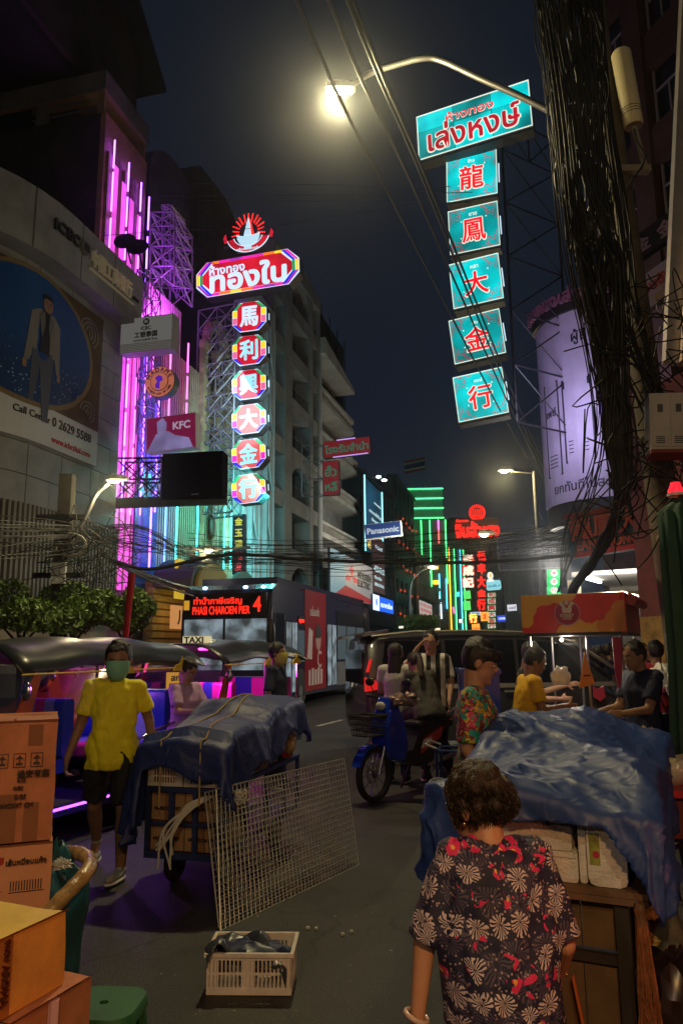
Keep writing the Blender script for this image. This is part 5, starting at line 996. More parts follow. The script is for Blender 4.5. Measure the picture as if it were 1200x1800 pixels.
# dark doorway strip + street wall right edge
dw = thing('right_shop_wall', 'dark maroon shop wall with posters at the right edge beyond the food cart', 'building', (at(1130, 1150, 14).x, 14, 0), R_(-68))
g = MB(); g.box(0, 9, 0, .4, 0, 6.5); g.build('wall', MAR, dw); g = MB(); g.box(.7, 2.2, -.03, 0, .1, 2.6); g.build('doorway', DARKIN, dw)
g = MB(); g.box(.9, 1.15, -.05, -.03, 1.55, 1.95); g.build('poster', emi('yellow_poster', (.4, .3, .03), 1), dw); g = MB(); g.box(1.6, 1.85, -.05, -.03, 1.1, 1.8); g.build('poster', emi('blue_poster', (.08, .14, .25), 1), dw); g = MB(); g.box(.0, .55, -.03, 0, 1.3, 2.2); g.build('panel', mat('ochre_panel', (.35, .2, .06), .5, noise_s=5, noise_a=.5), dw)
# bright metal edge at far right
o = thing('metal_sign_edge', 'tall bare metal edge of a big sign at the right border of the view', 'sign', at(1200, 640, 9)); L0 = V(o.location)
g = MB(); g.bar(at(1186, 640, 9) - L0, at(1215, -20, 9) - L0, .12, .3); g.build('sign_edge', mat('bare_metal_edge', (.5, .46, .4), .4, .5, noise_s=2), o); g = MB(); g.bar(at(1205, 640, 8.95) - L0, at(1240, -20, 8.95) - L0, .2, .2); g.build('sign_case', mat('pinkish_case', (.35, .25, .22), .6), o)

lamp('sign_glow_fill', 'AREA', at(455, 700, 25.0) + DD * .2, 160, (.55, .9, 1), 3, S(-11.3, 31, 9)); lamp('sign_glow_fill_low', 'AREA', S(-9.6, 26.5, 6), 160, (.25, .95, .95), 2, S(-11.4, 29.5, 7))  # area lamps added to spread the signs' glow over the facade
lamp('apartment_fill', 'AREA', S(-6.5, 43, 7.5), 260, (.95, .95, .85), 2, S(-11.3, 45, 10)); lamp('hoarding_fill', 'AREA', at(975, 720, 20), 80, (.72, .66, 1), 1.5, at(1060, 700, 23)); lamp('bus_side_fill', 'AREA', S(.8, 27, 4.6), 380, (1, .9, .78), 1.5, S(-3, 25, 1.5))  # unseen fill lamps added for the apartments, hoarding and bus side

for k, (px, py, w_, h_, Y, c, lab) in enumerate(((802, 1040, 7, 10, 62, (.1, .8, .9), 'tiny cyan lit sign at the foot of the neon side wing'), (806, 1088, 8, 8, 60, (.9, .9, .8), 'tiny white lit sign low beside the neon side wing'), (893, 1052, 7, 9, 80, (.9, .05, .03), 'tiny red lit sign left of the grey ribbed building'), (882, 1068, 6, 7, 84, (.1, .8, .25), 'tiny green lit sign above the small blue bank sign'), (905, 1092, 9, 6, 70, (.95, .9, .75), 'tiny warm white lit sign close above the minivan roof'), (796, 1066, 5, 14, 66, (.85, .2, .6), 'tiny magenta upright sign by the neon side wing'), (700, 1100, 10, 6, 40, (.9, .85, .7), 'small warm lit shop strip right of the bank branch lightbox'), (760, 1104, 14, 5, 60, (.95, .8, .5), 'low warm lit shopfront strip behind the small distant tree'))):
    o, W, H = signframe('small_lit_sign', lab, 'sign', (px, py + h_), (px + w_, py + h_ - 1), py, Y, -8); g = MB(); g.box(0, W, 0, .2, 0, H); cs_ = g.build('case', CASE, o); g = MB(); g.box(.03, W - .03, -.02, 0, .03, H - .03); g.build('face', emi('tiny_sign%d' % k, c, 1.1, .3, 2), o)
# ================================================================ FOREGROUND THINGS AND VEHICLES
def drape(name, label, cat, org, rot, x0, x1, y0, y1, top, hang, m, res=.03, flare=.06, seed=1, crump=.012, group=None, thick=.004):
    """cloth laid over a box: top(x, y) gives height inside, hang(side, s) the drop of each side ('f','b','l','r')"""
    o = thing(name, label, cat, org, rot, group)
    hx = 1.0; nx = int((x1 - x0 + 2 * hx) / res); ny = int((y1 - y0 + 2 * hx) / res); P = {}; vs = []; keep = {}
    for i in range(nx + 1):
        for j in range(ny + 1):
            u = x0 - hx + i * res; v = y0 - hx + j * res
            dx = max(x0 - u, 0, u - x1); dy = max(y0 - v, 0, v - y1); cx = min(max(u, x0), x1); cy = min(max(v, y0), y1)
            d = math.hypot(dx, dy)
            if d > 0:
                side = ('l' if u < x0 else 'r') if dx >= dy else ('f' if v < y0 else 'b'); s_ = (cy - y0) / (y1 - y0) if dx >= dy else (cx - x0) / (x1 - x0)
                lim = hang(side, s_)
                if dx > 0 and dy > 0:
                    l1 = hang('l' if u < x0 else 'r', s_ if dx >= dy else (0 if v < y0 else 1)); l2 = hang('f' if v < y0 else 'b', s_ if dx < dy else (0 if u < x0 else 1)); t = dx / (dx + dy); lim = l1 * t + l2 * (1 - t) + .12 * (1 - abs(2 * t - 1))
                if d > lim + res: continue
                d = min(d, lim)
            keep[(i, j)] = len(vs)
            z = top(cx, cy)
            if d > 0:
                ox = (u - cx) / max(1e-6, math.hypot(dx, dy)); oy = (v - cy) / max(1e-6, math.hypot(dx, dy))
                run = (u if dy > dx else v)
                rd = .05; soft = min(d, rd * 1.57); drop = rd * (1 - math.cos(soft / rd)) + max(0, d - rd * 1.57); out = rd * math.sin(soft / rd)
                pl = (.022 + flare * d) * math.sin(run * 9 + seed + 2.5 * noise.noise(V((run * 2, d, seed)))) * min(1, d * 2.2)
                x = cx + ox * (out + flare * d + pl); y = cy + oy * (out + flare * d + pl); z -= drop
            else: x, y = u, v
            p = V((x, y, z)); q = V((u, v, seed))
            qw = q + V((noise.noise(q * 1.3), noise.noise(q * 1.3 + V((9, 0, 0))), 0)) * .3; rg = lambda f_, k_, o_: (1 - min(1, abs(noise.noise(V((qw.x * f_, qw.y * f_ * .7 + qw.x * f_ * .5, seed + o_)))) * k_)) ** 2
            n1 = .35 - (.9 * rg(2.3, 4.5, 0) + .55 * rg(4.6, 4, 5) + .3 * rg(9.5, 3.5, 9) + .8 * noise.noise(qw * 1.6))
            nrm = V((0, 0, 1)) if d == 0 else V((ox, oy, .25)).normalized()
            p += nrm * (.35 - n1) * crump
            vs.append(p[:])
    fs = [(keep[a], keep[b], keep[c], keep[d]) for (i, j) in keep for a, b, c, d in (((i, j), (i + 1, j), (i + 1, j + 1), (i, j + 1)),) if b in keep and c in keep and d in keep]
    g = MB(); g.add(vs, fs); c = g.build('cloth', m, o, 180)
    md = c.modifiers.new('s', 'SOLIDIFY'); md.thickness = thick; md.offset = -1; return o
def tarp_mat(name, c, rough=.38, bump=.5):
    m = mat(name, c, rough, noise_s=2.5, noise_a=.25); n = m.node_tree.nodes; L = m.node_tree.links; b = n['Principled BSDF']
    t = n.new('ShaderNodeTexCoord'); a = n.new('ShaderNodeTexNoise'); a.inputs['Scale'].default_value = 7; a.inputs['Detail'].default_value = 9; a.inputs['Roughness'].default_value = .62; a.inputs['Distortion'].default_value = 1.4; a.noise_type = 'RIDGED_MULTIFRACTAL' if hasattr(a, 'noise_type') else None
    L.new(t.outputs['Object'], a.inputs['Vector']); bn = n.new('ShaderNodeBump'); bn.inputs['Strength'].default_value = bump; bn.inputs['Distance'].default_value = .03
    L.new(a.outputs['Fac'], bn.inputs['Height']); L.new(bn.outputs[0], b.inputs['Normal']); return m
def slotcrate(label, w, d, h, loc, rz, m, group=None, parent=None, slots=True, flare=.01):
    o = thing('plastic_crate', label, 'crate', loc, rz, group)
    g = MB(); t = .006
    g.box(0, w, 0, d, 0, t); 
    for x0_, x1_, y0_, y1_ in ((0, w, 0, t), (0, w, d - t, d), (0, t, t, d - t), (w - t, w, t, d - t)):
        g.box(x0_, x1_, y0_, y1_, t, h * .18); g.box(x0_, x1_, y0_, y1_, h * .47, h * .53); g.box(x0_, x1_, y0_, y1_, h * .82, h)
    for cx in (0, w * .5 - .03, w - .05): g.box(cx, cx + (.05 if cx != w * .5 - .03 else .06), 0.001, t + .001, h * .18, h * .82); g.box(cx, cx + .05, d - t - .001, d - .001, h * .18, h * .82)
    for cy in (0, d - .05): g.box(0.001, t, cy + .002, cy + .048, h * .18, h * .82); g.box(w - t, w - .001, cy + .002, cy + .048, h * .18, h * .82)
    g.box(-.012, w + .012, -.012, 0, h - .018, h); g.box(-.012, w + .012, d, d + .012, h - .018, h); g.box(-.012, 0, 0, d, h - .018, h); g.box(w, w + .012, 0, d, h - .018, h)
    g.build('shell', m, o)
    g = MB(); n = int(w / .02)
    for i in range(n): x = (i + .6) * w / n; g.box(x, x + .007, .001, .005, h * .18, h * .82); g.box(x, x + .007, d - .005, d - .001, h * .18, h * .82)
    n = int(d / .02)
    for i in range(n): y = (i + .6) * d / n; g.box(.001, .005, y, y + .007, h * .18, h * .82); g.box(w - .005, w - .001, y, y + .007, h * .18, h * .82)
    tag(g.build('crate_bars', m, o), kind='stuff'); return o
WPL = mat('white_crate_plastic', (.5, .49, .45), .45, noise_s=8, noise_a=.3); NAVYT = tarp_mat('navy_tarp', (.012, .026, .14), .55, .3); BLUEM = mat('blue_painted_steel', (.02, .035, .13), .45, .2, noise_s=5, noise_a=.4)
CARD = mat('brown_cardboard', (.3, .18, .095), .85, noise_s=4, noise_a=.15, bump=.05, bump_s=60); CARD2 = mat('pale_cardboard', (.36, .24, .14), .85, noise_s=3, noise_a=.15)
PRINT = mat('box_print', (.05, .025, .02), .7); TAPE = mat('brown_tape', (.2, .1, .045), .3, alpha=1); ROPE = mat('yellow_rope', (.35, .25, .09), .8); WRAP = mat('pale_rope', (.5, .48, .42), .8)
# ---------------------------------------------------------------- left handcart
HC = V((-.85, 5.38, 0)); hc = thing('handcart', 'blue steel cage handcart on rubber wheels under a navy tarpaulin', 'handcart', HC, ROTL)
Lc, Wc = 1.75, .56
for nm, boxes in (('platform', [(0, Lc, 0, Wc, .25, .29)]), ('front_frame', [(-.02, .02, y, y + .03, .29, .69) for y in (0, .17, .35, Wc - .03)] + [(-.02, .02, 0, Wc, .69, .72), (-.02, .02, 0, Wc, .25, .29 - .001), (-.022, .018, 0.03, Wc - .03, .47, .49)]),
                  ('side_frame', [(x, x + .03, -.015, .015, .29, .69) for x in (.03, .45, .9, 1.35, Lc - .03)] + [(.02, Lc, -.016, .014, .69, .72), (.02, Lc, -.014, .01, .47, .49)]), ('far_side_frame', [(x, x + .03, Wc - .015, Wc + .015, .29, .69) for x in (.03, .9, Lc - .03)] + [(.02, Lc, Wc - .016, Wc + .014, .69, .72)])):
    g = MB(); [g.box(*b) for b in boxes]; g.build(nm, BLUEM, hc)
def wheel_mb(r, wd, rim, hub=.03, spokes=0, n=24, ti=0, ri=1):
    g = MB(); g.lathe([(r - .25 * wd - .02, -wd / 2), (r - .01, -wd / 2), (r, -wd / 4), (r, wd / 4), (r - .01, wd / 2), (r - .25 * wd - .02, wd / 2), (rim, wd / 2.2), (rim, -wd / 2.2), (r - .25 * wd - .02, -wd / 2)], n, ti, M.Rotation(R_(90), 4, 'X')); return g
for x, y in ((.35, .1), (.35, Wc - .06), (1.4, .1), (1.4, Wc - .06)):
    w_ = wheel_mb(.145, .05, .1).build('wheel', [RUB, RUB], hc, 40); w_.location = (x, y, .145)
    g = MB(); g.lathe([(.004, -.03), (.1, -.018), (.1, .018), (.004, .03)], 16, 0, M.Rotation(R_(90), 4, 'X')); g.build('rim', DKSTEEL, w_, 40)
    g = MB(); g.box(-.02, .02, -.035, -.028, -.02, .1); g.box(-.02, .02, .028, .035, -.02, .1); g.build('fork', DKSTEEL, w_)
for k, (y, lab) in enumerate(((.02, 'right'), (.285, 'left'))):
    for z, l2 in ((.295, 'lower'), (.495, 'upper')):
        c = thing('cardboard_box', '%s %s brown carton caged at the front of the blue handcart' % (l2, lab), 'box', HC + (DD * .03 - ND * y).xy.to_3d() + V((0, 0, z)), ROTL, 'cartons in the handcart cage')
        g = MB(); g.box(0, .5, 0, .255, 0, .19); g.build('carton', CARD, c); g = MB(); g.box(-.003, 0, .1, .15, 0, .19); g.build('tape', TAPE, c); t_ = text('HORIZON PET', .2, .05, 0, .08, 0, PRINT, c); t_.rotation_euler = (0, 0, R_(-90)); t_.location = (-.003, .125, 0)
for i in range(2):
    for j in range(2):
        c = slotcrate('%s %s white slotted crate on the front of the tarpaulin-covered handcart' % (['lower', 'upper'][j], ['right', 'left'][i]), .36, .27, .135, HC + (DD * 0 - ND * (.275 * (i + 1))) .xy.to_3d() + V((0, 0, .725 + .14 * j)) , ROTL, WPL, 'white crates on the handcart')
        # local x along the street, the short side faces the camera
        g = MB(); g.box(.03, .33, .03, .24, .01, .12); cc = g.build('crate_contents', mat('red_goods', (.25, .05, .03), .6, noise_s=30, noise_a=.8), c); c.location = HC + (-ND * (.28 * i + .01)).xy.to_3d() + V((0, 0, .725 + .14 * j))
goods = thing('goods_pile', 'red carton and wrapped goods stacked behind the white crates under the navy tarpaulin', 'goods', HC, ROTL)
g = MB(); g.box(.42, 1.0, .02, .5, .725, .98); g.build('red_carton', mat('red_brown_carton', (.2, .06, .04), .7, noise_s=4), goods); t_ = text('FRESH FRUIT', .4, .1, .7, .85, .02, WPL, goods, .01)
g = MB(); g.box(1.02, 1.3, .04, .5, .725, 1.05); g.box(.1, 1.6, .08, .5, 1.0, 1.06); g.build('carton', CARD, goods)
for k in range(7): g = MB(); g.ell((1.35 + .045 * k, .03 + U(-.04, .05), .85 + U(-.07, .1)), (.06, .06, .07), 8); g.build('fruit_bag', mat('goods_bag%d' % (k % 2), [(.5, .03, .02), (.35, .22, .12)][k % 2], .4, noise_s=20), goods, 60)
def top1(x, y):
    z = 1.13 + .07 * (x / Lc) + .05 * math.exp(-((x - 1.15) / .3) ** 2) + .03 * math.sin(x * 5) * math.cos(y * 6)
    z += -.06 * (1 if x < .05 else 0) + .05 * max(0, min(1, (x - .72) * 5)); return z - .05 * abs(y - .28) / .28
def hang1(s, t): return .4
# side 'l'/'r' follow local x, 'f'/'b' local y: front end of the cart is x0
def hang1b(s, t):
    if s == 'l': return .25 + .05 * math.sin(t * 6) + (.35 if t > .9 else 0)
    if s == 'f': return .42 - .14 * t + .06 * math.sin(t * 15)
    if s == 'b': return .6
    return .3
drape('navy_tarpaulin', 'navy tarpaulin roped over the load of the left handcart', 'tarpaulin', HC, ROTL, -.03, Lc - .05, -.02, Wc + .02, top1, hang1b, NAVYT, .028, .07, 3, .014)
def hcp(x, y, z): return HC + DD * x - ND * y + V((0, 0, z))
for k, (p, lab) in enumerate((([(-.09, .12, .62), (-.085, .12, 1.05)] + [(x_ / 10, .12 + x_ * .012, top1(x_ / 10, .12 + x_ * .012) + .012) for x_ in range(0, 14)], 'right'), ([(-.09, .42, .6), (-.085, .42, 1.05)] + [(x_ / 10, .42 - x_ * .01, top1(x_ / 10, .42 - x_ * .01) + .012) for x_ in range(0, 14)], 'left'))):
    tag(wires('rope', [[hcp(*q) for q in p]], .007, ROPE), '%s yellow rope tied over the navy tarpaulin and the crates' % lab, 'rope')
pr_ = []
for k in range(9):
    a = U(-.03, .03); pr_.append(spline([hcp(-.06, .06 + a, .68), hcp(-.1, .2 + a, .6 + U(-.02, .02)), hcp(-.12, .33 + U(-.05, .05), .45), hcp(-.1, .36 + U(-.06, .08), .3 + U(-.1, .1))], 5))
tag(wires('rope_bundle', pr_, .008, WRAP), 'bundle of pale plastic cords tied to the front of the handcart cage', 'rope')
# ---------------------------------------------------------------- wire grid panels
GRIDM = mat('zinc_grid_wire', (.5, .48, .42), .4, .6)
def gridpanel(label, BL, BR, TL):
    BL = V(BL); BR = V(BR); TL = V(TL); o = thing('wire_grid_panel', label, 'grid panel', BL, 0, 'wire grid display panels'); a = BR - BL; b = TL - BL
    g = MB(); nx, ny = 38, 20
    for i in range(1, nx): g.bar(a * i / nx, a * i / nx + b, .0042)
    n_ = a.cross(b).normalized() * .004
    for j in range(1, ny): g.bar(b * j / ny + n_, b * j / ny + a + n_, .0042)
    tag(g.build('grid_wires', GRIDM, o), kind='stuff')
    g = MB(); g.bar(V(), a, .008); g.bar(b, a + b, .008); g.bar(V(), b, .008); g.bar(a, a + b, .008); g.build('rim', GRIDM, o); return o
BL = V((-.75, 4.85, .0)); BR = V((.11, 6.2, .0)); TL = at(380, 1387, 5.22)
gridpanel('front wire grid panel leaning against the right side of the handcart', BL, BR, TL)
gridpanel('rear wire grid panel, shifted left, showing behind the front one', BL + V((-.02, .05, 0)), BR + V((-.1, -.06, 0)), at(360, 1393, 5.24))
kn = []; c_ = at(425, 1400, 5.3)
for k in range(8): kn.append(spline([c_ + V((U(-.05, .05), U(-.02, .01), U(-.05, .05))) for q in range(4)], 4))
tag(wires('rope_knot', kn, .005, WRAP), 'knotted cream cord tied at the top of the grid panels', 'rope')
# ---------------------------------------------------------------- white crate in the foreground
CR = V((-.685, 4.0, .003)); slotcrate('lone cream plastic crate on the asphalt holding a crumpled dark bag', .42, .27, .19, CR, R_(-2), mat('cream_crate_plastic', (.62, .57, .5), .45, noise_s=9, noise_a=.2))
g = MB()
def crumple(name, label, cat, c, r, m, seed, amp=.35, n=26, parent=None, fl=1, sharp=1):
    vs = []; fs = []; nz = n // 2
    for i in range(nz + 1):
        th = math.pi * i / nz
        for j in range(n):
            ph = 2 * math.pi * j / n; d = V((math.sin(th) * math.cos(ph), math.sin(th) * math.sin(ph), math.cos(th)))
            k = 1 + amp * (abs(noise.noise(d * 2.2 + V((seed, 0, 0)))) * 1.4 + abs(noise.noise(d * 5 + V((seed, 3, 0)))) * .7 - .4)
            p = V((d.x * r[0] * k, d.y * r[1] * k, d.z * r[2] * k)); 
            if fl: p.z = max(p.z, -r[2] * .75)
            vs.append(p[:])
    for i in range(nz):
        for j in range(n): fs.append((i * n + j, (i + 1) * n + j, (i + 1) * n + (j + 1) % n, i * n + (j + 1) % n))
    g = MB(); g.add(vs, fs); o = g.build(name, m, parent, 35); o.location = c
    if parent is None: tag(o, label, cat)
    return o
BAGD = mat('dark_grey_plastic', (.02, .025, .035), .3, noise_s=6); BAGN = mat('navy_plastic', (.015, .025, .07), .4)
crumple('plastic_bag', 'crumpled dark navy plastic bag inside the cream crate', 'bag', CR + V((.21, .12, .15)), (.18, .11, .05), BAGN, 4, .35)
g = MB(); 
drape('plastic_sheet', 'crumpled dark grey plastic sheet folded into the top of the cream crate', 'plastic sheet', CR + V((0, 0, .0)), R_(-2), .05, .36, .04, .22, lambda x, y: .165 + .05 * math.sin(x * 17 + y * 9) * math.cos(y * 16) + .035 * math.sin(x * 31), lambda s, t: .03, tarp_mat('grey_sheet', (.035, .045, .06), .35, .4), .012, .0, 5, .03)
# ---------------------------------------------------------------- cartons, bag, stool at lower left
OBX = mat('orange_lit_carton', (.72, .31, .06), .75, noise_s=5, noise_a=.25, bump=.06, bump_s=50); OBX2 = mat('reddish_carton', (.48, .17, .08), .8, noise_s=5, noise_a=.3, bump=.06, bump_s=50); YTOP = mat('mustard_lit_carton_top', (.75, .5, .1), .7, noise_s=5, noise_a=.15)  # orange and mustard lamplight is put into the carton colours
def carton(label, tr, dirx, w, d, h, m, mtop=None, flap=False):
    """tr = top right front corner; dirx = unit vector from it leftwards along the face"""
    tr = V(tr); a = math.atan2(-dirx[1], -dirx[0]); o = thing('cardboard_box', label, 'box', tr - V((0, 0, h)), a)
    g = MB(); g.box(-w, 0, 0, d, 0, h, 0)
    b = g.build('carton', [m, mtop or m], o)
    bm = bmesh.new(); bm.from_mesh(b.data); bm.faces.ensure_lookup_table(); bm.faces[1].material_index = 1; bmesh.ops.subdivide_edges(bm, edges=bm.edges, cuts=9, use_grid_fill=True)
    for v_ in bm.verts: q_ = v_.co * 5 + V((w * 7, h * 9, 0)); v_.co += V((noise.noise(q_), noise.noise(q_ + V((5, 0, 0))), noise.noise(q_ + V((0, 5, 0))))) * .007 * (0 if v_.co.z < .001 else 1)
    bm.to_mesh(b.data); bm.free()
    g = MB(); g.box(-w * .55, -w * .55 + .003, .0, d, h, h + .002); g.build('flap_seam', PRINT, o)
    for s_ in (0, 1): g = MB(); g.add([(-w, s_ * d, h + .001), (0, s_ * d, h + .001), (0 + .0, s_ * d + (-.015 if s_ == 0 else .02), h + .012), (-w, s_ * d + (-.01 if s_ == 0 else .015), h + .01)], [(0, 1, 2, 3)]); g.v += [(x, y, z - .003) for x, y, z in g.v]; g.f += [[7, 6, 5, 4]]; g.m += [0]; g.build('flap', m, o)
    return o
dB = V((-.11, -.28, 0)).normalized()
c1 = carton('bright orange carton with mustard top and printed tape, topmost of the front stack', (-.97, 2.79, .78), dB, .62, .42, .235, OBX, YTOP)
g = MB(); g.box(-.3, -.24, -.002, 0, 0, .235); g.build('tape', mat('orange_tape', (.38, .13, .03), .3), c1); t_ = text('AROMA', .12, .035, 0, 0, 0, mat('tape_letters', (.1, .02, .01), .5), c1, .008); t_.rotation_euler = (0, R_(90), 0); t_.location = (-.27, -.003, .1)
t_ = text('งหอม', .06, .03, 0, 0, 0, mat('tape_letters', (.1, .02, .01)), c1, .008); t_.rotation_euler = (0, R_(90), 0); t_.location = (-.27, -.003, .2)
g = MB(); g.box(-.5, -.35, .12, .26, .236, .238, 0, None); g.build('paper_label', mat('paper', (.6, .58, .55), .7), c1)
g = MB(); g.tube([(-.4, -.003, .2), (-.35, .1, .24), (-.3, .3, .24)], .001, 3); g.build('tape_edge', PRINT, c1)
c2 = carton('reddish carton with a pink strap directly beneath the mustard topped one', (-.9, 2.86, .54), dB, .66, .45, .54, OBX2)
g = MB(); g.box(-.2, -.165, -.004, 0, .25, .545); g.tube([(-.18, -.006, .54), (-.19, -.01, .3)], .02, 5); g.build('strap', mat('pink_strap', (.55, .3, .3), .5), c2); text('XX', .08, .1, -.1, .2, -.004, PRINT, c2, .01)
dT = V((-.93, -.36, 0))
tc_ = at(103, 1268, 3.45); c3 = carton('tall reddish brown carton with packing symbols, top of the rear stack', (tc_.x, tc_.y, tc_.z), dT, .5, .42, .5, OBX2)
for i in range(3):
    g = MB(); x = -.245 + .07 * i
    for b in ((x, x + .05, 0, .003), (x, x + .05, .057, .06), (x, x + .003, .003, .057), (x + .047, x + .05, .003, .057)): g.box(b[0], b[1], -.002, 0, .31 + b[2], .31 + b[3])
    g.ext([(x + .012, .32), (x + .038, .32), (x + .038, .33), (x + .028, .33), (x + .028, .345), (x + .042, .345), (x + .025, .362), (x + .008, .345), (x + .022, .345), (x + .022, .33), (x + .012, .33)], -.002, 0); g.build('packing_symbol', PRINT, c3)
text('操安有座', .13, .045, -.09, .285, -.006, PRINT, c3, .01); 
for k, s_ in enumerate(('ITEM          KG', 'QTY          KGS', 'NW           KGS', 'MEAS: 43X43X47 CM')): text(s_, .26, .018, -.2, .26 - .035 * k, -.006, PRINT, c3, .01)
for b in ((-.235, -.15, .0, .2), (-.12, -.06, .0, .16), (-.12, -.06, .4, .49)): g = MB(); g.box(b[0], b[1], -.002, 0, b[2], b[3]); g.build('tape', mat('old_tape', (.26, .1, .05), .25), c3)
ropp = [(tc_ + V((-.19, -.01, .012)))] + [tc_ + V((-.18 + .01 * math.sin(k), -.012 + (.0), -.09 * k)) for k in range(1, 12)]
tag(wires('rope', [ropp], .006, mat('red_rope', (.35, .08, .04), .8)), 'reddish twisted rope tied down the rear carton stack', 'rope')
c4 = carton('lower rear carton printed with Thai words and a barcode box', (tc_.x + .005, tc_.y, tc_.z - .515), dT, .5, .42, .84, mat('peach_carton', (.6, .27, .14), .8, noise_s=3, noise_a=.12))
text('เส้นหมี่อบแห้ง', .16, .05, -.1, .78, -.006, PRINT, c4, .015); text('BRAND', .1, .025, -.26, .6, -.006, PRINT, c4, .01); text('SW', .1, .06, -.3, .72, -.0025, mat('cream_print', (.6, .4, .25), .6), c4, .02)
g = MB(); g.box(-.4, -.19, -.0015, 0, .66, .8); g.build('red_print_block', mat('red_print', (.35, .03, .02), .6), c4)
g = MB(); [g.box(-.16 + .011 * i, -.155 + .011 * i, -.002, 0, .66, .7) for i in range(12)]; g.box(-.165, -.025, -.002, 0, .652, .656); g.build('barcode', PRINT, c4)
for i in range(2): g = MB(); x = -.09 + .045 * i; [g.box(*b) for b in ((x, x + .035, -.002, 0, .5, .502), (x, x + .035, -.002, 0, .56, .562), (x, x + .002, -.002, 0, .502, .56), (x + .033, x + .035, -.002, 0, .502, .56))]; g.ext([(x + .008, .51), (x + .027, .51), (x + .027, .53), (x + .0175, .55), (x + .008, .53)], -.002, 0); g.build('packing_symbol', PRINT, c4)
for k in range(4): text(['ผลิตโดย บริษัท', 'กรุงเทพฯ', 'TH-1219-5', 'NET WT'][k], .12, .012, -.3, .56 - .022 * k, -.006, PRINT, c4, .01)
# teal plastic sack with a taped foam ring
TEALB = mat('teal_plastic_sack', (.015, .09, .13), .3, noise_s=5, noise_a=.4)
sb = thing('plastic_sack', 'bulging teal plastic sack standing behind the cartons', 'sack', (-1.52, 3.72, 0))
vs = []; fs = []; n = 40; nz = 26
for i in range(nz + 1):
    t = i / nz; z = .74 * t; rr = (.12 + .17 * math.sin(math.pi * min(1, t * .75 + .12)) ** .8) * (1 if t < .8 else 1 - (t - .8) * 1.0)
    for j in range(n):
        a = 2 * math.pi * j / n; k = 1 + .08 * math.sin(7 * a + 2 * noise.noise(V((t * 2, a, 0)))) * (.3 + t) + .12 * noise.noise(V((math.cos(a) * 2, math.sin(a) * 2, t * 3)))
        vs.append((rr * k * math.cos(a), rr * k * math.sin(a), z + (.04 * math.sin(5 * a) if t > .95 else 0)))
for i in range(nz):
    for j in range(n): fs.append((i * n + j, i * n + (j + 1) % n, (i + 1) * n + (j + 1) % n, (i + 1) * n + j))
g = MB(); g.add(vs, fs); g.add([(0, 0, .0)], []); c = g.build('sack', TEALB, sb, 180); md = c.modifiers.new('s', 'SOLIDIFY'); md.thickness = .004
crumple('sack_contents', '', '', (0, 0, .64), (.17, .17, .1), mat('teal_dark_folds', (.01, .06, .09), .3), 9, .7, parent=sb)
g = MB()
for k in range(9): a = U(0, 6.28); p = V((.13 * math.cos(a), .13 * math.sin(a), .68)); g.add([p[:], (p + V((U(-.06, .06), U(-.06, .06), .1)))[:], (p + V((U(.03, .08), U(-.04, .04), U(0, .06))))[:]], [(0, 1, 2)])
g.build('sack_collar', mat('bright_teal_plastic', (.02, .2, .3), .3), sb)
FOAM = mat('taped_foam', (.34, .22, .09), .22, noise_s=12, noise_a=.5, bump=.5, bump_s=30)
fr_ = spline([at(60, 1640, 3.3), at(95, 1595, 3.35), at(130, 1558, 3.45), at(155, 1530, 3.55), at(158, 1512, 3.68), at(140, 1500, 3.8), at(112, 1498, 3.9)], 5)
g = MB(); g.tube(fr_, [.033 * (1 + .06 * math.sin(i * 2.1)) for i in range(len(fr_))], 12); tag(g.build('foam_tube', FOAM, None, 60), 'bent foam tube wound in shiny brown tape lying over the teal sack', 'foam tube')
crumple('plastic_wad', 'small bundle of clear plastic stuffed between the cartons and the sack', 'plastic', at(108, 1520, 3.5), (.04, .03, .02), mat('cloudy_plastic', (.35, .35, .3), .3), 2, .8)
# stool
GRN = mat('green_plastic', (.02, .12, .045), .6, noise_s=4, noise_a=.35)
st = thing('plastic_stool', 'green plastic stool with a round hole in its worn top at the bottom edge', 'stool', (-.97, 3.28, 0), R_(-4))
w2 = .145
def octa(w, c): return [(-w + c, -w), (w - c, -w), (w, -w + c), (w, w - c), (w - c, w), (-w + c, w), (-w, w - c), (-w, -w + c)]
g = MB(); n = 24; hole = [(.018 * math.cos(2 * math.pi * k / n), .018 * math.sin(2 * math.pi * k / n)) for k in range(n)]
oc = []; P = octa(w2, .045)
for k in range(n):
    a = 2 * math.pi * k / n; best = None
    for i in range(8):
        p, q = V((*P[i], 0)), V((*P[(i + 1) % 8], 0)); d = V((math.cos(a), math.sin(a), 0)); e = q - p; den = d.x * e.y - d.y * e.x
        if abs(den) > 1e-9:
            t = (p.x * e.y - p.y * e.x) / den; s_ = (p.x * d.y - p.y * d.x) / den
            if t > 0 and -1e-6 <= s_ <= 1 + 1e-6: best = t
    oc.append((best * math.cos(a), best * math.sin(a)))
vs = [(x, y, .28) for x, y in hole] + [(x, y, .28) for x, y in oc] + [(x * 1.03, y * 1.03, .272) for x, y in oc] + [(x * 1.05, y * 1.05, .235) for x, y in oc] + [(x, y, .26) for x, y in hole]
g.add(vs, [(a * n + k, b * n + k, b * n + (k + 1) % n, a * n + (k + 1) % n) for a, b in ((0, 1), (1, 2), (2, 3), (4, 0)) for k in range(n)]); g.build('seat', GRN, st, 30)
for sx in (-1, 1):
    for sy in (-1, 1): g = MB(); g.tube([(sx * .105, sy * .105, .25), (sx * .14, sy * .14, 0)], [.026, .02], 6); g.build('leg', GRN, st, 30)
for s_ in (-1, 1): g = MB(); g.box(-.12, .12, s_ * .125 - .006, s_ * .125 + .006, .1, .14); g.build('stretcher', GRN, st)
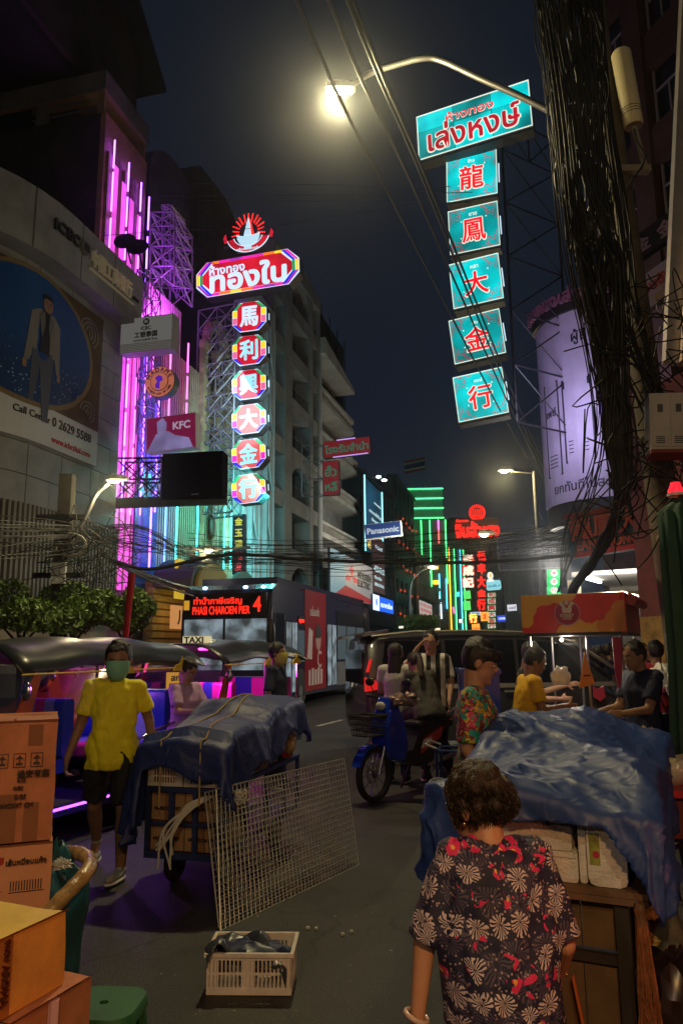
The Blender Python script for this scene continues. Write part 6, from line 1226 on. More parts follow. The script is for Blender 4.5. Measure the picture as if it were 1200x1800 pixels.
# ---------------------------------------------------------------- right-hand cart
RO = V((1.15, 3.11, 0)); RR_ = R_(-25); rc = thing('goods_cart', 'dark wooden goods cart with a cardboard lined front at the lower right', 'cart', RO, RR_)
WOOD = mat('worn_brown_wood', (.14, .08, .05), .7, noise_s=5, noise_a=.4, bump=.2, bump_s=20); DWOOD = mat('black_wood', (.025, .018, .015), .7, noise_s=4)
RW, RD = .76, 1.9
for k in range(5): g = MB(); g.box(-RW, .03, k * RD / 5 - .02, (k + 1) * RD / 5 - .025, .70, .725); g.build('plank', WOOD, rc)
g = MB(); g.box(-RW, .03, -.025, .0, .675, .699); g.build('front_rail', WOOD, rc)
for x in (-RW + .02, -.1): g = MB(); g.box(x, x + .055, .0, .05, 0, .675); g.build('leg', DWOOD, rc)
for x in (-RW + .02, -.1): g = MB(); g.box(x, x + .055, RD - .1, RD - .05, 0, .675); g.build('leg', DWOOD, rc)
for z in (.44, .14): g = MB(); g.box(-RW + .075, -.1, .01, .04, z, z + .035); g.build('cross_bar', DWOOD, rc)
for k, (x0, x1) in enumerate(((-.68, -.235), (-.23, -.105))): 
    for z0, z1 in ((.49, .66), (.19, .43)): g = MB(); g.box(x0, x1, .03, .05, z0, z1); g.build('cardboard_sheet', mat('lining_card', (.13, .08, .04), .85, noise_s=8), rc)
FOAMW = mat('dirty_polystyrene', (.62, .6, .58), .8, noise_s=7, noise_a=.3, bump=.4, bump_s=90)
def rcp(x, y, z): return RO + V((math.cos(RR_) * x - math.sin(RR_) * y, math.sin(RR_) * x + math.cos(RR_) * y, z))
def rbox(w, d, h, r=.012):
    g = MB(); a = rrect(0, w, 0, h, r, 2); g.ext(a, 0, d); return g
for k, (z, h, lab, xo) in enumerate(((.727, .115, 'bottom', 0), (.845, .1, 'middle', .02), (.948, .06, 'top', .03))):
    o = thing('foam_box', '%s of the stacked dirty white foam boxes on the right cart' % lab, 'foam box', rcp(-.73, .01 + xo * .3, z), RR_, 'foam boxes on the right cart')
    rbox(.5 - xo, .5, h).build('foam_shell', FOAMW, o, 40); g = MB(); g.box(0.005, .495 - xo, -.006, 0, h - .02, h - .004); g.build('lid_edge', FOAMW, o)
    for x in (.1, .25, .38): g = MB(); g.box(x, x + .018, -.009, -.0005, .02 if k == 0 else -.01, .05 if k == 0 else .015); g.build('notch', DWOOD, o)
o = thing('foam_box', 'foam box stood on end with a coloured label at the right of the stack', 'foam box', rcp(-.19, .0, .727), RR_ + R_(4)); rbox(.15, .42, .25, .03).build('foam_shell', FOAMW, o, 40); g = MB(); g.box(.01, .05, -.003, 0, .08, .2); g.build('label', mat('olive_label', (.25, .28, .05), .6, noise_s=9, noise_a=.7), o); g = MB(); g.ext(circ(.06, .205, .032), -.003, 0); g.build('round_label', mat('cream_label', (.55, .5, .35), .6), o); g = MB(); g.ext(circ(.035, .12, .014, 8), -.005, -.0035); g.build('red_print', mat('label_red', (.4, .02, .05), .6), o)
o = thing('foam_box', 'thin foam lid leaning between the stack and the upright foam box', 'foam box', rcp(-.225, .02, .727), RR_ + R_(6)); rbox(.03, .42, .25, .01).build('foam_shell', FOAMW, o, 40)
o = thing('foam_box', 'hidden foam boxes filling the back of the right cart under the blue tarpaulin', 'foam box', rcp(-.7, .6, .727), RR_); rbox(.5, 1.1, .3, .02).build('foam_shell', FOAMW, o, 40)
BTARP = tarp_mat('blue_tarp', (.018, .05, .21), .5, .45)
def top2(x, y):
    t = y / RD; z = 1.10 + .17 * t + .06 * math.sin(t * 7) * math.cos(x * 4) + .04 * math.sin(x * 9 + y * 3) * .5
    u = (x + RW) / RW; z += -.05 * max(0, u - .6) / .4 - .16 * max(0, u - .45) * t * 1.2
    return z
def hang2(s, t):
    if s == 'f': return .15 + .06 * math.sin(t * 4 + 1) + (.2 * max(0, (t - .82) / .18) if t > .82 else 0) + (.1 * max(0, (.2 - t) / .2))
    if s == 'l': return .40 + .05 * math.sin(t * 8)
    if s == 'r': return .34 + .05 * math.sin(t * 8)
    return .4
drape('blue_tarpaulin', 'crumpled bright blue tarpaulin thrown over the foam boxes of the right cart', 'tarpaulin', RO, RR_, -RW - .02, .03, -.04, RD, top2, hang2, BTARP, .018, .055, 8, .024)
# broom, strap
br = thing('straw_broom', 'reddish straw broom hanging from the right end of the goods cart', 'broom', rcp(.0, -.05, .0), RR_)
g = MB(); [g.tube([(U(-.02, .02), U(-.02, .02), .68), (U(-.03, .04), U(-.04, .03), .4), (U(-.05, .08), U(-.05, .04), .1 + U(-.06, .1))], .0016, 3, cap=False) for _ in range(260)]; tag(g.build('straw', mat('broom_straw', (.3, .12, .05), .8, noise_s=20, noise_a=.5), br), kind='stuff'); g = MB(); g.tube([(0, 0, .62), (0, 0, .7)], .02, 8); g.build('binding', WOOD, br)
o = thing('cloth_strap', 'pinkish cloth strap with an orange tag tied to the cart front', 'strap', rcp(-.29, -.01, .45), RR_); g = MB(); g.bar((0, 0, 0), (-.13, -.03, -.4), .022, .006); g.build('strap', mat('pink_strap', (.4, .25, .22)), o); g = MB(); g.bar((.02, -.01, -.06), (.05, -.01, -.24), .03, .004); g.build('orange_tag', mat('orange_tag', (.6, .14, .03), .6), o)
# things right of the cart
rt = thing('red_table', 'table with a glossy red top at the right edge carrying a clear bag of vegetables', 'table', at(1265, 1440, 3.9) * 1, R_(-8)); rt.location.z = 0
zt_ = gr(1180, 1390, .86); rt.location = (zt_.x, zt_.y, 0)
g = MB(); g.box(-.1, .9, 0, .75, .82, .86); g.build('table_top', mat('red_gloss_top', (.4, .02, .025), .3, noise_s=4, noise_a=.3), rt)
for x, y in ((-.07, .03), (.85, .03), (-.07, .7), (.85, .7)): g = MB(); g.box(x, x + .03, y, y + .03, 0, .82); g.build('leg', DKSTEEL, rt)
g = MB(); g.box(-.06, .85, .02, .05, .6, .8); g.build('apron', mat('dark_red_apron', (.1, .01, .012), .6), rt)
CLR = mat('clear_plastic', (.5, .48, .42), .2, noise_s=9, noise_a=.3, alpha=.75)
bp = V(rt.location) + V((.12, .25, .86)); o = thing('vegetable_bag', 'open clear plastic bag of pale green vegetables on the red table', 'bag', bp)
g = MB(); n = 30; prof = [(.1, 0), (.15, .03), (.17, .08), (.165, .12), (.15, .15)]; g.lathe(prof, n, 0); g.v = [(x * (1 + .07 * math.sin(9 * math.atan2(y, x) + z * 40)), y * (1 + .07 * math.sin(9 * math.atan2(y, x) + z * 40)), z + .012 * math.sin(4 * math.atan2(y, x))) for x, y, z in g.v]; g.build('bag', CLR, o, 80)
for k in range(16): g = MB(); g.ell((U(-.1, .1), U(-.1, .1), U(.07, .13)), (U(.03, .06), U(.02, .04), U(.012, .025)), 8, 0, Euler((U(-.5, .5), U(-.5, .5), U(0, 3))).to_matrix()); g.build('vegetable', mat('veg%d' % (k % 3), [(.35, .4, .12), (.5, .5, .3), (.2, .3, .06)][k % 3], .5), o, 60)
crumple('rubbish_bag', 'clear bag of rubbish wedged behind the right end of the blue tarpaulin', 'bag', at(1142, 1312, 5.6), (.09, .08, .12), mat('hazy_bag', (.4, .28, .22), .3, noise_s=20, noise_a=.7), 5, .5)
crumple('black_bag', 'large black bin bag slumped at the bottom right corner', 'bag', gr(1190, 1790, .25) * 1, (.16, .2, .22), mat('black_bag', (.02, .012, .012), .3), 6, .35)
crumple('grey_sack', 'dirty grey green sack behind the black bin bag', 'sack', gr(1165, 1690, .4) + V((.05, .2, 0)), (.13, .2, .2), mat('grey_green_sack', (.07, .075, .055), .7, noise_s=8, noise_a=.6), 7, .3)
for k in range(3): crumple('yellow_scrap', ['upper', 'middle', 'lower'][k] + ' yellow plastic scrap hanging beside the straw broom', 'scrap', at(1142, 1605 + 50 * k, 3.35), (.035, .02, .028), mat('yellow_scrap', (.4, .36, .1), .6, noise_s=20, noise_a=.6), 11 + k, .8)
o = thing('folded_rack', 'folded dark steel rack legs beside the red table', 'rack', gr(1160, 1600, .0) + V((.4, .2, 0)))
for k in range(4): g = MB(); g.bar((-.2 + .1 * k, 0, 0), (-.25 + .1 * k, .1, .75), .035); g.build('rack_leg', DKSTEEL, o)
g = MB(); g.bar((-.3, .02, .3), (.2, .02, .42), .03); g.bar((-.3, .02, .42), (.2, .02, .3), .03); g.build('cross_bar', DKSTEEL, o)
# green hanging cloth with red lamp
gc = thing('green_cloth_umbrella', 'tall furled dark green market umbrella cloth at the right edge', 'umbrella', (at(1192, 1100, 5.5).x + .11, 5.5, 0))
zT1 = at(1180, 872, 5.5).z; g = MB(); vs = []; n = 48; prof = [(1.0, .02, zT1), (1, .17, zT1 - .12), (1, .16, zT1 - .5), (1, .165, zT1 - 1.2), (1, .2, zT1 - 1.9)]
for _, r, z in prof:
    for k in range(n): a = 2 * math.pi * k / n; q = r * (1 + .22 * math.sin(11 * a) * min(1, (zT1 - z) * 2 + .2)); vs.append((q * math.cos(a), q * math.sin(a), z))
g.add(vs, [(i * n + k, (i + 1) * n + k, (i + 1) * n + (k + 1) % n, i * n + (k + 1) % n) for i in range(4) for k in range(n)]); g.build('cloth', mat('dark_green_cloth', (.008, .05, .03), .8, noise_s=3), gc, 60)
g = MB(); g.tube([(0, 0, 0), (0, 0, zT1 + .06)], .02, 8); g.build('pole', DKSTEEL, gc)
o = thing('red_lamp', 'small glowing red lamp on top of the green umbrella', 'lamp', (gc.location.x - .04, 5.5, zT1 + .02)); g = MB(); g.lathe([(.055, 0), (.06, .02), (.04, .06), (.035, .085), (.01, .09)], 14); g.build('lamp_cap', emi('red_lamp', (.9, .02, .04), 1.0), o, 40); g = MB(); g.lathe([(.065, -.02), (.065, 0), (.02, .005)], 14); g.build('base', WHITEP, o)
# ---------------------------------------------------------------- food cart
fc = thing('food_cart', 'street food cart with a red canopy box painted with yellow clouds', 'food cart', (1.84, 7.67, 0), R_(-28))
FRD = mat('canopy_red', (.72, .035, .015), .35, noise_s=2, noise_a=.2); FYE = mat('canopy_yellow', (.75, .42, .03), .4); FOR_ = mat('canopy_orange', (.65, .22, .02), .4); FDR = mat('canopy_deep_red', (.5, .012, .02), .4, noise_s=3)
w, d, z0, z1 = 1.0, 1.1, 1.81, 2.19
g = MB(); g.box(0, w, 0, d, z0, z1); g.build('canopy_box', FRD, fc)
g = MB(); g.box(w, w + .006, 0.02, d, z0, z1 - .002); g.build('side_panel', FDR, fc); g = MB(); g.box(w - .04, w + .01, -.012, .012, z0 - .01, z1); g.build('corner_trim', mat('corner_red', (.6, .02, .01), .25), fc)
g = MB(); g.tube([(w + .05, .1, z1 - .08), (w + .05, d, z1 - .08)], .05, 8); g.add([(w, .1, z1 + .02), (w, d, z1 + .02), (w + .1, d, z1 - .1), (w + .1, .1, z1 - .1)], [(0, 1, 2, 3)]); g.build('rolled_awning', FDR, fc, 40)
def cloud(cs, x0, x1, zz0, zz1, y, m):
    for k, (cx, cz, r) in enumerate(cs):
        pts = [(min(max(cx + r * math.cos(a), x0), x1), min(max(cz + r * math.sin(a), zz0), zz1)) for a in [2 * math.pi * i / 24 for i in range(24)]]
        q = [pts[0]]; [q.append(p) for p in pts[1:] if (abs(p[0] - q[-1][0]) + abs(p[1] - q[-1][1])) > 1e-4]
        if len(q) > 3: g = MB(); g.ext(q, y - .002 - .0006 * k, y); g.build('painted_cloud', m, fc)
cloud([(.03, z1 - .12, .13), (.14, z1 - .03, .1), (.25, z1 - .0, .11), (.36, z1 + .01, .1), (.46, z1 + .02, .1), (.04, z1 - .25, .08)], 0, w, z0, z1, -.001, FYE)
cloud([(.44, z0 - .02, .1), (.54, z0 + .02, .11), (.65, z0, .09), (.76, z0 + .02, .09), (.86, z0 + .06, .08)], 0, w, z0, z1, -.006, FYE); cloud([(.8, z0 + .05, .07), (.9, z0 + .12, .09), (.97, z0 + .2, .1), (.98, z0 + .06, .1)], 0, w, z0, z1, -.01, FOR_)
g = MB(); g.ext(circ(.46, 2.0, .125, 32), -.02, -.012); g.build('badge_rim', mat('badge_pink', (.55, .25, .3), .5), fc); g = MB(); g.ext(circ(.46, 2.0, .116, 32), -.024, -.0205); g.build('badge', mat('badge_crimson', (.35, .01, .04), .4), fc)
BW = mat('badge_cream', (.7, .6, .45), .5); text('STREET', .13, .03, .46, 1.975, -.025, BW, fc, .03); text('FOOD', .08, .02, .46, 1.945, -.025, BW, fc, .03)
g = MB(); [g.ext(circ(.46 + x, z, r, 12), -.03 - .001 * i, -.025) for i, (x, z, r) in enumerate(((-.05, 2.09, .02), (0, 2.1, .022), (.05, 2.09, .02), (-.03, 2.06, .018), (.03, 2.06, .018)))]; g.ext([(.42, 2.0), (.5, 2.0), (.51, 2.05), (.41, 2.05)], -.029, -.025); g.build('basket_drawing', BW, fc)
PST = mat('brushed_post', (.3, .3, .3), .3, .8)
for x, y in ((.0 + .06, .05), (.62, .05), (w - .06, .05), (.06, d - .05), (w - .06, d - .05), (.62 - .25, d - .05)): g = MB(); g.tube([(x, y, .05), (x, y, z0)], .013, 8); g.build('post', PST, fc)
g = MB(); g.box(.02, w, .02, d, z0 - .035, z0 - .002); g.build('under_frame', BLACKP, fc)
g = MB(); g.box(-.02, w + .1, .1, d, .84, .87); g.build('counter', mat('steel_counter', (.4, .4, .42), .35, .7), fc); g = MB(); g.box(0, w, .12, d - .02, .3, .84); g.build('cabinet', mat('dark_cart_body', (.05, .05, .06), .4, noise_s=3), fc)
for k, x in enumerate((.15, w - .15)): w_ = wheel_mb(.16, .05, .1).build('wheel', [RUB, RUB], fc, 40); w_.location = (x, .06, .16)
MEAT = mat('grilled_meat', (.16, .05, .03), .4, noise_s=25, noise_a=.6)
o = thing('food_tray', 'tray heaped with dark grilled meat on the food cart counter', 'tray', V(fc.location) + V((.25, .05, .875)), R_(-28)); g = MB(); g.box(0, .5, 0, .3, 0, .02); g.build('tray', mat('steel_counter', (.4, .4, .42)), o)
for k in range(18): g = MB(); g.ell((U(.04, .46), U(.03, .27), U(.03, .06)), (U(.03, .06), .025, .02), 7, 0, Euler((0, 0, U(0, 3))).to_matrix()); g.build('meat_piece', MEAT, o, 60)
for k, (x, c) in enumerate(((.05, (.7, .7, .7)), (.62, (.5, .5, .48)), (.78, (.02, .04, .2)), (.9, (.45, .45, .45)))): o = thing('food_tub', ['white', 'steel', 'dark blue', 'grey'][k] + ' round tub on the food cart counter', 'tub', V(fc.location) + V((x + .1, .35 - .2 * k, .87)), 0); g = MB(); g.lathe([(.005, 0), (.06, 0), (.075, .1), (.07, .1), (.06, .01)], 16); g.build('tub', mat('tub%d' % k, c, .4), o, 40)
PEN = mat('orange_pennant', (.6, .2, .02), .7); o = thing('pennant', 'orange triangular pennant hanging by the middle post of the food cart', 'flag', at(1028, 1150, 7.2)); g = MB(); g.ext([(-.01, .02), (.07, -.27), (-.08, -.32)][::-1], -.004, .004); g.build('cloth', PEN, o); t_ = text('ซุปเปอร์', .06, .1, 0, -.2, -.005, BLACKP, o, .03)
o = thing('hanging_cloth', 'long magenta cloth strip hanging from the food cart roof', 'cloth', at(1082, 1120, 7.0)); g = MB(); g.ext([(-.04, 0), (-.035, -.3), (-.01, -.48), (.02, -.4), (.05, -.1), (.04, 0)], -.006, .006); g.build('cloth', mat('magenta_cloth', (.3, .01, .06), .6), o)
o = thing('pink_cup_sign', 'small bright pink cut-out card on the food cart counter', 'card', at(1050, 1225, 7.1)); g = MB(); g.ext([(-.04, 0), (.02, -.04), (.07, .0), (.06, .1), (.0, .07), (-.04, .1)], -.004, .004); g.build('card', mat('hot_pink', (.7, .05, .15), .6), o)
lamp('cart_bulb_light', 'POINT', (2.3, 7.7, 1.7), 16, (1, .85, .65), .04)
o = thing('bulb', 'bare bulb hanging under the red food cart canopy', 'bulb', (2.3, 7.9, 1.74)); g = MB(); g.ell((0, 0, 0), .02, 8); g.build('bulb_glass', emi('bulb_warm', (1, .85, .6), 8), o, 60); g = MB(); g.tube([(0, 0, .02), (0, 0, .06)], .01, 6); g.build('socket', BLACKP, o)
# ---------------------------------------------------------------- bus
def window_quad(mb, x0, x1, y, z0, z1): mb.box(x0, x1, y - .012, y, z0, z1)
bo = thing('city_bus', 'dark navy city bus with red LED route sign and red side advert', 'bus', (-1.83, 19.2, 0), ROTL)
BN = mat('bus_navy_paint', (.02, .022, .05), .25, coat=.5, noise_s=2, noise_a=.2); BRD = mat('bus_red_wrap', (.28, .012, .02), .3, coat=.4, noise_s=1, noise_a=.2); BGL = mat('bus_glass', (.05, .065, .075), .08, emit=(.35, .5, .6), es=.05); BLW = emi('bus_interior_glass', (.2, .26, .3), .55, .8, 2.5)
Lb, Wb, Hb = 12, 2.5, 3.38
prof = [(0.0, .35), (0, .9)]
g = MB(); g.ext([(.12, .35), (Lb, .35), (Lb, Hb - .35), (Lb - .25, Hb - .1), (.5, Hb), (.12, Hb - .15), (.0, 2.6), (-.06, 1.2), (0, .5)], 0, Wb); bb_ = g.build('body', BN, bo)
g = MB(); g.box(.9, Lb - .4, .15, Wb - .15, Hb, Hb + .22); g.build('roof_unit', BN, bo)
g = MB(); g.box(-.10, .0, .12, Wb - .12, 1.15, 2.45); g.build('windscreen', BLW, bo); g = MB(); g.box(-.11, -.1, Wb / 2 - .03, Wb / 2 + .03, 1.15, 2.45); g.build('wiper_divider', BLACKP, bo)
g = MB(); g.box(-.09, .02, .1, Wb - .1, 2.5, 3.12); g.build('destination_board', mat('black_board', (.004, .004, .004), .3), bo)
LEDR = emi('led_red', (1, .02, .008), 1.7)
for s_, w_, h_, y_, z_ in (('ท่าน้ำภาษีเจริญ', 1.35, .22, 1.45, 2.92), ('PHASI CHAROEN PIER', 1.6, .2, 1.35, 2.68), ('4', .2, .38, .35, 2.82)):
    t_ = text(s_, w_, h_, 0, 0, 0, LEDR, bo, .02, fit=False, deep=.01); t_.rotation_euler = (0, 0, R_(-90)); t_.location = (-.095, y_, z_)
g = MB(); g.box(-.11, -.095, 2.25, 2.4, 2.7, 2.95); g.build('route_badge', emi('badge_orange', (.5, .25, .02), 1), bo)
for y in (.25, .75, 1.9, 2.35): g = MB(); g.ell((.1, y, Hb - .1), (.05, .07, .04), 8); g.build('marker_light', emi('marker_blue', (.35, .7, 1), 8), bo)
GL2 = mat('bus_side_glass', (.04, .05, .055), .07, emit=(.4, .55, .6), es=.09)
g = MB(); g.box(2.9, 5.2, -.02, 0, .45, 3.3); g.box(2.9, 5.2, -.019, .3, 3.3, 3.42); g.build('advert_panel', BRD, bo)
for x0, x1, z0, z1, m, nm in ((.25, 1.0, 1.25, 2.6, GLASSD, 'window'), (1.15, 1.62, .5, 2.4, BLW, 'door_leaf'), (1.68, 2.15, .5, 2.4, BLW, 'door_leaf'), (2.2, 2.85, 1.3, 2.2, GL2, 'window'), (5.35, 5.9, .5, 2.45, BLW, 'door_leaf'), (5.96, 6.5, .5, 2.45, BLW, 'door_leaf'), (6.65, 7.9, 1.3, 2.45, GL2, 'window'), (8.0, 9.4, 1.3, 2.45, GL2, 'window'), (9.5, 10.8, 1.3, 2.45, GL2, 'window'), (6.65, 10.8, 2.5, 2.95, GLASSD, 'upper_window'), (10.95, 11.5, 1.3, 2.9, GLASSD, 'window')):
    g = MB(); g.box(x0, x1, -.02, 0, z0, z1); q = g.build(nm, m, bo)
    g = MB(); g.box(x0 - .03, x0, -.03, 0, z0, z1); g.box(x1, x1 + .03, -.03, 0, z0, z1); g.build('frame', BLACKP, q)
g = MB(); g.box(2.25, 2.8, -.03, 0, 2.3, 2.6); g.build('side_led_board', mat('black_board', (.01, .01, .01)), bo); text('กรุงเทพ', .48, .16, 2.52, 2.45, -.03, LEDR, bo, .02)
SILV = mat('bus_silver', (.3, .3, .3), .3, .6, noise_s=2); g = MB(); g.box(6.6, 10.9, -.015, 0, .45, 1.22); g.build('side_panel', SILV, bo)
g = MB(); g.box(.3, 1.0, -.012, 0, .5, 1.15); g.build('side_panel', BN, bo)
PK = mat('advert_face', (.35, .2, .16), .5); g = MB(); g.ext(circ(4.3, 1.95, .3, 16, .35), -.025, -.0205); g.build('advert_face', PK, bo); g = MB(); g.ext([(3.98, 2.05), (4.1, 1.98), (4.5, 2.0), (4.62, 2.1), (4.55, 2.35), (4.3, 2.45), (4.05, 2.32)], -.03, -.0255); g.build('advert_hair', BLACKP, bo)
APR = mat('advert_pale', (.5, .4, .36), .5)
for k in range(5): g = MB(); g.box(3.25 + .32 * k, 3.47 + .32 * k, -.025, -.0205, .6, 1.05 + .05 * (k % 2)); g.build('advert_bottle', APR, bo)
text('อร่อยซ่า', 1.0, .5, 3.9, 2.8, -.021, APR, bo, .02); g = MB(); g.ext([(3.1, 1.4), (3.6, 1.35), (3.7, 2.2), (3.3, 2.3)], -.024, -.0205); g.build('advert_can', APR, bo); text('C', .5, .5, 4.4, 1.35, -.021, APR, bo, .01)
for x in (2.5, 9.6):
    w_ = wheel_mb(.5, .28, .3).build('wheel', [RUB, RUB], bo, 40); w_.location = (x, .13, .5); g = MB(); g.lathe([(.01, -.15), (.15, -.15), (.2, -.1), (.3, -.12)], 20, 0, M.Rotation(R_(90), 4, 'X')); g.v = [(a, -abs(b) , c) for a, b, c in g.v]; g.build('rim', SILV, w_, 40)
    g = MB(); g.ext([(x + .62 * math.cos(R_(a)), .5 + .62 * math.sin(R_(a))) for a in range(-10, 191, 20)], -.018, -.0165); g.build('wheel_arch', BLACKP, bo)
    w_ = wheel_mb(.5, .28, .3).build('wheel', [RUB, RUB], bo, 40); w_.location = (x, Wb - .13, .5)
g = MB(); g.ell((-.35, -.12, 2.0), (.09, .12, .42), 12); g.build('mirror', BLACKP, bo, 60); g = MB(); g.tube([(.05, .0, 2.75), (-.2, -.1, 2.75), (-.35, -.12, 2.4)], .025, 6); g.build('mirror_arm', BLACKP, bo)
g = MB(); g.box(-.08, 0, .15, .5, .6, .8); g.box(-.08, 0, 2.0, 2.35, .6, .8); g.build('headlight', emi('bus_head', (1, .9, .7), .8), bo)
g = MB(); g.box(8.6, 9.0, -.02, -.016, .38, .5); g.build('hazard_strip', mat('hazard', (.5, .4, .1), .5), bo)
BUSLED = None
# ---------------------------------------------------------------- van
vn = thing('minivan', 'dark long minivan with a pale chrome window line, parked behind the motorbike', 'van', (.38, 11.9, 0), R_(11))
VG = mat('van_dark_paint', (.045, .045, .048), .2, coat=.8); VB = mat('van_glass', (.008, .008, .01), .06)
def section(x, zb, zt, wb, wt): return [(x, -wb, zb), (x, -wb, zb + (zt - zb) * .48), (x, -wt, zt - .1), (x, -wt + .12, zt), (x, wt - .12, zt), (x, wt, zt - .1), (x, wb, zb + (zt - zb) * .48), (x, wb, zb)]
secs = [(0.0, .45, 1.55, .82, .7), (.05, .32, 1.8, .88, .76), (.25, .25, 1.92, .92, .8), (1.5, .22, 1.96, .93, .82), (3.0, .22, 1.93, .93, .82), (3.6, .22, 1.75, .93, .78), (4.2, .24, 1.35, .92, .74), (4.45, .26, 1.12, .9, .7), (4.9, .28, .98, .85, .68), (5.05, .4, .8, .75, .6)]
g = MB(); vs = []; 
for s_ in secs: vs += section(*s_)
n = 8; fs = [(i * n + k, (i + 1) * n + k, (i + 1) * n + (k + 1) % n, i * n + (k + 1) % n) for i in range(len(secs) - 1) for k in range(n)] + [tuple(range(8)), tuple(range((len(secs) - 1) * 8, len(secs) * 8))[::-1]]
g.add(vs, fs); g.v = [(x, y + .93, z) for x, y, z in g.v]; bd = g.build('body', VG, vn, 38)
def sidep(pts, y, m, nm, p=vn, th=.01):
    # follows the tumblehome of the cabin
    g = MB(); g.ext(pts, y - th, y); 
    g.v = [(x, yy + (max(0, z - 1.05) / .85) * .115, z) for x, yy, z in g.v]; return g.build(nm, m, p)
sidep([(.22, 1.15), (1.25, 1.12), (1.25, 1.78), (.32, 1.78)], -.002, VB, 'window'); sidep([(1.32, 1.12), (2.5, 1.1), (2.5, 1.8), (1.32, 1.79)], -.002, VB, 'window'); sidep([(2.57, 1.1), (3.85, 1.08), (3.3, 1.72), (2.57, 1.8)], -.002, VB, 'window')
CHL = mat('pale_chrome_trim', (.6, .56, .48), .25, .6)
sidep([(.15, 1.03), (4.3, 1.02), (4.3, 1.09), (.15, 1.1)], -.006, CHL, 'chrome_belt'); g = MB(); g.tube([(.1, .1, 1.86), (.8, .09, 1.93), (2.0, .09, 1.94), (3.0, .1, 1.9)], .022, 6); g.build('roof_edge_line', CHL, vn, 60); g = MB(); g.tube([(3.0, .1, 1.9), (3.6, .1, 1.74), (4.2, .06, 1.36), (4.75, .03, 1.05)], .035, 6); g.build('pillar_trim', CHL, vn, 60)  # pale tube on the roof stands in for its bright highlight
g = MB(); g.ext([(3.35, 1.82), (3.7, 1.72), (4.3, 1.32), (4.2, 1.28)], .25, 1.6); g.build('windscreen', VB, vn)
g = MB(); g.box(-.03, .03, .25, 1.6, 1.1, 1.65); g.build('rear_window', VB, vn); g = MB(); g.ext([(-.18, 1.82), (.4, 1.93), (.4, 1.97), (-.15, 1.88)], .15, 1.7); g.build('rear_spoiler', VG, vn)
TL_ = emi('tail_red', (.6, .015, .012), .8)
g = MB(); g.ext([(-.02, 1.0), (.25, 1.05), (.22, 1.14), (-.02, 1.22)], -.03, .12); g.build('tail_light', TL_, vn); g = MB(); g.ext([(0, 1.3), (.03, 1.3), (.08, 1.5), (.06, 1.5)], -.02, .1); g.build('tail_light', TL_, vn)
for x in (.95, 4.0): w_ = wheel_mb(.34, .22, .22).build('wheel', [RUB, RUB], vn, 40); w_.location = (x, .1, .34); g = MB(); g.lathe([(.01, -.1), (.08, -.1), (.1, -.06), (.22, -.08)], 18, 0, M.Rotation(R_(90), 4, 'X')); g.v = [(a, -abs(b), c) for a, b, c in g.v]; g.build('rim', CHROME, w_, 40)
for x in (1.29, 2.53): g = MB(); g.box(x, x + .012, -.012, 0, .35, 1.05); g.build('door_gap', BLACKP, vn); g = MB(); g.box(x - .25, x - .08, -.03, 0, .95, .98); g.build('door_handle', CHL, vn)
g = MB(); g.ell((3.75, -.12, 1.15), (.1, .08, .08), 10); g.build('mirror', VG, vn, 60)
# dark panel board left of the van rear (lower quarter)
o = thing('grey_board', 'dark grey folded board standing at the rear of the minivan', 'board', gr(640, 1262)); g = MB(); g.ext([(-.05, .02), (.38, 0), (.5, .7), (.12, .78)], 0, .04); o.location = (.36, 11.1, .1); g.build('board', mat('charcoal_board', (.05, .05, .052), .6, noise_s=3), o)
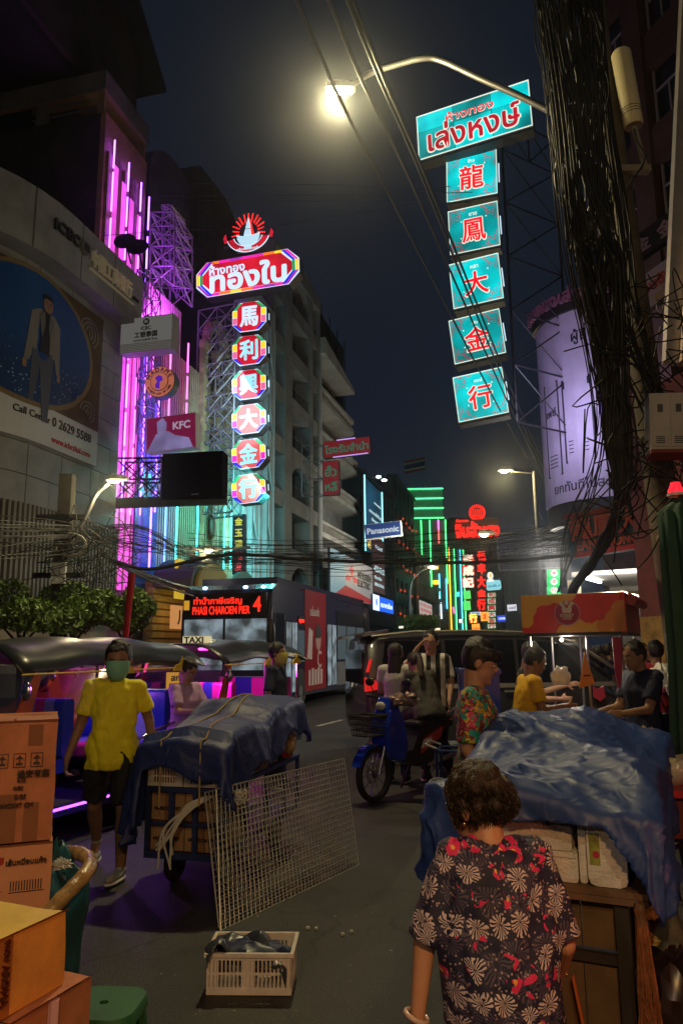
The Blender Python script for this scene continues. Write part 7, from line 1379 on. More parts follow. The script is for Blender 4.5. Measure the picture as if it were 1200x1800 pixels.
# ---------------------------------------------------------------- tuk-tuks
def tuktuk(label, loc, rz, glow, seatcols, L=2.75, roofz=1.80, taxi=True, group='tuk-tuks in the left lane'):
    o = thing('tuk_tuk', label, 'tuk-tuk', loc, rz, group); Wt = 1.3
    RV = mat('black_vinyl_roof', (.018, .022, .022), .32, noise_s=2, noise_a=.3); DB = mat('tuk_dark_blue', (.02, .02, .09), .3, coat=.5)
    g = MB(); nx, ny = 16, 12; vs = []
    for i in range(nx + 1):
        for j in range(ny + 1):
            x = -.15 + (L * .98) * i / nx; v = j / ny; y = -.06 + (Wt + .12) * v; e = abs(2 * v - 1)
            z = roofz - .25 * e ** 3.2 - .07 * (abs(2 * i / nx - 1)) ** 3 - .012 * abs(math.sin(math.pi * 3 * i / nx)) ** .3 * 0 + .015 * math.cos(2 * math.pi * 3 * i / nx); vs.append((x, y, z))
    g.add(vs, [(i * (ny + 1) + j, (i + 1) * (ny + 1) + j, (i + 1) * (ny + 1) + j + 1, i * (ny + 1) + j + 1) for i in range(nx) for j in range(ny)]); r_ = g.build('roof', RV, o, 50); md = r_.modifiers.new('s', 'SOLIDIFY'); md.thickness = .015; md.offset = -1
    YT = mat('yellow_trim', (.6, .4, .03), .4); g = MB(); g.tube([(-.15, -.06, roofz - .32), (L * .83, -.06, roofz - .32)], .009, 5); g.build('roof_edge_line', YT, o)
    for x in (.95, 1.9):
        g = MB(); g.ext([(x, roofz - .35), (x + .3, roofz - .35), (x + .27, roofz - .29), (x + .19, roofz - .27), (x + .16, roofz - .2), (x + .12, roofz - .27), (x + .04, roofz - .29)], -.085, -.07); g.build('roof_ornament', YT, o)
    g = MB(); g.box(-.2, L * .85, Wt / 2 - .5, Wt / 2 + .5, .22, .3); g.build('floor', DB, o)
    for y in (.02, Wt - .02):
        g = MB(); g.tube([(-.12, y, 1.0), (.05, y, roofz - .28)], .025, 6); g.build('front_pillar', CHROME, o)
        g = MB(); g.tube([(1.15, y, .5), (1.15, y, roofz - .29)], .02, 6); g.build('post', CHROME, o); g = MB(); g.tube([(L * .83, y, .5), (L * .83, y, roofz - .29)], .02, 6); g.build('post', CHROME, o)
    g = MB(); g.ext([(-.32, .35), (.0, .35), (.12, 1.0), (-.12, 1.05)], .05, Wt - .05); g.build('front_cowl', DB, o)
    for y0 in (-.005, Wt - .025): g = MB(); g.ext([(-.2, .98), (-.02, .98), (.13, roofz - .32), (.05, roofz - .3)], y0, y0 + .03); g.build('flame_pillar', mat('orange_red_decal', (.6, .1, .02), .4), o)
    g = MB(); g.ext([(-.12, 1.02), (-.1, 1.02), (.07, roofz - .32), (.05, roofz - .32)], .08, Wt - .08); g.build('windscreen', mat('tuk_glass', (.1, .12, .14), .05, alpha=.4), o)
    for k, (y, c) in enumerate(((.3, (.4, .02, .03)), (Wt - .3, (.4, .02, .03)))): g = MB(); g.lathe([(.01, 0), (.08, .02), (.09, .08)], 14, 0, M.Translation((-.36, y, .72)) @ M.Rotation(R_(-90), 4, 'Y')); g.build('headlight', CHROME, o, 40)
    def striped(x0, x1, y0, y1, z0, z1, nm):
        n = len(seatcols); p = None
        for k, m in enumerate(seatcols):
            a = y0 + (y1 - y0) * k / n; b = y0 + (y1 - y0) * (k + 1) / n; g = MB(); g.ext(rrect(x0, x1, z0, z1, .04, 3), a, b); q = g.build(nm if p is None else 'stripe', m, o if p is None else p, 40); p = p or q
    striped(.78, .92, .35, Wt - .35, .68, 1.22, 'driver_backrest'); striped(.4, .85, .35, Wt - .35, .55, .68, 'driver_seat'); striped(L * .72, L * .8, .08, Wt - .08, .72, 1.25, 'rear_backrest'); striped(L * .5, L * .73, .08, Wt - .08, .6, .74, 'rear_seat')
    g = MB(); g.box(1.15, L * .86, -.02, .03, .3, .66); g.box(1.15, L * .86, Wt - .03, Wt + .02, .3, .66); g.build('side_panel', DB, o)
    g = MB(); g.tube([(1.15, -.03, .72), (L * .6, -.05, .86), (L * .83, -.03, .95)], .018, 6); g.build('arm_rail', CHROME, o)
    for nm, x, y in (('front_wheel', -.1, Wt / 2), ('rear_wheel', L * .68, .05), ('rear_wheel', L * .68, Wt - .05)):
        w_ = wheel_mb(.24, .12, .15).build(nm, [RUB, RUB], o, 40); w_.location = (x, y, .24); g = MB(); g.lathe([(.01, -.05), (.06, -.05), (.15, -.045)], 14, 0, M.Rotation(R_(90), 4, 'X')); g.v = [(a, -abs(b) - .01, c) for a, b, c in g.v]; g.build('rim', CHROME, w_, 40)
    for k, (x0, x1, z) in enumerate(((.3, 1.0, .34), (1.2, L * .8, .67))): g = MB(); g.tube([(x0, -.045, z), (x1, -.045, z)], .012, 5); g.build('led_strip', glow, o)
    g = MB(); g.tube([(.4, Wt / 2, roofz - .12), (L * .7, Wt / 2, roofz - .12)], .015, 5); g.build('led_strip', glow, o)
    g = MB(); g.ext([(L * .83, .35), (L * .9, .35), (L * .88, .75), (L * .83, .8)], .1, Wt - .1); g.build('rear_panel', mat('tuk_maroon', (.2, .01, .03), .3, coat=.5), o)
    g = MB(); g.ell((-.15, -.12, roofz - .45), (.03, .05, .08), 8); g.build('mirror', CHROME, o, 60)
    if taxi:
        g = MB(); g.ext([(0, 0), (.0, .38), (.06, .4), (.12, .36), (.12, .04), (.06, .0)], 0, 0) if False else g.box(L * .08, L * .14, .45, .8, roofz - .06, roofz + .05); q = g.build('taxi_sign', emi('taxi_cream', (.6, .52, .28), .8), o)
        t_ = text('TAXI', .29, .08, 0, 0, 0, BLACKP, o, .03, fit=False); t_.rotation_euler = (0, 0, R_(-90)); t_.location = (L * .08 - .005, .625, roofz)
    return o
PKL = emi('led_pink', (1, .05, .6), 7); VIL = emi('led_violet', (.3, .05, 1), 6)
pk = mat('seat_pink', (.6, .05, .2), .3); bl = mat('seat_blue', (.02, .06, .4), .3); lb = mat('seat_pale_blue', (.25, .4, .6), .3); mg = mat('seat_magenta', (.65, .03, .4), .3)
t1 = tuktuk('nearest tuk-tuk, black vinyl roof and blue striped seats, behind the yellow shirt man', (-2.62, 6.35, 0), R_(67), VIL, [bl, lb, pk, lb, bl], taxi=False)
t2 = tuktuk('middle tuk-tuk with a magenta lit seat, ahead of the bus front', (-1.48, 9.65, 0), R_(70), PKL, [mg, mg, bl, mg], taxi=True)
t3 = tuktuk('farthest red trimmed tuk-tuk half hidden behind the nearest one', (-3.9, 10.2, 0), R_(72), PKL, [pk, mg, pk], taxi=False)
lamp('tuktuk_led_light', 'AREA', (-1.9, 7.6, .5), .2, (.35, .1, 1), .5, (-1.7, 6.6, 0)); lamp('tuktuk_pink_light', 'POINT', (-1.9, 10.4, 1.4), 34, (1, .1, .7), .1); lamp('tuktuk_violet_light', 'POINT', (-2.75, 8.0, 1.38), 12, (.6, .15, 1), .1)
o = thing('licence_plate', 'small yellow Thai licence board between the two nearer tuk-tuks', 'plate', at(309, 1197, 8.9)); g = MB(); g.box(-.11, .11, -.01, .01, -.1, .1); g.build('plate', emi('plate_yellow', (.6, .3, .02), .6), o); text('สก', .1, .09, 0, .03, -.01, BLACKP, o, .03); text('กทม', .14, .05, 0, -.05, -.01, BLACKP, o, .02)
# red taxi body behind
rcx = thing('red_car', 'dark red car seen through the nearest tuk-tuk', 'car', (-4.2, 8.6, 0), R_(68)); RP = mat('car_red', (.22, .01, .025), .25, coat=.6)
secs = [(0, .35, .7, .75, .7), (.25, .3, .85, .82, .74), (1.2, .25, 1.0, .85, .75), (1.8, .25, 1.42, .85, .6), (3.0, .25, 1.45, .85, .6), (3.6, .25, 1.05, .85, .72), (4.3, .3, .95, .82, .72), (4.45, .4, .7, .75, .68)]
g = MB(); vs = []; [vs.extend(section(*s_)) for s_ in secs]; g.add(vs, [(i * 8 + k, (i + 1) * 8 + k, (i + 1) * 8 + (k + 1) % 8, i * 8 + (k + 1) % 8) for i in range(len(secs) - 1) for k in range(8)] + [tuple(range(8)), tuple(range((len(secs) - 1) * 8, len(secs) * 8))[::-1]]); g.build('body', RP, rcx, 38)
g = MB(); g.ext([(1.35, 1.02), (3.5, 1.05), (3.0, 1.38), (1.85, 1.38)], -.87, -.68); g.build('window', VB, rcx)
for x in (.8, 3.6): w_ = wheel_mb(.31, .2, .2).build('wheel', [RUB, RUB], rcx, 40); w_.location = (x, -.78, .31); w_ = wheel_mb(.31, .2, .2).build('wheel', [RUB, RUB], rcx, 40); w_.location = (x, .78, .31)
for y in (-.6, .6): g = MB(); g.ell((.05, y, .65), (.08, .14, .09), 10); g.build('headlight', mat('headlight_lens', (.5, .5, .45), .1), rcx, 60)
# red pole flag
g = MB(); g.tube([at(217, 1165, 9), at(232, 1008, 9)], [.03, .045], 8); o = g.build('furled_red_flag', mat('red_cloth', (.45, .01, .015), .7), None, 60); tag(o, 'furled red flag pole rising above the nearest tuk-tuk roof', 'flag')
# ---------------------------------------------------------------- motorbike
mb0 = V((.34, 8.62, 0)); hd_ = V((1.16, 9.55, 0)) - mb0; mo = thing('motorbike', 'blue step-through motorbike with a black front basket, parked in the road', 'motorbike', mb0, math.atan2(hd_.y, hd_.x))
MBL = mat('metallic_blue', (.01, .04, .5), .22, .3, coat=.6); L = 1.25
def spokew(x, r, nm):
    w_ = wheel_mb(r, .07, r - .05, n=32).build(nm, [RUB, RUB], mo, 40); w_.location = (x, 0, r)
    g = MB(); g.lathe([(r - .05, -.02), (r - .035, -.028), (r - .035, .028), (r - .05, .02)], 32, 0, M.Rotation(R_(90), 4, 'X')); g.build('rim', mat('white_rim', (.75, .72, .66), .3), w_, 40)
    g = MB()
    for k in range(10): a = k * math.pi / 5; g.bar((0, .0, 0), ((r - .05) * math.cos(a), 0, (r - .05) * math.sin(a)), .008)
    g.ell((0, 0, 0), (.04, .05, .04), 8); g.build('spokes', CHROME, w_)
    g = MB(); g.lathe([(.06, -.035), (.1, -.035), (.1, -.03), (.06, -.03)], 20, 0, M.Rotation(R_(90), 4, 'X')); g.build('brake_disc', STEEL, w_, 40)
spokew(0, .29, 'front_wheel'); spokew(L, .29, 'rear_wheel')
FK = mat('fork_violet_steel', (.3, .28, .4), .3, .8)
for y in (-.065, .065): g = MB(); g.tube([(0, y, .29), (.2, y, .82)], .018, 8); g.build('fork', FK, mo, 60)
g = MB(); P = [(.34 * math.cos(R_(a)), .29 + .34 * math.sin(R_(a))) for a in range(40, 161, 15)] + [(.32 * math.cos(R_(a)), .29 + .32 * math.sin(R_(a))) for a in range(160, 39, -15)]; g.ext(P, -.06, .06); g.build('front_mudguard', MBL, mo, 40)
g = MB(); g.ext([(.1, .55), (.22, .42), (.42, .38), (.5, .55), (.42, .85), (.32, 1.02), (.16, .98), (.08, .8)], -.13, .13); f_ = g.build('front_fairing', MBL, mo); md = f_.modifiers.new('b', 'BEVEL'); md.width = .04; md.segments = 3
g = MB(); g.ext([(.12, .92), (.36, .98), (.38, 1.08), (.2, 1.12)], -.1, .1); f_ = g.build('headlight_cowl', MBL, mo); md = f_.modifiers.new('b', 'BEVEL'); md.width = .03; md.segments = 3
g = MB(); g.ell((.13, 0, 1.02), (.03, .07, .05), 10); g.build('headlight', mat('headlight_lens', (.7, .7, .6)), mo, 60)
g = MB(); g.tube([(.33, -.34, 1.12), (.3, -.2, 1.1), (.3, .2, 1.1), (.33, .34, 1.12)], .014, 6); g.build('handlebar', BLACKP, mo, 60)
for s_ in (-1, 1):
    g = MB(); g.tube([(.3, s_ * .2, 1.1), (.28, s_ * .26, 1.24)], .006, 5); g.ell((.27, s_ * .27, 1.28), (.02, .07, .05), 10); g.build('mirror', BLACKP, mo, 60); g = MB(); g.tube([(.32, s_ * .27, 1.115), (.335, s_ * .36, 1.12)], .02, 8); g.build('grip', RUB, mo)
g = MB(); g.ext([(.42, .38), (.7, .3), (1.0, .33), (1.1, .6), (1.45, .72), (1.45, .78), (.75, .74), (.6, .5), (.48, .5)], -.1, .1); f_ = g.build('body_panel', mat('bike_dark', (.015, .015, .02), .3), mo)
g = MB(); g.ext([(.75, .45), (1.15, .6), (1.2, .72), (.85, .62)], -.125, -.1); g.build('side_decal', mat('decal_red', (.5, .05, .05), .4), mo); g = MB(); g.ext([(.72, .5), (.95, .55), (.95, .62), (.78, .6)], -.13, -.126); g.build('side_decal', mat('decal_cream', (.6, .5, .4), .4), mo)
g = MB(); g.ext([(.7, .74), (1.4, .78), (1.42, .84), (1.1, .87), (.95, .83), (.68, .81)], -.12, .12); f_ = g.build('seat', BLACKP, mo); md = f_.modifiers.new('b', 'BEVEL'); md.width = .03; md.segments = 2
g = MB(); g.tube([(1.3, -.12, .86), (1.55, -.1, .92), (1.55, .1, .92), (1.3, .12, .86)], .012, 6); g.build('grab_rail', CHROME, mo); g = MB(); g.tube([(.9, -.1, .3), (1.6, -.14, .4)], [.02, .04], 8); g.build('exhaust', STEEL, mo, 60); g = MB(); g.bar((.8, .1, .3), (.85, .28, 0), .02); g.build('side_stand', DKSTEEL, mo); g = MB(); g.ell((1.5, 0, .75), (.05, .07, .05), 8); g.build('tail_light', mat('red_lens', (.4, .01, .01), .2), mo, 60)
bsk = MB(); 
for z, w_ in ((.72, .11), (.78, .125), (.84, .14), (.9, .15), (.93, .155)): bsk.tube([(-.22 - w_ * .2, -w_, z), (.06, -w_, z), (.06, w_, z), (-.22 - w_ * .2, w_, z), (-.22 - w_ * .2, -w_, z)], .007 if z < .93 else .014, 4)
for k in range(9): t = -1 + k / 4; bsk.tube([(-.24, t * .11, .72), (-.255, t * .155, .93)], .005, 4); 
for k in range(7): x = -.2 + k * .043; [bsk.tube([(x, s_ * .11, .72), (x - .01, s_ * .155, .93)], .005, 4) for s_ in (-1, 1)]
bsk.box(-.22, .06, -.11, .11, .715, .72); bsk.build('basket', BLACKP, mo)
crumple('basket_load', 'crumpled silver and red wrapped parcel lying on the motorbike handlebar', 'parcel', mb0 + V((.36, .12, 1.08)), (.16, .11, .08), mat('foil_wrap', (.45, .3, .25), .25, .6, noise_s=18, noise_a=.8), 3, .5)
# hand trolley with buckets behind the motorbike
ht = thing('hand_trolley', 'blue steel trolley with pale tubs strapped on, behind the floral shirt man', 'trolley', gr(770, 1425), R_(-15))
for x in (0, .5): g = MB(); g.tube([(x, 0, .0), (x, 0, .62)], .016, 6); g.tube([(x, .35, .0), (x, .35, .62)], .016, 6); g.build('upright', BLUEM, ht)
for z in (.25, .6): g = MB(); g.tube([(0, 0, z), (.5, 0, z), (.5, .35, z), (0, .35, z), (0, 0, z)], .014, 6); g.build('rail', BLUEM, ht)
g = MB(); g.tube([(0, 0, .62), (-.12, 0, .66), (-.12, .35, .66), (0, .35, .62)], .014, 6); g.build('handle', STEEL, ht)
for k, x in enumerate((-.01, .14)):
    o = thing('round_tub', ['left', 'right'][k] + ' pale round tub lid leaning on the blue trolley', 'tub', V(ht.location) + V((x, -.05, .17))); g = MB(); g.lathe([(.005, 0), (.15, 0), (.17, .03), (.17, .05), (.005, .04)], 24, 0, M.Rotation(R_(80), 4, 'X') @ M.Rotation(R_(20), 4, 'Y')); g.build('tub', mat('pale_tub', (.5, .48, .42), .4), o, 40)
# blue glossy panel cart behind floral man
o = thing('blue_barrel_cart', 'glossy blue panelled cart body between the floral shirt man and the yellow polo man', 'cart', at(832, 1290, 7.6), R_(-5)); o.location.z = 0; wv = (at(872, 1250, 7.6) - at(832, 1250, 7.6)).x
g = MB(); g.box(-.1, wv + .05, 0, .6, .15, at(850, 1185, 7.6).z); g.build('body', mat('gloss_blue_panel', (.015, .06, .45), .25, coat=.6), o); g = MB(); g.box(-.12, wv + .07, -.02, .62, at(850, 1185, 7.6).z, at(850, 1178, 7.6).z + .01); g.build('lid', mat('gloss_blue_panel', (.01, .05, .4)), o)
for x in (0, wv): w_ = wheel_mb(.12, .05, .07).build('wheel', [RUB, RUB], o, 40); w_.location = (x, .05, .12)
# white bags and low table on the right pavement
for k, (px, py, Y, s_, lab) in enumerate(((1163, 1190, 8.6, .13, 'knotted white carrier bag resting on a low table behind the red T-shirt man'), (1196, 1210, 6.2, .12, 'clear plastic bag hanging at the right edge of the street'), (985, 1190, 7.5, .09, 'pale carrier bag held over the meat tray'))):
    crumple('carrier_bag', lab, 'bag', at(px, py, Y), (s_, s_ * .8, s_ * 1.1), mat('white_carrier', (.6, .58, .52), .5), 20 + k, .4)
o = thing('low_table', 'low folding table with a pink top on the right pavement', 'table', (at(1165, 1200, 8.7).x - .2, 8.6, 0)); zz_ = at(1165, 1212, 8.6).z; g = MB(); g.box(-.1, .9, 0, .5, zz_ - .03, zz_); g.build('table_top', mat('pinkish_top', (.35, .05, .12), .4), o); [MB().bar((x, y, 0), (x + .03, y, zz_ - .03), .02).build('leg', DKSTEEL, o) for x, y in ((0, .03), (.8, .03), (0, .45), (.8, .45))]
# ---------------------------------------------------------------- trees
def leafcloud(blobs, nleaf, s, m, name, parent):
    rs = np.random.RandomState(hash(name) % 1000 + int(nleaf)); C_ = []
    wts = np.array([b[1][0] * b[1][1] * b[1][2] for b in blobs]); ids = rs.choice(len(blobs), nleaf, p=wts / wts.sum())
    c = np.array([blobs[i][0] for i in ids]); r = np.array([blobs[i][1] for i in ids])
    d = rs.normal(size=(nleaf, 3)); d /= np.linalg.norm(d, axis=1)[:, None]; rad = rs.uniform(.45, 1.05, (nleaf, 1)) ** .6
    p = c + d * r * rad; a = rs.normal(size=(nleaf, 3)); a /= np.linalg.norm(a, axis=1)[:, None]; b = np.cross(a, rs.normal(size=(nleaf, 3))); b /= np.linalg.norm(b, axis=1)[:, None]
    ls = s * rs.uniform(.6, 1.3, (nleaf, 1)); v = np.stack([p - a * ls, p + b * ls * .38, p + a * ls, p - b * ls * .38], 1).reshape(-1, 3)
    me = bpy.data.meshes.new(name); me.from_pydata([tuple(map(float, q)) for q in v], [], [(4 * i, 4 * i + 1, 4 * i + 2, 4 * i + 3) for i in range(nleaf)]); me.materials.append(m); o = link(bpy.data.objects.new(name, me), parent); return o
LEAF = mat('tree_leaf', (.10, .17, .03), .5, noise_s=3, noise_a=.5); BARK = mat('bark', (.06, .045, .03), .9)
for k, (px, w_, lab) in enumerate(((40, 95, 'leftmost round clipped tree below the slatted screen'), (130, 75, 'middle clipped tree below the slatted screen'), (222, 55, 'small clipped tree nearest the yellow shopfront'))):
    Y = 13.0 + .6 * k; P = at(px, 1075, Y); o = thing('street_tree', lab, 'tree', (P.x, Y, 0), 0, 'clipped trees along the left pavement'); R0 = w_ / FPX * Y
    g = MB(); g.tube([(0, 0, 0), (.03, 0, .9), (-.02, 0, P.z - .4)], [.06, .05, .03], 7); tr_ = g.build('trunk', BARK, o, 60)
    for q in range(4): g = MB(); a = q * 1.6; g.tube([(0, 0, P.z - .6), (.5 * R0 * math.cos(a), .4 * R0 * math.sin(a), P.z - .1)], [.03, .012], 5); g.build('limb', BARK, o)
    bl_ = [((U(-.9, .9) * R0, U(-.5, .5) * R0, P.z + U(-.22, .3)), (U(.25, .42) * R0, U(.25, .4) * R0, U(.16, .28))) for _ in range(13)]
    leafcloud(bl_, 5200, .055, LEAF, 'crown', o)
P = at(745, 1095, 42); o = thing('street_tree', 'small distant tree just above the minivan roof', 'tree', (P.x, 42, 0)); g = MB(); g.tube([(0, 0, 0), (0, 0, P.z)], .1, 6); g.build('trunk', BARK, o); leafcloud([((U(-1.2, 1.2), U(-.5, .5), P.z + U(-.2, .3)), (.6, .5, .35)) for _ in range(7)], 1800, .12, LEAF, 'crown', o)
# litter
LIT = mat('litter_pale', (.4, .38, .33), .8)
for k, (px, py) in enumerate(((541, 1634), (556, 1635), (602, 1645), (617, 1640), (520, 1498))):
    g = MB(); n = 5; g.ext([(.012 * math.cos(a) * U(.6, 1.2), .008 * math.sin(a) + .008) for a in [6.28 * i / n for i in range(n)]], -.012, .012); o = g.build('litter', LIT); o.location = gr(px, py) + V((0, 0, .002)); tag(o, ['left', 'second', 'third', 'right', 'farthest'][k] + ' tiny pale scrap of litter on the asphalt near the cream crate', 'litter')

g = MB(); rl_ = random.Random(5)
for k in range(420):
    c_ = gr(rl_.uniform(170, 1000), rl_.uniform(1330, 1790)); q_ = rl_.uniform(.0015, .006) * (2.2 if k % 17 == 0 else 1); a_ = rl_.uniform(0, 3); u1 = V((math.cos(a_), math.sin(a_), 0)) * q_; u2 = V((-math.sin(a_), math.cos(a_), 0)) * q_ * rl_.uniform(.4, 1); z_ = V((0, 0, .004))
    g.add([(c_ - u1 + z_ * .6)[:], (c_ - u2 + z_ * .6)[:], (c_ + u1 + z_ * .6)[:], (c_ + u2 + z_ * .6)[:], (c_ + z_)[:]], [(0, 1, 4), (1, 2, 4), (2, 3, 4), (3, 0, 4)])
tag(g.build('grit', mat('grit_pale', (.3, .28, .25), .8)), kind='stuff')
# ================================================================ PEOPLE
def skinm(n, c): return mat('skin_' + n, c, .5, noise_s=6, noise_a=.12, spec=.35)
SK = skinm('tan', (.36, .2, .125)); SKD = skinm('brown', (.26, .135, .08)); HAIR = mat('black_hair', (.012, .009, .008), .45, noise_s=60, noise_a=.5, bump=.4, bump_s=120)
HAIRB = mat('dark_brown_hair', (.02, .01, .006), .5, noise_s=60, noise_a=.6, bump=.5, bump_s=140)
def fabric(n, c, r=.8, b=.35, bs=14): return mat('fabric_' + n, c, r, noise_s=9, noise_a=.12, bump=b, bump_s=bs)
def voxel(mb, name, m, parent, vox, sm=5, fold=0, seed=0):
    me = mb.mesh(name, m); o = bpy.data.objects.new(name, me); BENCH.collection.objects.link(o)
    r = o.modifiers.new('r', 'REMESH'); r.mode = 'VOXEL'; r.voxel_size = vox; s = o.modifiers.new('s', 'SMOOTH'); s.factor = .5; s.iterations = sm
    BENCH.view_layers[0].update(); dg = BENCH.view_layers[0].depsgraph; n = bpy.data.meshes.new_from_object(o.evaluated_get(dg)); o.modifiers.clear(); o.data = n; BENCH.collection.objects.unlink(o); COL.objects.link(o)
    if not n.materials: n.materials.append(m)
    if fold:
        N_ = len(n.vertices); co = np.zeros(N_ * 3, 'f'); n.vertices.foreach_get('co', co); no = np.zeros(N_ * 3, 'f'); n.vertex_normals.foreach_get('vector', no); co = co.reshape(-1, 3); no = no.reshape(-1, 3)
        for i in range(N_):
            q = V(co[i].tolist()); k = abs(noise.noise(V((q.x * 9 + seed, q.y * 9, q.z * 5)))) + .5 * abs(noise.noise(V((q.x * 20, q.y * 20 + seed, q.z * 12)))); co[i] += no[i] * ((k - .3) * fold)
        n.vertices.foreach_set('co', co.ravel()); n.update()
    n.shade_smooth(); o.parent = parent; n.name = name; return o
def loft(mb, rings, ax, n=20):
    """rings: (centre, rx, ry); ax = sideways unit vector"""
    vs = []; P = [V(r[0]) for r in rings]; ax = V(ax).normalized()
    for i, (c, rx, ry) in enumerate(rings):
        d = (P[min(i + 1, len(P) - 1)] - P[max(i - 1, 0)]).normalized(); a = (ax - d * ax.dot(d)).normalized(); b = d.cross(a)
        for k in range(n): t = 2 * math.pi * k / n; vs.append((P[i] + a * rx * math.cos(t) + b * ry * math.sin(t))[:])
    L = len(rings); mb.add(vs, [(i * n + k, i * n + (k + 1) % n, (i + 1) * n + (k + 1) % n, (i + 1) * n + k) for i in range(L - 1) for k in range(n)] + [tuple(range(n))[::-1], tuple((L - 1) * n + k for k in range(n))]); return mb
def limb(mb, p, q, r1, r2, n=12): mb.tube([p, q], [r1, r2], n); mb.ell(p, r1, n); mb.ell(q, r2, n)
def hand(mb, w, d, side, s, curl=.5, pn=None):
    d = V(d).normalized(); n = V(pn).normalized() if pn else V((side, 0, 0)); n = (n - d * n.dot(d)).normalized(); t = d.cross(n).normalized()   # n = back of hand, t = across fingers
    q = M((t, n, d)).transposed(); c = V(w) + d * .045 * s
    mb.ell(c, (.038 * s, .016 * s, .05 * s), 10, 0, q); limb(mb, w, c, .024 * s, .02 * s, 8)
    for k in range(4):
        L = (.075, .084, .078, .06)[k] * s; b = c + t * (-.028 + .0187 * k) * s + d * .035 * s; a = b + (d * math.cos(curl * .6) - n * math.sin(curl * .6)) * L * .5; e = a + (d * math.cos(curl * 1.8) - n * math.sin(curl * 1.8)) * L * .5
        mb.tube([b, a, e], [.0095 * s, .0088 * s, .007 * s], 7); mb.ell(e, .007 * s, 7); mb.ell(a, .0088 * s, 7)
    b = c - t * .03 * s - d * .015 * s; a = b + (-t * .7 + d * .6 - n * .3).normalized() * .035 * s; e = a + (d - n * .5 - t * .1).normalized() * .03 * s; mb.tube([b, a, e], [.013 * s, .011 * s, .008 * s], 7); mb.ell(e, .008 * s, 7)
DEF = dict(pel=(0, 0, .95), belly=(0, -.01, 1.08), chest=(0, 0, 1.27), neck=(0, .01, 1.44), head=(0, -.015, 1.575), shA=(-.17, .01, 1.38), shB=(.17, .01, 1.38), elA=(-.225, .02, 1.11), elB=(.225, .02, 1.11), wrA=(-.24, -.06, .87), wrB=(.24, -.06, .87), hdA=(0, -.1, -1), hdB=(0, -.1, -1),
           hipA=(-.09, 0, .9), hipB=(.09, 0, .9), knA=(-.1, -.02, .49), knB=(.1, -.02, .49), anA=(-.1, .02, .08), anB=(.1, .02, .08), toA=(-.11, -.17, .03), toB=(.11, -.17, .03))
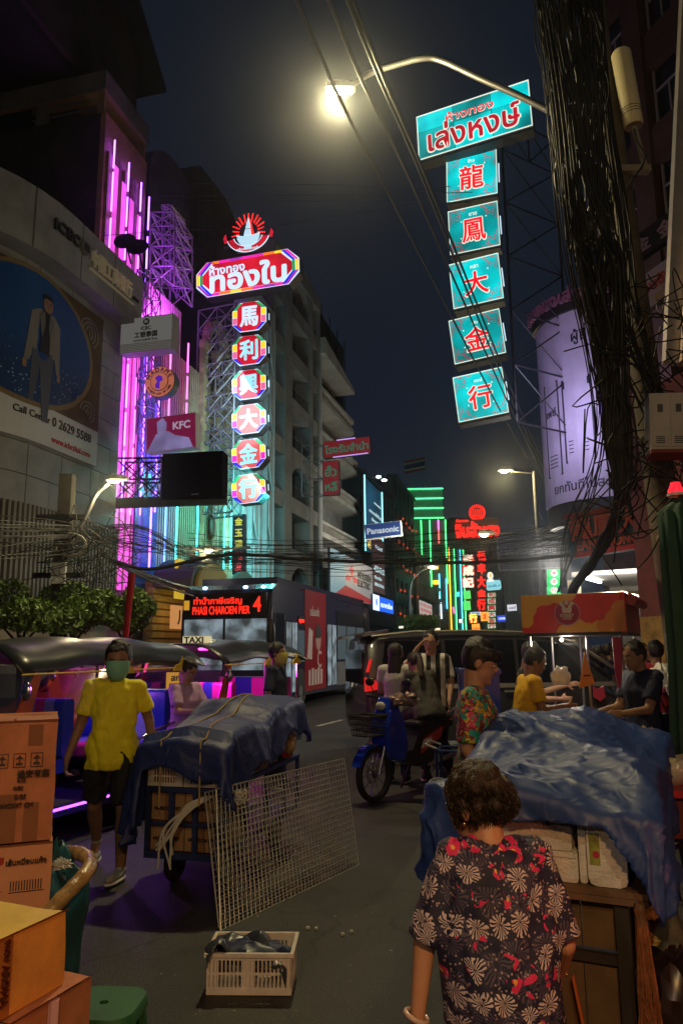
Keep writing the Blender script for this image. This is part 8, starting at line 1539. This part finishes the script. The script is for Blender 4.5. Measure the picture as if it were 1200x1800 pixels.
def person(label, loc, rz=0, h=1.7, J=None, skin=SK, top=None, sleeve=.55, bot=None, legf=.75, hair='short', hairm=HAIR, shoe=None, vox=.012, face=(0, 0), wid=1.0, hem=.86, mask=None, curl=.6, glasses=False, fold=.012, belly=1.0, group=None, hs=1.09, pn=(None, None)):
    s = h / 1.7; D_ = dict(DEF); D_.update(J or {}); D_ = {k: (V(v) * s if not k.startswith('hd') else V(v)) for k, v in D_.items()}
    o = thing('person', label, 'person', loc, R_(rz), group); ax = (D_['shB'] - D_['shA']).normalized(); pel, bel, che, nek, hd = D_['pel'], D_['belly'], D_['chest'], D_['neck'], D_['head']
    hx = (D_['hipB'] - D_['hipA']).normalized()
    RH = (M.Rotation(R_(face[0]), 3, 'Z') @ M.Rotation(R_(face[1]), 3, 'X')); H = lambda x, y, z: hd + RH @ V((x, y, z)) * s * hs
    def torso(g, e, z0=None):
        w = wid; up = che.lerp(nek, .45)
        st = [(pel.lerp(bel, -.5) if z0 is None else z0, (.155 * w + e) * s, (.11 * belly + e) * s), (pel, (.158 * w + e) * s, (.115 * belly + e) * s), (bel, (.14 * w * belly + e) * s, (.105 * belly + e) * s), (che, (.155 * w + e) * s, (.112 + e) * s), (up, (.15 * w + e) * s, (.09 + e) * s), (che.lerp(nek, .85), (.085 + e) * s, (.065 + e) * s)]
        loft(g, st, ax)
        for k in 'AB': limb(g, D_['sh' + k], che.lerp(nek, .6), (.052 + e) * s, (.06 + e) * s)
    g = MB(); torso(g, 0); limb(g, che.lerp(nek, .7), H(0, .02, -.06), .064 * s, .058 * s * hs)
    g.ell(H(0, .008, .02), tuple(k * s * hs for k in (.08, .094, .1)), 18, 0, RH); g.ell(H(0, -.022, -.045), tuple(k * s * hs for k in (.064, .064, .072)), 14, 0, RH)
    g.ell(H(0, -.093, -.018), tuple(k * s * hs for k in (.012, .02, .016)), 8, 0, RH); g.ell(H(0, -.085, .0), tuple(k * s * hs for k in (.009, .013, .025)), 8, 0, RH); g.ell(H(0, -.078, -.055), tuple(k * s * hs for k in (.024, .012, .01)), 8, 0, RH); g.ell(H(0, -.068, -.093), tuple(k * s * hs for k in (.025, .02, .02)), 8, 0, RH)
    g.ell(H(0, -.078, .028), tuple(k * s * hs for k in (.045, .014, .01)), 8, 0, RH)
    for x in (-1, 1): g.ell(H(x * .083, .01, -.01), tuple(k * s * hs for k in (.01, .02, .032)), 8, 0, RH)
    for k, sd in (('A', -1), ('B', 1)):
        limb(g, D_['sh' + k], D_['el' + k], .05 * s * (wid ** .5), .04 * s * (wid ** .5)); limb(g, D_['el' + k], D_['wr' + k], .04 * s * (wid ** .5), .026 * s); hand(g, D_['wr' + k], D_['hd' + k], sd, s, curl, pn[0 if k == 'A' else 1])
        limb(g, D_['hip' + k], D_['kn' + k], .085 * s * wid, .055 * s); kn, an = D_['kn' + k], D_['an' + k]; limb(g, kn, kn.lerp(an, .35), .052 * s, .056 * s); limb(g, kn.lerp(an, .35), an, .056 * s, .036 * s); to = D_['to' + k]; limb(g, an - V((0, 0, .02 * s)), an.lerp(to, .9), .038 * s, .03 * s, 10)
    voxel(g, 'body', skin, o, vox, 4)
    if top:
        g = MB(); z0 = pel.lerp(bel, -(1 - hem) * 6); torso(g, .016, z0); 
        loft(g, [(z0, (.19 * wid) * s, (.15 * belly) * s), (pel, .188 * wid * s, .145 * belly * s), (bel, .155 * wid * belly * s, .12 * belly * s)], ax)
        for k in 'AB':
            a, b = D_['sh' + k], D_['el' + k]; f = sleeve; g.ell(a, .062 * s * wid ** .5, 12)
            if f <= 1: g.tube([a, a.lerp(b, f)], [.062 * s * wid ** .5, .07 * s * wid ** .5], 14)
            else: limb(g, a, b, .068 * s, .056 * s); g.tube([b, b.lerp(D_['wr' + k], min(.95, f - 1))], [.056 * s, .04 * s], 12)
        voxel(g, 'shirt', top, o, vox * 1.1, 3, fold, rnd() * 9)
    if bot:
        g = MB(); loft(g, [(pel.lerp(bel, .25), .162 * wid * s, .12 * belly * s), (pel, .172 * wid * s, .128 * s), (pel.lerp(bel, -.5), .175 * wid * s, .125 * s)], hx)
        for k in 'AB':
            a, kn, an = D_['hip' + k], D_['kn' + k], D_['an' + k]; g.ell(a, .1 * s * wid, 12)
            if legf <= 1: g.tube([a, a.lerp(kn, legf)], [.1 * s * wid, .09 * s], 14)
            else: limb(g, a, kn, .1 * s * wid, .075 * s); g.tube([kn, kn.lerp(an, min(.97, legf - 1))], [.075 * s, .062 * s], 12)
        voxel(g, 'trousers' if legf > 1 else 'shorts', bot, o, vox * 1.1, 3, fold * .8, rnd() * 9)
    if shoe:
        for k in 'AB':
            an, to = D_['an' + k], D_['to' + k]; d = (to - an); d.z = 0; d.normalize(); r = M.Rotation(math.atan2(d.x, -d.y), 3, 'Z'); zf = min(an.z, to.z) 
            g = MB(); c = an.lerp(to, .42); c.z = zf + .022 * s; g.ell(c, (.045 * s, .135 * s, .04 * s), 12, 0, r); g.ell(an + V((0, 0, -.01)), (.045 * s, .055 * s, .05 * s), 10); sh = voxel(g, 'shoe', shoe, o, vox, 2)
            g = MB(); c2 = c.copy(); c2.z = zf - .008 * s; g.ell(c2, (.05 * s, .145 * s, .02 * s), 14, 0, r); sole = g.build('sole', MATS.get('sole_white') or mat('sole_white', (.6, .6, .58), .5), sh, 60)
    hm = hairm
    if hair:
        g = MB(); k = hs
        g.ell(H(0, .022, .03), tuple(q * s * k for q in (.09, .094, .105)), 18, 0, RH)
        if hair == 'short' or hair == 'bowl':
            for i in range(26):
                a = U(0, 6.28); e = U(.2, 1.35); g.ell(H(.072 * math.cos(a) * math.sin(e), .02 + .085 * math.sin(a) * math.sin(e), .04 + .09 * math.cos(e)), tuple(q * s * k * U(.8, 1.2) for q in (.022, .022, .014)), 6, 0, RH)
            if hair == 'bowl': 
                for i in range(12): a = R_(-190 + i * 18.5); g.ell(H(.07 * math.cos(a), -.01 + .08 * math.sin(a), .055), tuple(q * s * k for q in (.025, .025, .035)), 7, 0, RH)
        elif hair == 'long':
            loft(g, [(H(0, .05, .05), .08 * s, .05 * s), (H(0, .07, -.06), .085 * s, .045 * s), (H(0, .085, -.2), .09 * s, .035 * s), (H(0, .085, -.38), .075 * s, .025 * s), (H(0, .08, -.5), .04 * s, .015 * s)], RH @ V((1, 0, 0)))
        elif hair == 'ponytail':
            loft(g, [(H(0, .1, .04), .03 * s, .03 * s), (H(.02, .15, -.02), .035 * s, .03 * s), (H(.05, .16, -.14), .045 * s, .025 * s), (H(.09, .15, -.28), .03 * s, .015 * s)], RH @ V((1, 0, 0)))
        elif hair == 'perm':
            for i in range(120):
                a = U(0, 6.28); e = math.acos(U(-.5, 1)); p = V((.088 * math.cos(a) * math.sin(e), .03 + .098 * math.sin(a) * math.sin(e), .025 + .108 * math.cos(e)))
                if p.y < -.035 and p.z < .05: continue
                g.ell(H(*p), tuple(q * s * k * U(.85, 1.15) for q in (.022, .022, .02)), 7, 0, RH)
        ho = voxel(g, 'hair', hm, o, min(vox, .01), 7 if hair == 'perm' else 2, .006 * s, rnd() * 9)
        if hair == 'perm' or vox < .008:      # fine loose strands over the cap
            nv = ho.data.vertices; g = MB(); rs = random.Random(3)
            for i in range(6500 if hair == 'perm' else 1200):
                v = nv[rs.randrange(len(nv))]; p = v.co; n = v.normal; d = (n * .12 + V((rs.uniform(-.3, .3) + .25 * math.sin(p.z * 30), rs.uniform(-.3, .3), rs.uniform(-1.3, -.5)))).normalized(); side = d.cross(n).normalized() * .0006; L = .03 if hair == 'perm' else .014
                g.add([(p - side)[:], (p + side)[:], (p + d * L * .6 + n * .004)[:], (p + d * L)[:]], [(0, 1, 2), (2, 1, 3)])
            tag(g.build('loose_strands', hm, ho), kind='stuff')
    EY = mat('eye_dark', (.01, .008, .006), .2); EW = mat('eye_white', (.6, .58, .55), .3); LIP = mat('lip', (.28, .08, .07), .5)
    for x in (-1, 1):
        g = MB(); g.ell(H(x * .031, -.078, .0), tuple(k * s * hs for k in (.014, .008, .006)), 10, 0, RH); e = g.build('eye', EW, o, 60); g = MB(); g.ell(H(x * .031, -.084, .0), tuple(k * s * hs for k in (.006, .004, .0062)), 8, 0, RH); g.build('pupil', EY, e, 60)
        g = MB(); g.tube([H(x * .05, -.077, .022), H(x * .032, -.088, .028), H(x * .014, -.09, .022)], .0035 * s * hs, 5); g.build('eyebrow', HAIR, o)
    if not mask: g = MB(); g.ell(H(0, -.087, -.056), tuple(k * s * hs for k in (.021, .008, .006)), 10, 0, RH); g.build('lips', LIP, o, 60)
    else:
        g = MB(); q = s * hs; loft(g, [(H(0, -.02, .0), .078 * q, .086 * q), (H(0, -.028, -.03), .078 * q, .092 * q), (H(0, -.026, -.08), .068 * q, .078 * q), (H(0, -.02, -.115), .045 * q, .052 * q)], RH @ V((1, 0, 0))); mk = g.build('face_mask', mask, o, 60)
        for x in (-1, 1): g = MB(); g.tube([H(x * .062, -.05, -.01), H(x * .08, .0, .01), H(x * .08, .02, -.01)], .0015, 4); g.build('ear_loop', WHITEP, mk)
    if glasses:
        for x in (-1, 1): g = MB(); c = (x * .032, -.098, -.002); g.tube([H(c[0] + .024 * math.cos(a), c[1], c[2] + .018 * math.sin(a)) for a in [6.283 * i / 14 for i in range(15)]], .0022, 4, cap=False); g.tube([H(x * .056, -.098, .003), H(x * .08, 0, .005)], .002, 4); g.build('glasses_frame', BLACKP, o)
    return o
# --- patterned fabrics
def pattern(name, build):
    m = mat(name, (.05, .05, .05), .75, bump=.25, bump_s=14); n = m.node_tree.nodes; L = m.node_tree.links; b = n['Principled BSDF']; t = n.new('ShaderNodeTexCoord'); build(n, L, b, t.outputs['Object']); return m
def nmath(n, L, op, a, b=None, c=None):
    q = n.new('ShaderNodeMath'); q.operation = op
    for i, v in enumerate((a, b, c)):
        if v is None: continue
        if isinstance(v, (int, float)): q.inputs[i].default_value = v
        else: L.new(v, q.inputs[i])
    return q.outputs[0]
def nmix(n, L, f, a, b):
    q = n.new('ShaderNodeMix'); q.data_type = 'RGBA'
    L.new(f, q.inputs[0]) if not isinstance(f, (int, float)) else None
    for i, v in ((6, a), (7, b)):
        if isinstance(v, tuple): q.inputs[i].default_value = (*v, 1)
        else: L.new(v, q.inputs[i])
    return q.outputs[2]
def fireworks(n, L, b, co):
    mp = n.new('ShaderNodeMapping'); L.new(co, mp.inputs[0]); mp.inputs['Scale'].default_value = (1, .0, 1)
    sx = n.new('ShaderNodeSeparateXYZ'); L.new(mp.outputs[0], sx.inputs[0]); cb = n.new('ShaderNodeCombineXYZ'); wn = n.new('ShaderNodeTexNoise'); wn.inputs['Scale'].default_value = 16; wn.inputs['Detail'].default_value = 3; L.new(co, wn.inputs['Vector']); sw = n.new('ShaderNodeSeparateColor'); L.new(wn.outputs['Color'], sw.inputs[0])
    L.new(nmath(n, L, 'MULTIPLY_ADD', sw.outputs[0], .05, sx.outputs[0]), cb.inputs[0]); L.new(nmath(n, L, 'MULTIPLY_ADD', sw.outputs[1], .05, sx.outputs[2]), cb.inputs[1])
    def burst(sc_, off, petals, rad, lo, rnds=.75):
        add = n.new('ShaderNodeVectorMath'); add.operation = 'ADD'; L.new(cb.outputs[0], add.inputs[0]); add.inputs[1].default_value = off
        mul = n.new('ShaderNodeVectorMath'); mul.operation = 'SCALE'; L.new(add.outputs[0], mul.inputs[0]); mul.inputs['Scale'].default_value = sc_
        v = n.new('ShaderNodeTexVoronoi'); v.voronoi_dimensions = '2D'; v.inputs['Scale'].default_value = 1; v.inputs['Randomness'].default_value = rnds; L.new(mul.outputs[0], v.inputs['Vector'])
        sub = n.new('ShaderNodeVectorMath'); sub.operation = 'SUBTRACT'; L.new(mul.outputs[0], sub.inputs[0]); L.new(v.outputs['Position'], sub.inputs[1])
        s = n.new('ShaderNodeSeparateXYZ'); L.new(sub.outputs[0], s.inputs[0]); ang = nmath(n, L, 'ARCTAN2', s.outputs[1], s.outputs[0]); st = nmath(n, L, 'SINE', nmath(n, L, 'MULTIPLY', ang, petals)); d = v.outputs['Distance']
        wob = nmath(n, L, 'SINE', nmath(n, L, 'MULTIPLY', ang, 3)); lim = nmath(n, L, 'MULTIPLY_ADD', wob, rad * .12, rad)
        thr = nmath(n, L, 'SUBTRACT', .85, nmath(n, L, 'MULTIPLY', d, 1.9)); m1 = nmath(n, L, 'GREATER_THAN', st, nmath(n, L, 'MULTIPLY', thr, .5)); m2 = nmath(n, L, 'LESS_THAN', d, lim); m3 = nmath(n, L, 'GREATER_THAN', d, lo)
        return nmath(n, L, 'MULTIPLY', nmath(n, L, 'MULTIPLY', m1, m2), m3), v.outputs['Color'], d
    f1, c1, d1 = burst(16, (.3, .1, 0), 15, .44, .05, .8); f2, c2, d2 = burst(12, (1.7, 2.4, 0), 17, .44, .08, .8)
    ns = n.new('ShaderNodeTexNoise'); ns.inputs['Scale'].default_value = 20; ns.inputs['Detail'].default_value = 3; ns.inputs['Distortion'].default_value = 1; L.new(mp.outputs[0], ns.inputs['Vector'])
    s = n.new('ShaderNodeSeparateColor'); L.new(c1, s.inputs[0]); on1 = nmath(n, L, 'GREATER_THAN', s.outputs[0], .52); red = nmath(n, L, 'LESS_THAN', s.outputs[0], .52)
    base = nmix(n, L, nmath(n, L, 'MULTIPLY', f2, .45), (.007, .008, .035), (.14, .11, .18))
    rf = nmath(n, L, 'MULTIPLY', nmath(n, L, 'MULTIPLY', red, nmath(n, L, 'LESS_THAN', d1, .36)), nmath(n, L, 'GREATER_THAN', ns.outputs[0], .53)); base = nmix(n, L, rf, base, (.55, .015, .11))
    rf2 = nmath(n, L, 'MULTIPLY', rf, nmath(n, L, 'LESS_THAN', d1, .1)); base = nmix(n, L, rf2, base, (.7, .35, .06))
    v = n.new('ShaderNodeTexVoronoi'); v.inputs['Scale'].default_value = 75; L.new(mp.outputs[0], v.inputs['Vector']); base = nmix(n, L, nmath(n, L, 'LESS_THAN', v.outputs['Distance'], .22), base, (.3, .22, .25))
    base = nmix(n, L, nmath(n, L, 'MULTIPLY', f1, on1), base, (.5, .41, .44)); L.new(base, b.inputs['Base Color'])
def tropical(n, L, b, co):
    def nz(s, off):
        mp = n.new('ShaderNodeMapping'); mp.inputs['Location'].default_value = (off, off, off); L.new(co, mp.inputs[0]); a = n.new('ShaderNodeTexNoise'); a.inputs['Scale'].default_value = s; a.inputs['Detail'].default_value = 4; a.inputs['Distortion'].default_value = 2.2; L.new(mp.outputs[0], a.inputs['Vector']); return a.outputs[0]
    c = (.2, .015, .04)
    for s_, off, thr, col in ((7, 0, .52, (.5, .05, .14)), (8, 4, .55, (.55, .42, .04)), (9, 9, .55, (.03, .2, .09)), (9, 14, .58, (.02, .3, .28)), (24, 3, .62, (.03, .02, .02)), (30, 7, .66, (.7, .5, .1))): c = nmix(n, L, nmath(n, L, 'GREATER_THAN', nz(s_, off), thr), c, col)
    L.new(c, b.inputs['Base Color'])
def stripes(n, L, b, co):
    s = n.new('ShaderNodeSeparateXYZ'); L.new(co, s.inputs[0]); c = nmix(n, L, nmath(n, L, 'GREATER_THAN', nmath(n, L, 'SINE', nmath(n, L, 'MULTIPLY', s.outputs[0], 52)), 0), (.015, .015, .015), (.62, .6, .56)); L.new(c, b.inputs['Base Color'])
def darkfloral(n, L, b, co):
    v = n.new('ShaderNodeTexVoronoi'); v.inputs['Scale'].default_value = 22; L.new(co, v.inputs['Vector']); L.new(nmix(n, L, nmath(n, L, 'LESS_THAN', v.outputs['Distance'], .3), (.012, .012, .014), (.4, .3, .28)), b.inputs['Base Color'])
FIRE = pattern('fabric_fireworks', fireworks); TROP = pattern('fabric_tropical', tropical); STRP = pattern('fabric_striped', stripes); DFL = pattern('fabric_dark_floral', darkfloral)
YEL = fabric('yellow', (.78, .68, .01), .7); BLK = fabric('black', (.012, .012, .013)); POLO = fabric('golden_polo', (.75, .42, .01)); NVYF = fabric('navy', (.012, .018, .055)); REDF = fabric('red', (.32, .012, .03)); WHT = fabric('white', (.5, .48, .44)); GRYF = fabric('charcoal', (.055, .05, .045)); PNKF = fabric('lilac', (.5, .3, .5)); DEN = fabric('denim', (.03, .05, .1)); CAMO = fabric('khaki', (.15, .11, .07)); WORKN = fabric('dark_uniform', (.02, .028, .05))
# man in yellow: mid-stride towards the camera, his weight on the image-right leg
pm = gr(205, 1540); p_ = person('man in a yellow T-shirt, black shorts and green face mask striding past the left handcart', (pm.x - .05, 5.9, 0), 8, 1.72,
    dict(shA=(-.17, .0, 1.375), elA=(-.25, .03, 1.1), wrA=(-.32, -.05, .86), hdA=(-.05, -.15, -1), shB=(.17, .02, 1.365), elB=(.25, .06, 1.13), wrB=(.3, -.02, .92), head=(.015, -.03, 1.575), knA=(-.13, .08, .5), anA=(-.15, .38, .19), toA=(-.16, .24, .06), hipA=(-.1, 0, .92), knB=(.11, -.09, .48), anB=(.1, -.05, .08), toB=(.04, -.23, .03)),
    skin=SKD, top=YEL, sleeve=.72, bot=BLK, legf=.88, shoe=mat('grey_mesh_shoe', (.3, .31, .32), .7, noise_s=12), mask=mat('green_mask', (.2, .5, .36), .7), vox=.009, face=(4, 12), wid=1.04, hem=.79, hs=1.16, fold=.03, hairm=HAIR, curl=.9)
# woman in the foreground seen from behind
ww = at(868, 1500, 2.38); p_ = person('older woman seen from behind in a dark blouse printed with white firework blooms', (ww.x, 2.38, 0), 180, 1.36,
    dict(head=(.05, -.10, 1.475), neck=(.015, -.05, 1.37), chest=(0, -.0, 1.21), pel=(0, .03, .94), belly=(0, .02, 1.07), shA=(-.155, -.03, 1.31), shB=(.155, -.03, 1.31), elB=(.27, -.01, 1.01), wrB=(.31, .04, .76), hdB=(-.1, .1, -1), elA=(-.245, .0, 1.01), wrA=(-.245, -.16, .82), hdA=(.1, -.6, -.7)),
    skin=skinm('warm', (.4, .2, .12)), top=FIRE, sleeve=.95, bot=BLK, legf=1.9, hair='perm', hairm=HAIRB, vox=.0065, face=(50, 16), wid=1.14, belly=1.35, hem=.78, fold=.02, hs=1.17, shoe=BLK)
g = MB(); g.lathe([(.0, 0)], 3) if False else None
s0 = 1.36 / 1.7; Jw = V((-.245, -.16, .85)) * s0
for k in range(12): a = 6.283 * k / 12; g.ell(Jw + V((.034 * math.cos(a), .034 * math.sin(a), .0)), .006, 6)
g.build('bracelet', mat('gold_beads', (.8, .55, .2), .2, 1), p_, 60)
g = MB(); Jb = V((.31, .04, .79)) * s0; g.tube([Jb + V((.032 * math.cos(6.283 * k / 14), .032 * math.sin(6.283 * k / 14), .012 * math.cos(6.283 * k / 14))) for k in range(15)], .007, 6); g.build('bangle', mat('pale_bangle', (.5, .35, .3), .3), p_, 60)
g = MB(); g.ell(V((.05, -.10, 1.475)) * s0 + M.Rotation(R_(52), 3, 'Z') @ V((.088, .008, -.04)) * .96, .007, 8); g.build('earring', mat('gold_beads', (.8, .55, .2)), p_, 60)
# young man in tropical shirt, profile to the right
person('young man with a fringe in a tropical floral shirt standing before the blue tarpaulin', (.80, 4.62, 0), 78, 1.70, dict(head=(0, -.04, 1.58), elA=(-.2, .05, 1.1), wrA=(-.2, -.08, .87), elB=(.2, .03, 1.1), wrB=(.17, -.15, .95)), skin=SK, top=TROP, sleeve=.9, bot=BLK, legf=1.9, hair='bowl', vox=.009, face=(0, 16), hem=.74, wid=1.05, shoe=BLK)
g = MB()
# people round the motorbike
person('long haired woman in a white T-shirt seen from behind beside the motorbike', (.68, 9.75, 0), 165, 1.72, dict(elA=(-.2, -.03, 1.12), wrA=(-.1, -.22, 1.15), elB=(.21, -.02, 1.12), wrB=(.1, -.22, 1.12)), top=WHT, sleeve=.6, bot=DEN, legf=1.95, hair='long', vox=.014, shoe=BLK)
sb_ = mb0 + hd_.normalized() * .95; person('person with tied back brown hair in a loose charcoal shirt seated sideways on the motorbike', (sb_.x + .06, sb_.y, 0), 205, 1.7,
    dict(pel=(0, .03, .93), belly=(0, -.02, 1.05), chest=(0, -.12, 1.22), neck=(0, -.2, 1.36), head=(0, -.27, 1.48), shA=(-.16, -.15, 1.33), shB=(.16, -.15, 1.33), elA=(-.2, -.25, 1.1), elB=(.2, -.25, 1.1), wrA=(-.08, -.42, 1.12), wrB=(.08, -.42, 1.12), hipA=(-.09, 0, .9), hipB=(.09, 0, .9), knA=(-.12, -.4, .82), knB=(.12, -.4, .82), anA=(-.12, -.42, .38), anB=(.12, -.42, .38), toA=(-.12, -.6, .33), toB=(.12, -.6, .33)),
    top=GRYF, sleeve=1.7, bot=BLK, legf=1.9, hair='ponytail', hairm=HAIRB, vox=.014, face=(0, 35), wid=1.1, fold=.02, shoe=BLK)
person('young man in glasses and a black and white striped shirt touching his forehead', (1.16, 9.95, 0), -8, 1.88, dict(elA=(-.3, -.12, 1.28), wrA=(-.14, -.2, 1.52), hdA=(.5, .1, .6), elB=(.23, .0, 1.12), wrB=(.2, -.15, .9)), skin=skinm('fair', (.5, .3, .2)), top=STRP, sleeve=.85, bot=BLK, legf=1.9, vox=.013, face=(-12, 10), glasses=True, shoe=BLK)
# people at the food cart
person('man in a golden polo shirt leaning over the food cart counter', (1.72, 7.25, 0), 96, 1.68, dict(chest=(0, -.05, 1.26), neck=(0, -.08, 1.42), head=(0, -.13, 1.545), shA=(-.16, -.06, 1.36), shB=(.17, -.06, 1.36), elA=(-.2, -.1, 1.1), wrA=(-.14, -.36, 1.14), hdA=(.1, -1, -.1), elB=(.22, -.12, 1.1), wrB=(.14, -.36, 1.1), hdB=(-.1, -1, -.1)), skin=SKD, top=POLO, sleeve=.7, bot=BLK, legf=1.9, vox=.012, face=(-10, 28), shoe=BLK)
person('man in a black flower-print shirt reaching over the meat tray with a pale bag', (1.98, 8.15, 0), 82, 1.72, dict(head=(0, -.06, 1.56), elA=(-.21, -.06, 1.12), wrA=(-.16, -.3, 1.12), elB=(.23, -.15, 1.16), wrB=(.2, -.42, 1.24), hdA=(0, -1, 0), hdB=(0, -1, .2)), skin=SKD, top=DFL, sleeve=.7, bot=BLK, legf=1.9, vox=.013, face=(0, 22), shoe=BLK)
person('food seller in a navy T-shirt working at the right of the food cart', (2.74, 6.95, 0), -72, 1.72, dict(chest=(0, -.03, 1.26), head=(0, -.07, 1.56), elA=(-.22, -.1, 1.1), wrA=(-.2, -.36, 1.06), elB=(.2, -.12, 1.1), wrB=(.16, -.36, 1.08), hdA=(0, -1, 0), hdB=(0, -1, 0)), skin=SK, top=NVYF, sleeve=.72, bot=NVYF, legf=1.9, vox=.012, face=(0, 12), wid=1.12, hem=.78, shoe=BLK)
o = thing('shoulder_bag', 'black shoulder bag with an orange badge worn by the navy-shirted food seller', 'bag', (2.93, 6.8, .98)); g = MB(); g.ext(rrect(-.11, .11, -.13, .1, .03), -.05, .05); g.build('pouch', BLACKP, o); g = MB(); g.ext(circ(0, .0, .03), -.055, -.05); g.build('badge', mat('orange_badge', (.7, .1, .03), .5), o); g = MB(); g.tube([(-.05, 0, .1), (-.2, -.05, .42)], .008, 4); g.build('bag_strap', BLACKP, o)
person('man in a red T-shirt and knee shorts walking away behind the food cart', (3.85, 9.3, 0), 165, 1.72, dict(elB=(.24, -.03, 1.12), wrB=(.25, -.16, .9), knB=(.12, .02, .49), anB=(.16, .26, .15), toB=(.16, .12, .04), knA=(-.1, -.1, .49), anA=(-.1, -.16, .08), toA=(-.1, -.36, .03)), skin=SKD, top=REDF, sleeve=.6, bot=CAMO, legf=.95, vox=.014, shoe=BLK, face=(25, 0))
# tuk-tuk drivers
SIT = dict(pel=(0, .05, .62), belly=(0, .03, .76), chest=(0, 0, .96), neck=(0, -.01, 1.13), head=(0, -.03, 1.265), shA=(-.17, .0, 1.07), shB=(.17, .0, 1.07), elA=(-.22, -.1, .84), elB=(.22, -.1, .84), wrA=(-.18, -.34, .86), wrB=(.18, -.34, .86), hdA=(0, -1, 0), hdB=(0, -1, 0), hipA=(-.09, .03, .58), hipB=(.09, .03, .58), knA=(-.14, -.4, .6), knB=(.14, -.4, .6), anA=(-.14, -.42, .2), anB=(.14, -.42, .2), toA=(-.14, -.6, .15), toB=(.14, -.6, .15))
q = {k: ((v[0], v[1], v[2] + .41) if not k.startswith('hd') else v) for k, v in SIT.items()}
person('man in a dark uniform shirt and yellow face mask standing beside the middle tuk-tuk', (-.83, 9.5, 0), 75, 1.74, None, top=WORKN, sleeve=.9, bot=BLK, legf=1.9, vox=.013, mask=mat('yellow_mask', (.55, .5, .1), .7), skin=SKD, shoe=BLK)
q = {k: ((v[0], v[1], v[2] + .18) if not k.startswith('hd') else v) for k, v in SIT.items()}
person('passenger in a lilac T-shirt leaning forward between the tuk-tuks', (-1.72, 8.3, 0), 60, 1.7, q, top=PNKF, sleeve=.7, bot=BLK, legf=1.9, vox=.013, skin=SK, face=(0, 30), shoe=BLK)
# far passers-by on the right
for k, (px, Y, c, lab) in enumerate(((1050, 14, (.1, .12, .16), 'passer-by in a dark top under the bright shop light, left of the group'), (1068, 13, (.04, .06, .1), 'passer-by in a navy top behind the food cart posts'), (1115, 15, (.35, .4, .5), 'passer-by in a pale blue shirt beyond the red T-shirt man'), (1040, 17, (.4, .3, .3), 'far passer-by in a pinkish shirt deep in the lit street'), (1128, 12, (.12, .1, .2), 'dark haired passer-by right of the pale blue shirt'))):
    P = at(px, 1135, Y); person(lab, (P.x, Y, 0), U(-40, 200), 1.66 + .04 * (k % 3), None, skin=SK, top=fabric('far%d' % k, c), sleeve=.7, bot=BLK, legf=1.9, vox=.02, shoe=BLK, group='passers-by behind the food cart')
P = at(433, 1105, 20.5); o = person('bus driver behind the windscreen of the city bus', (P.x, 20.9, .62), 0, 1.6, SIT, top=BLK, sleeve=1.8, bot=BLK, legf=1.9, vox=.02)
# assumed lamps out of view, inferred from warm light on cartons, woman and carts
for k, (p, pw, c) in enumerate((((.5, .3, 2.5), 100, (1, .5, .17)), ((2.3, 1.5, 1.25), 26, (1, .2, .07)), ((-1.2, -1.0, 2.7), 60, (1, .72, .5)))):
    o = thing('assumed_lamp', ['warm stall bulb hanging behind the camera above the cartons', 'red stall lamp low on the right beside the goods cart', 'warm white stall bulb hanging at the left behind the camera'][k], 'lamp', p); g = MB(); g.ell((0, 0, 0), .035, 10); g.build('bulb_glass', emi('assumed_bulb%d' % k, c, 8), o, 60); g = MB(); g.tube([(0, 0, .03), (0, 0, .09)], .018, 8); g.tube([(0, 0, .09), (0, 0, .5)], .004, 4); g.build('socket', BLACKP, o)
    lamp('assumed_lamp_light', 'POINT', V(p) + V((0, 0, -.06)), pw, c, .06)
# thin night haze that makes the lamps glow
hzm = bpy.data.materials.new('haze'); hzm.use_nodes = True; n = hzm.node_tree.nodes; n.remove(n['Principled BSDF']); v = n.new('ShaderNodeVolumePrincipled'); v.inputs['Density'].default_value = .0011; v.inputs['Anisotropy'].default_value = .95; v.inputs['Color'].default_value = (.8, .86, .95, 1); hzm.node_tree.links.new(v.outputs[0], n['Material Output'].inputs['Volume'])
g = MB(); g.box(-70, 120, -32, 190, -1.5, 45); tag(g.build('haze', hzm), kind='stuff')
bpy.data.scenes.remove(BENCH)
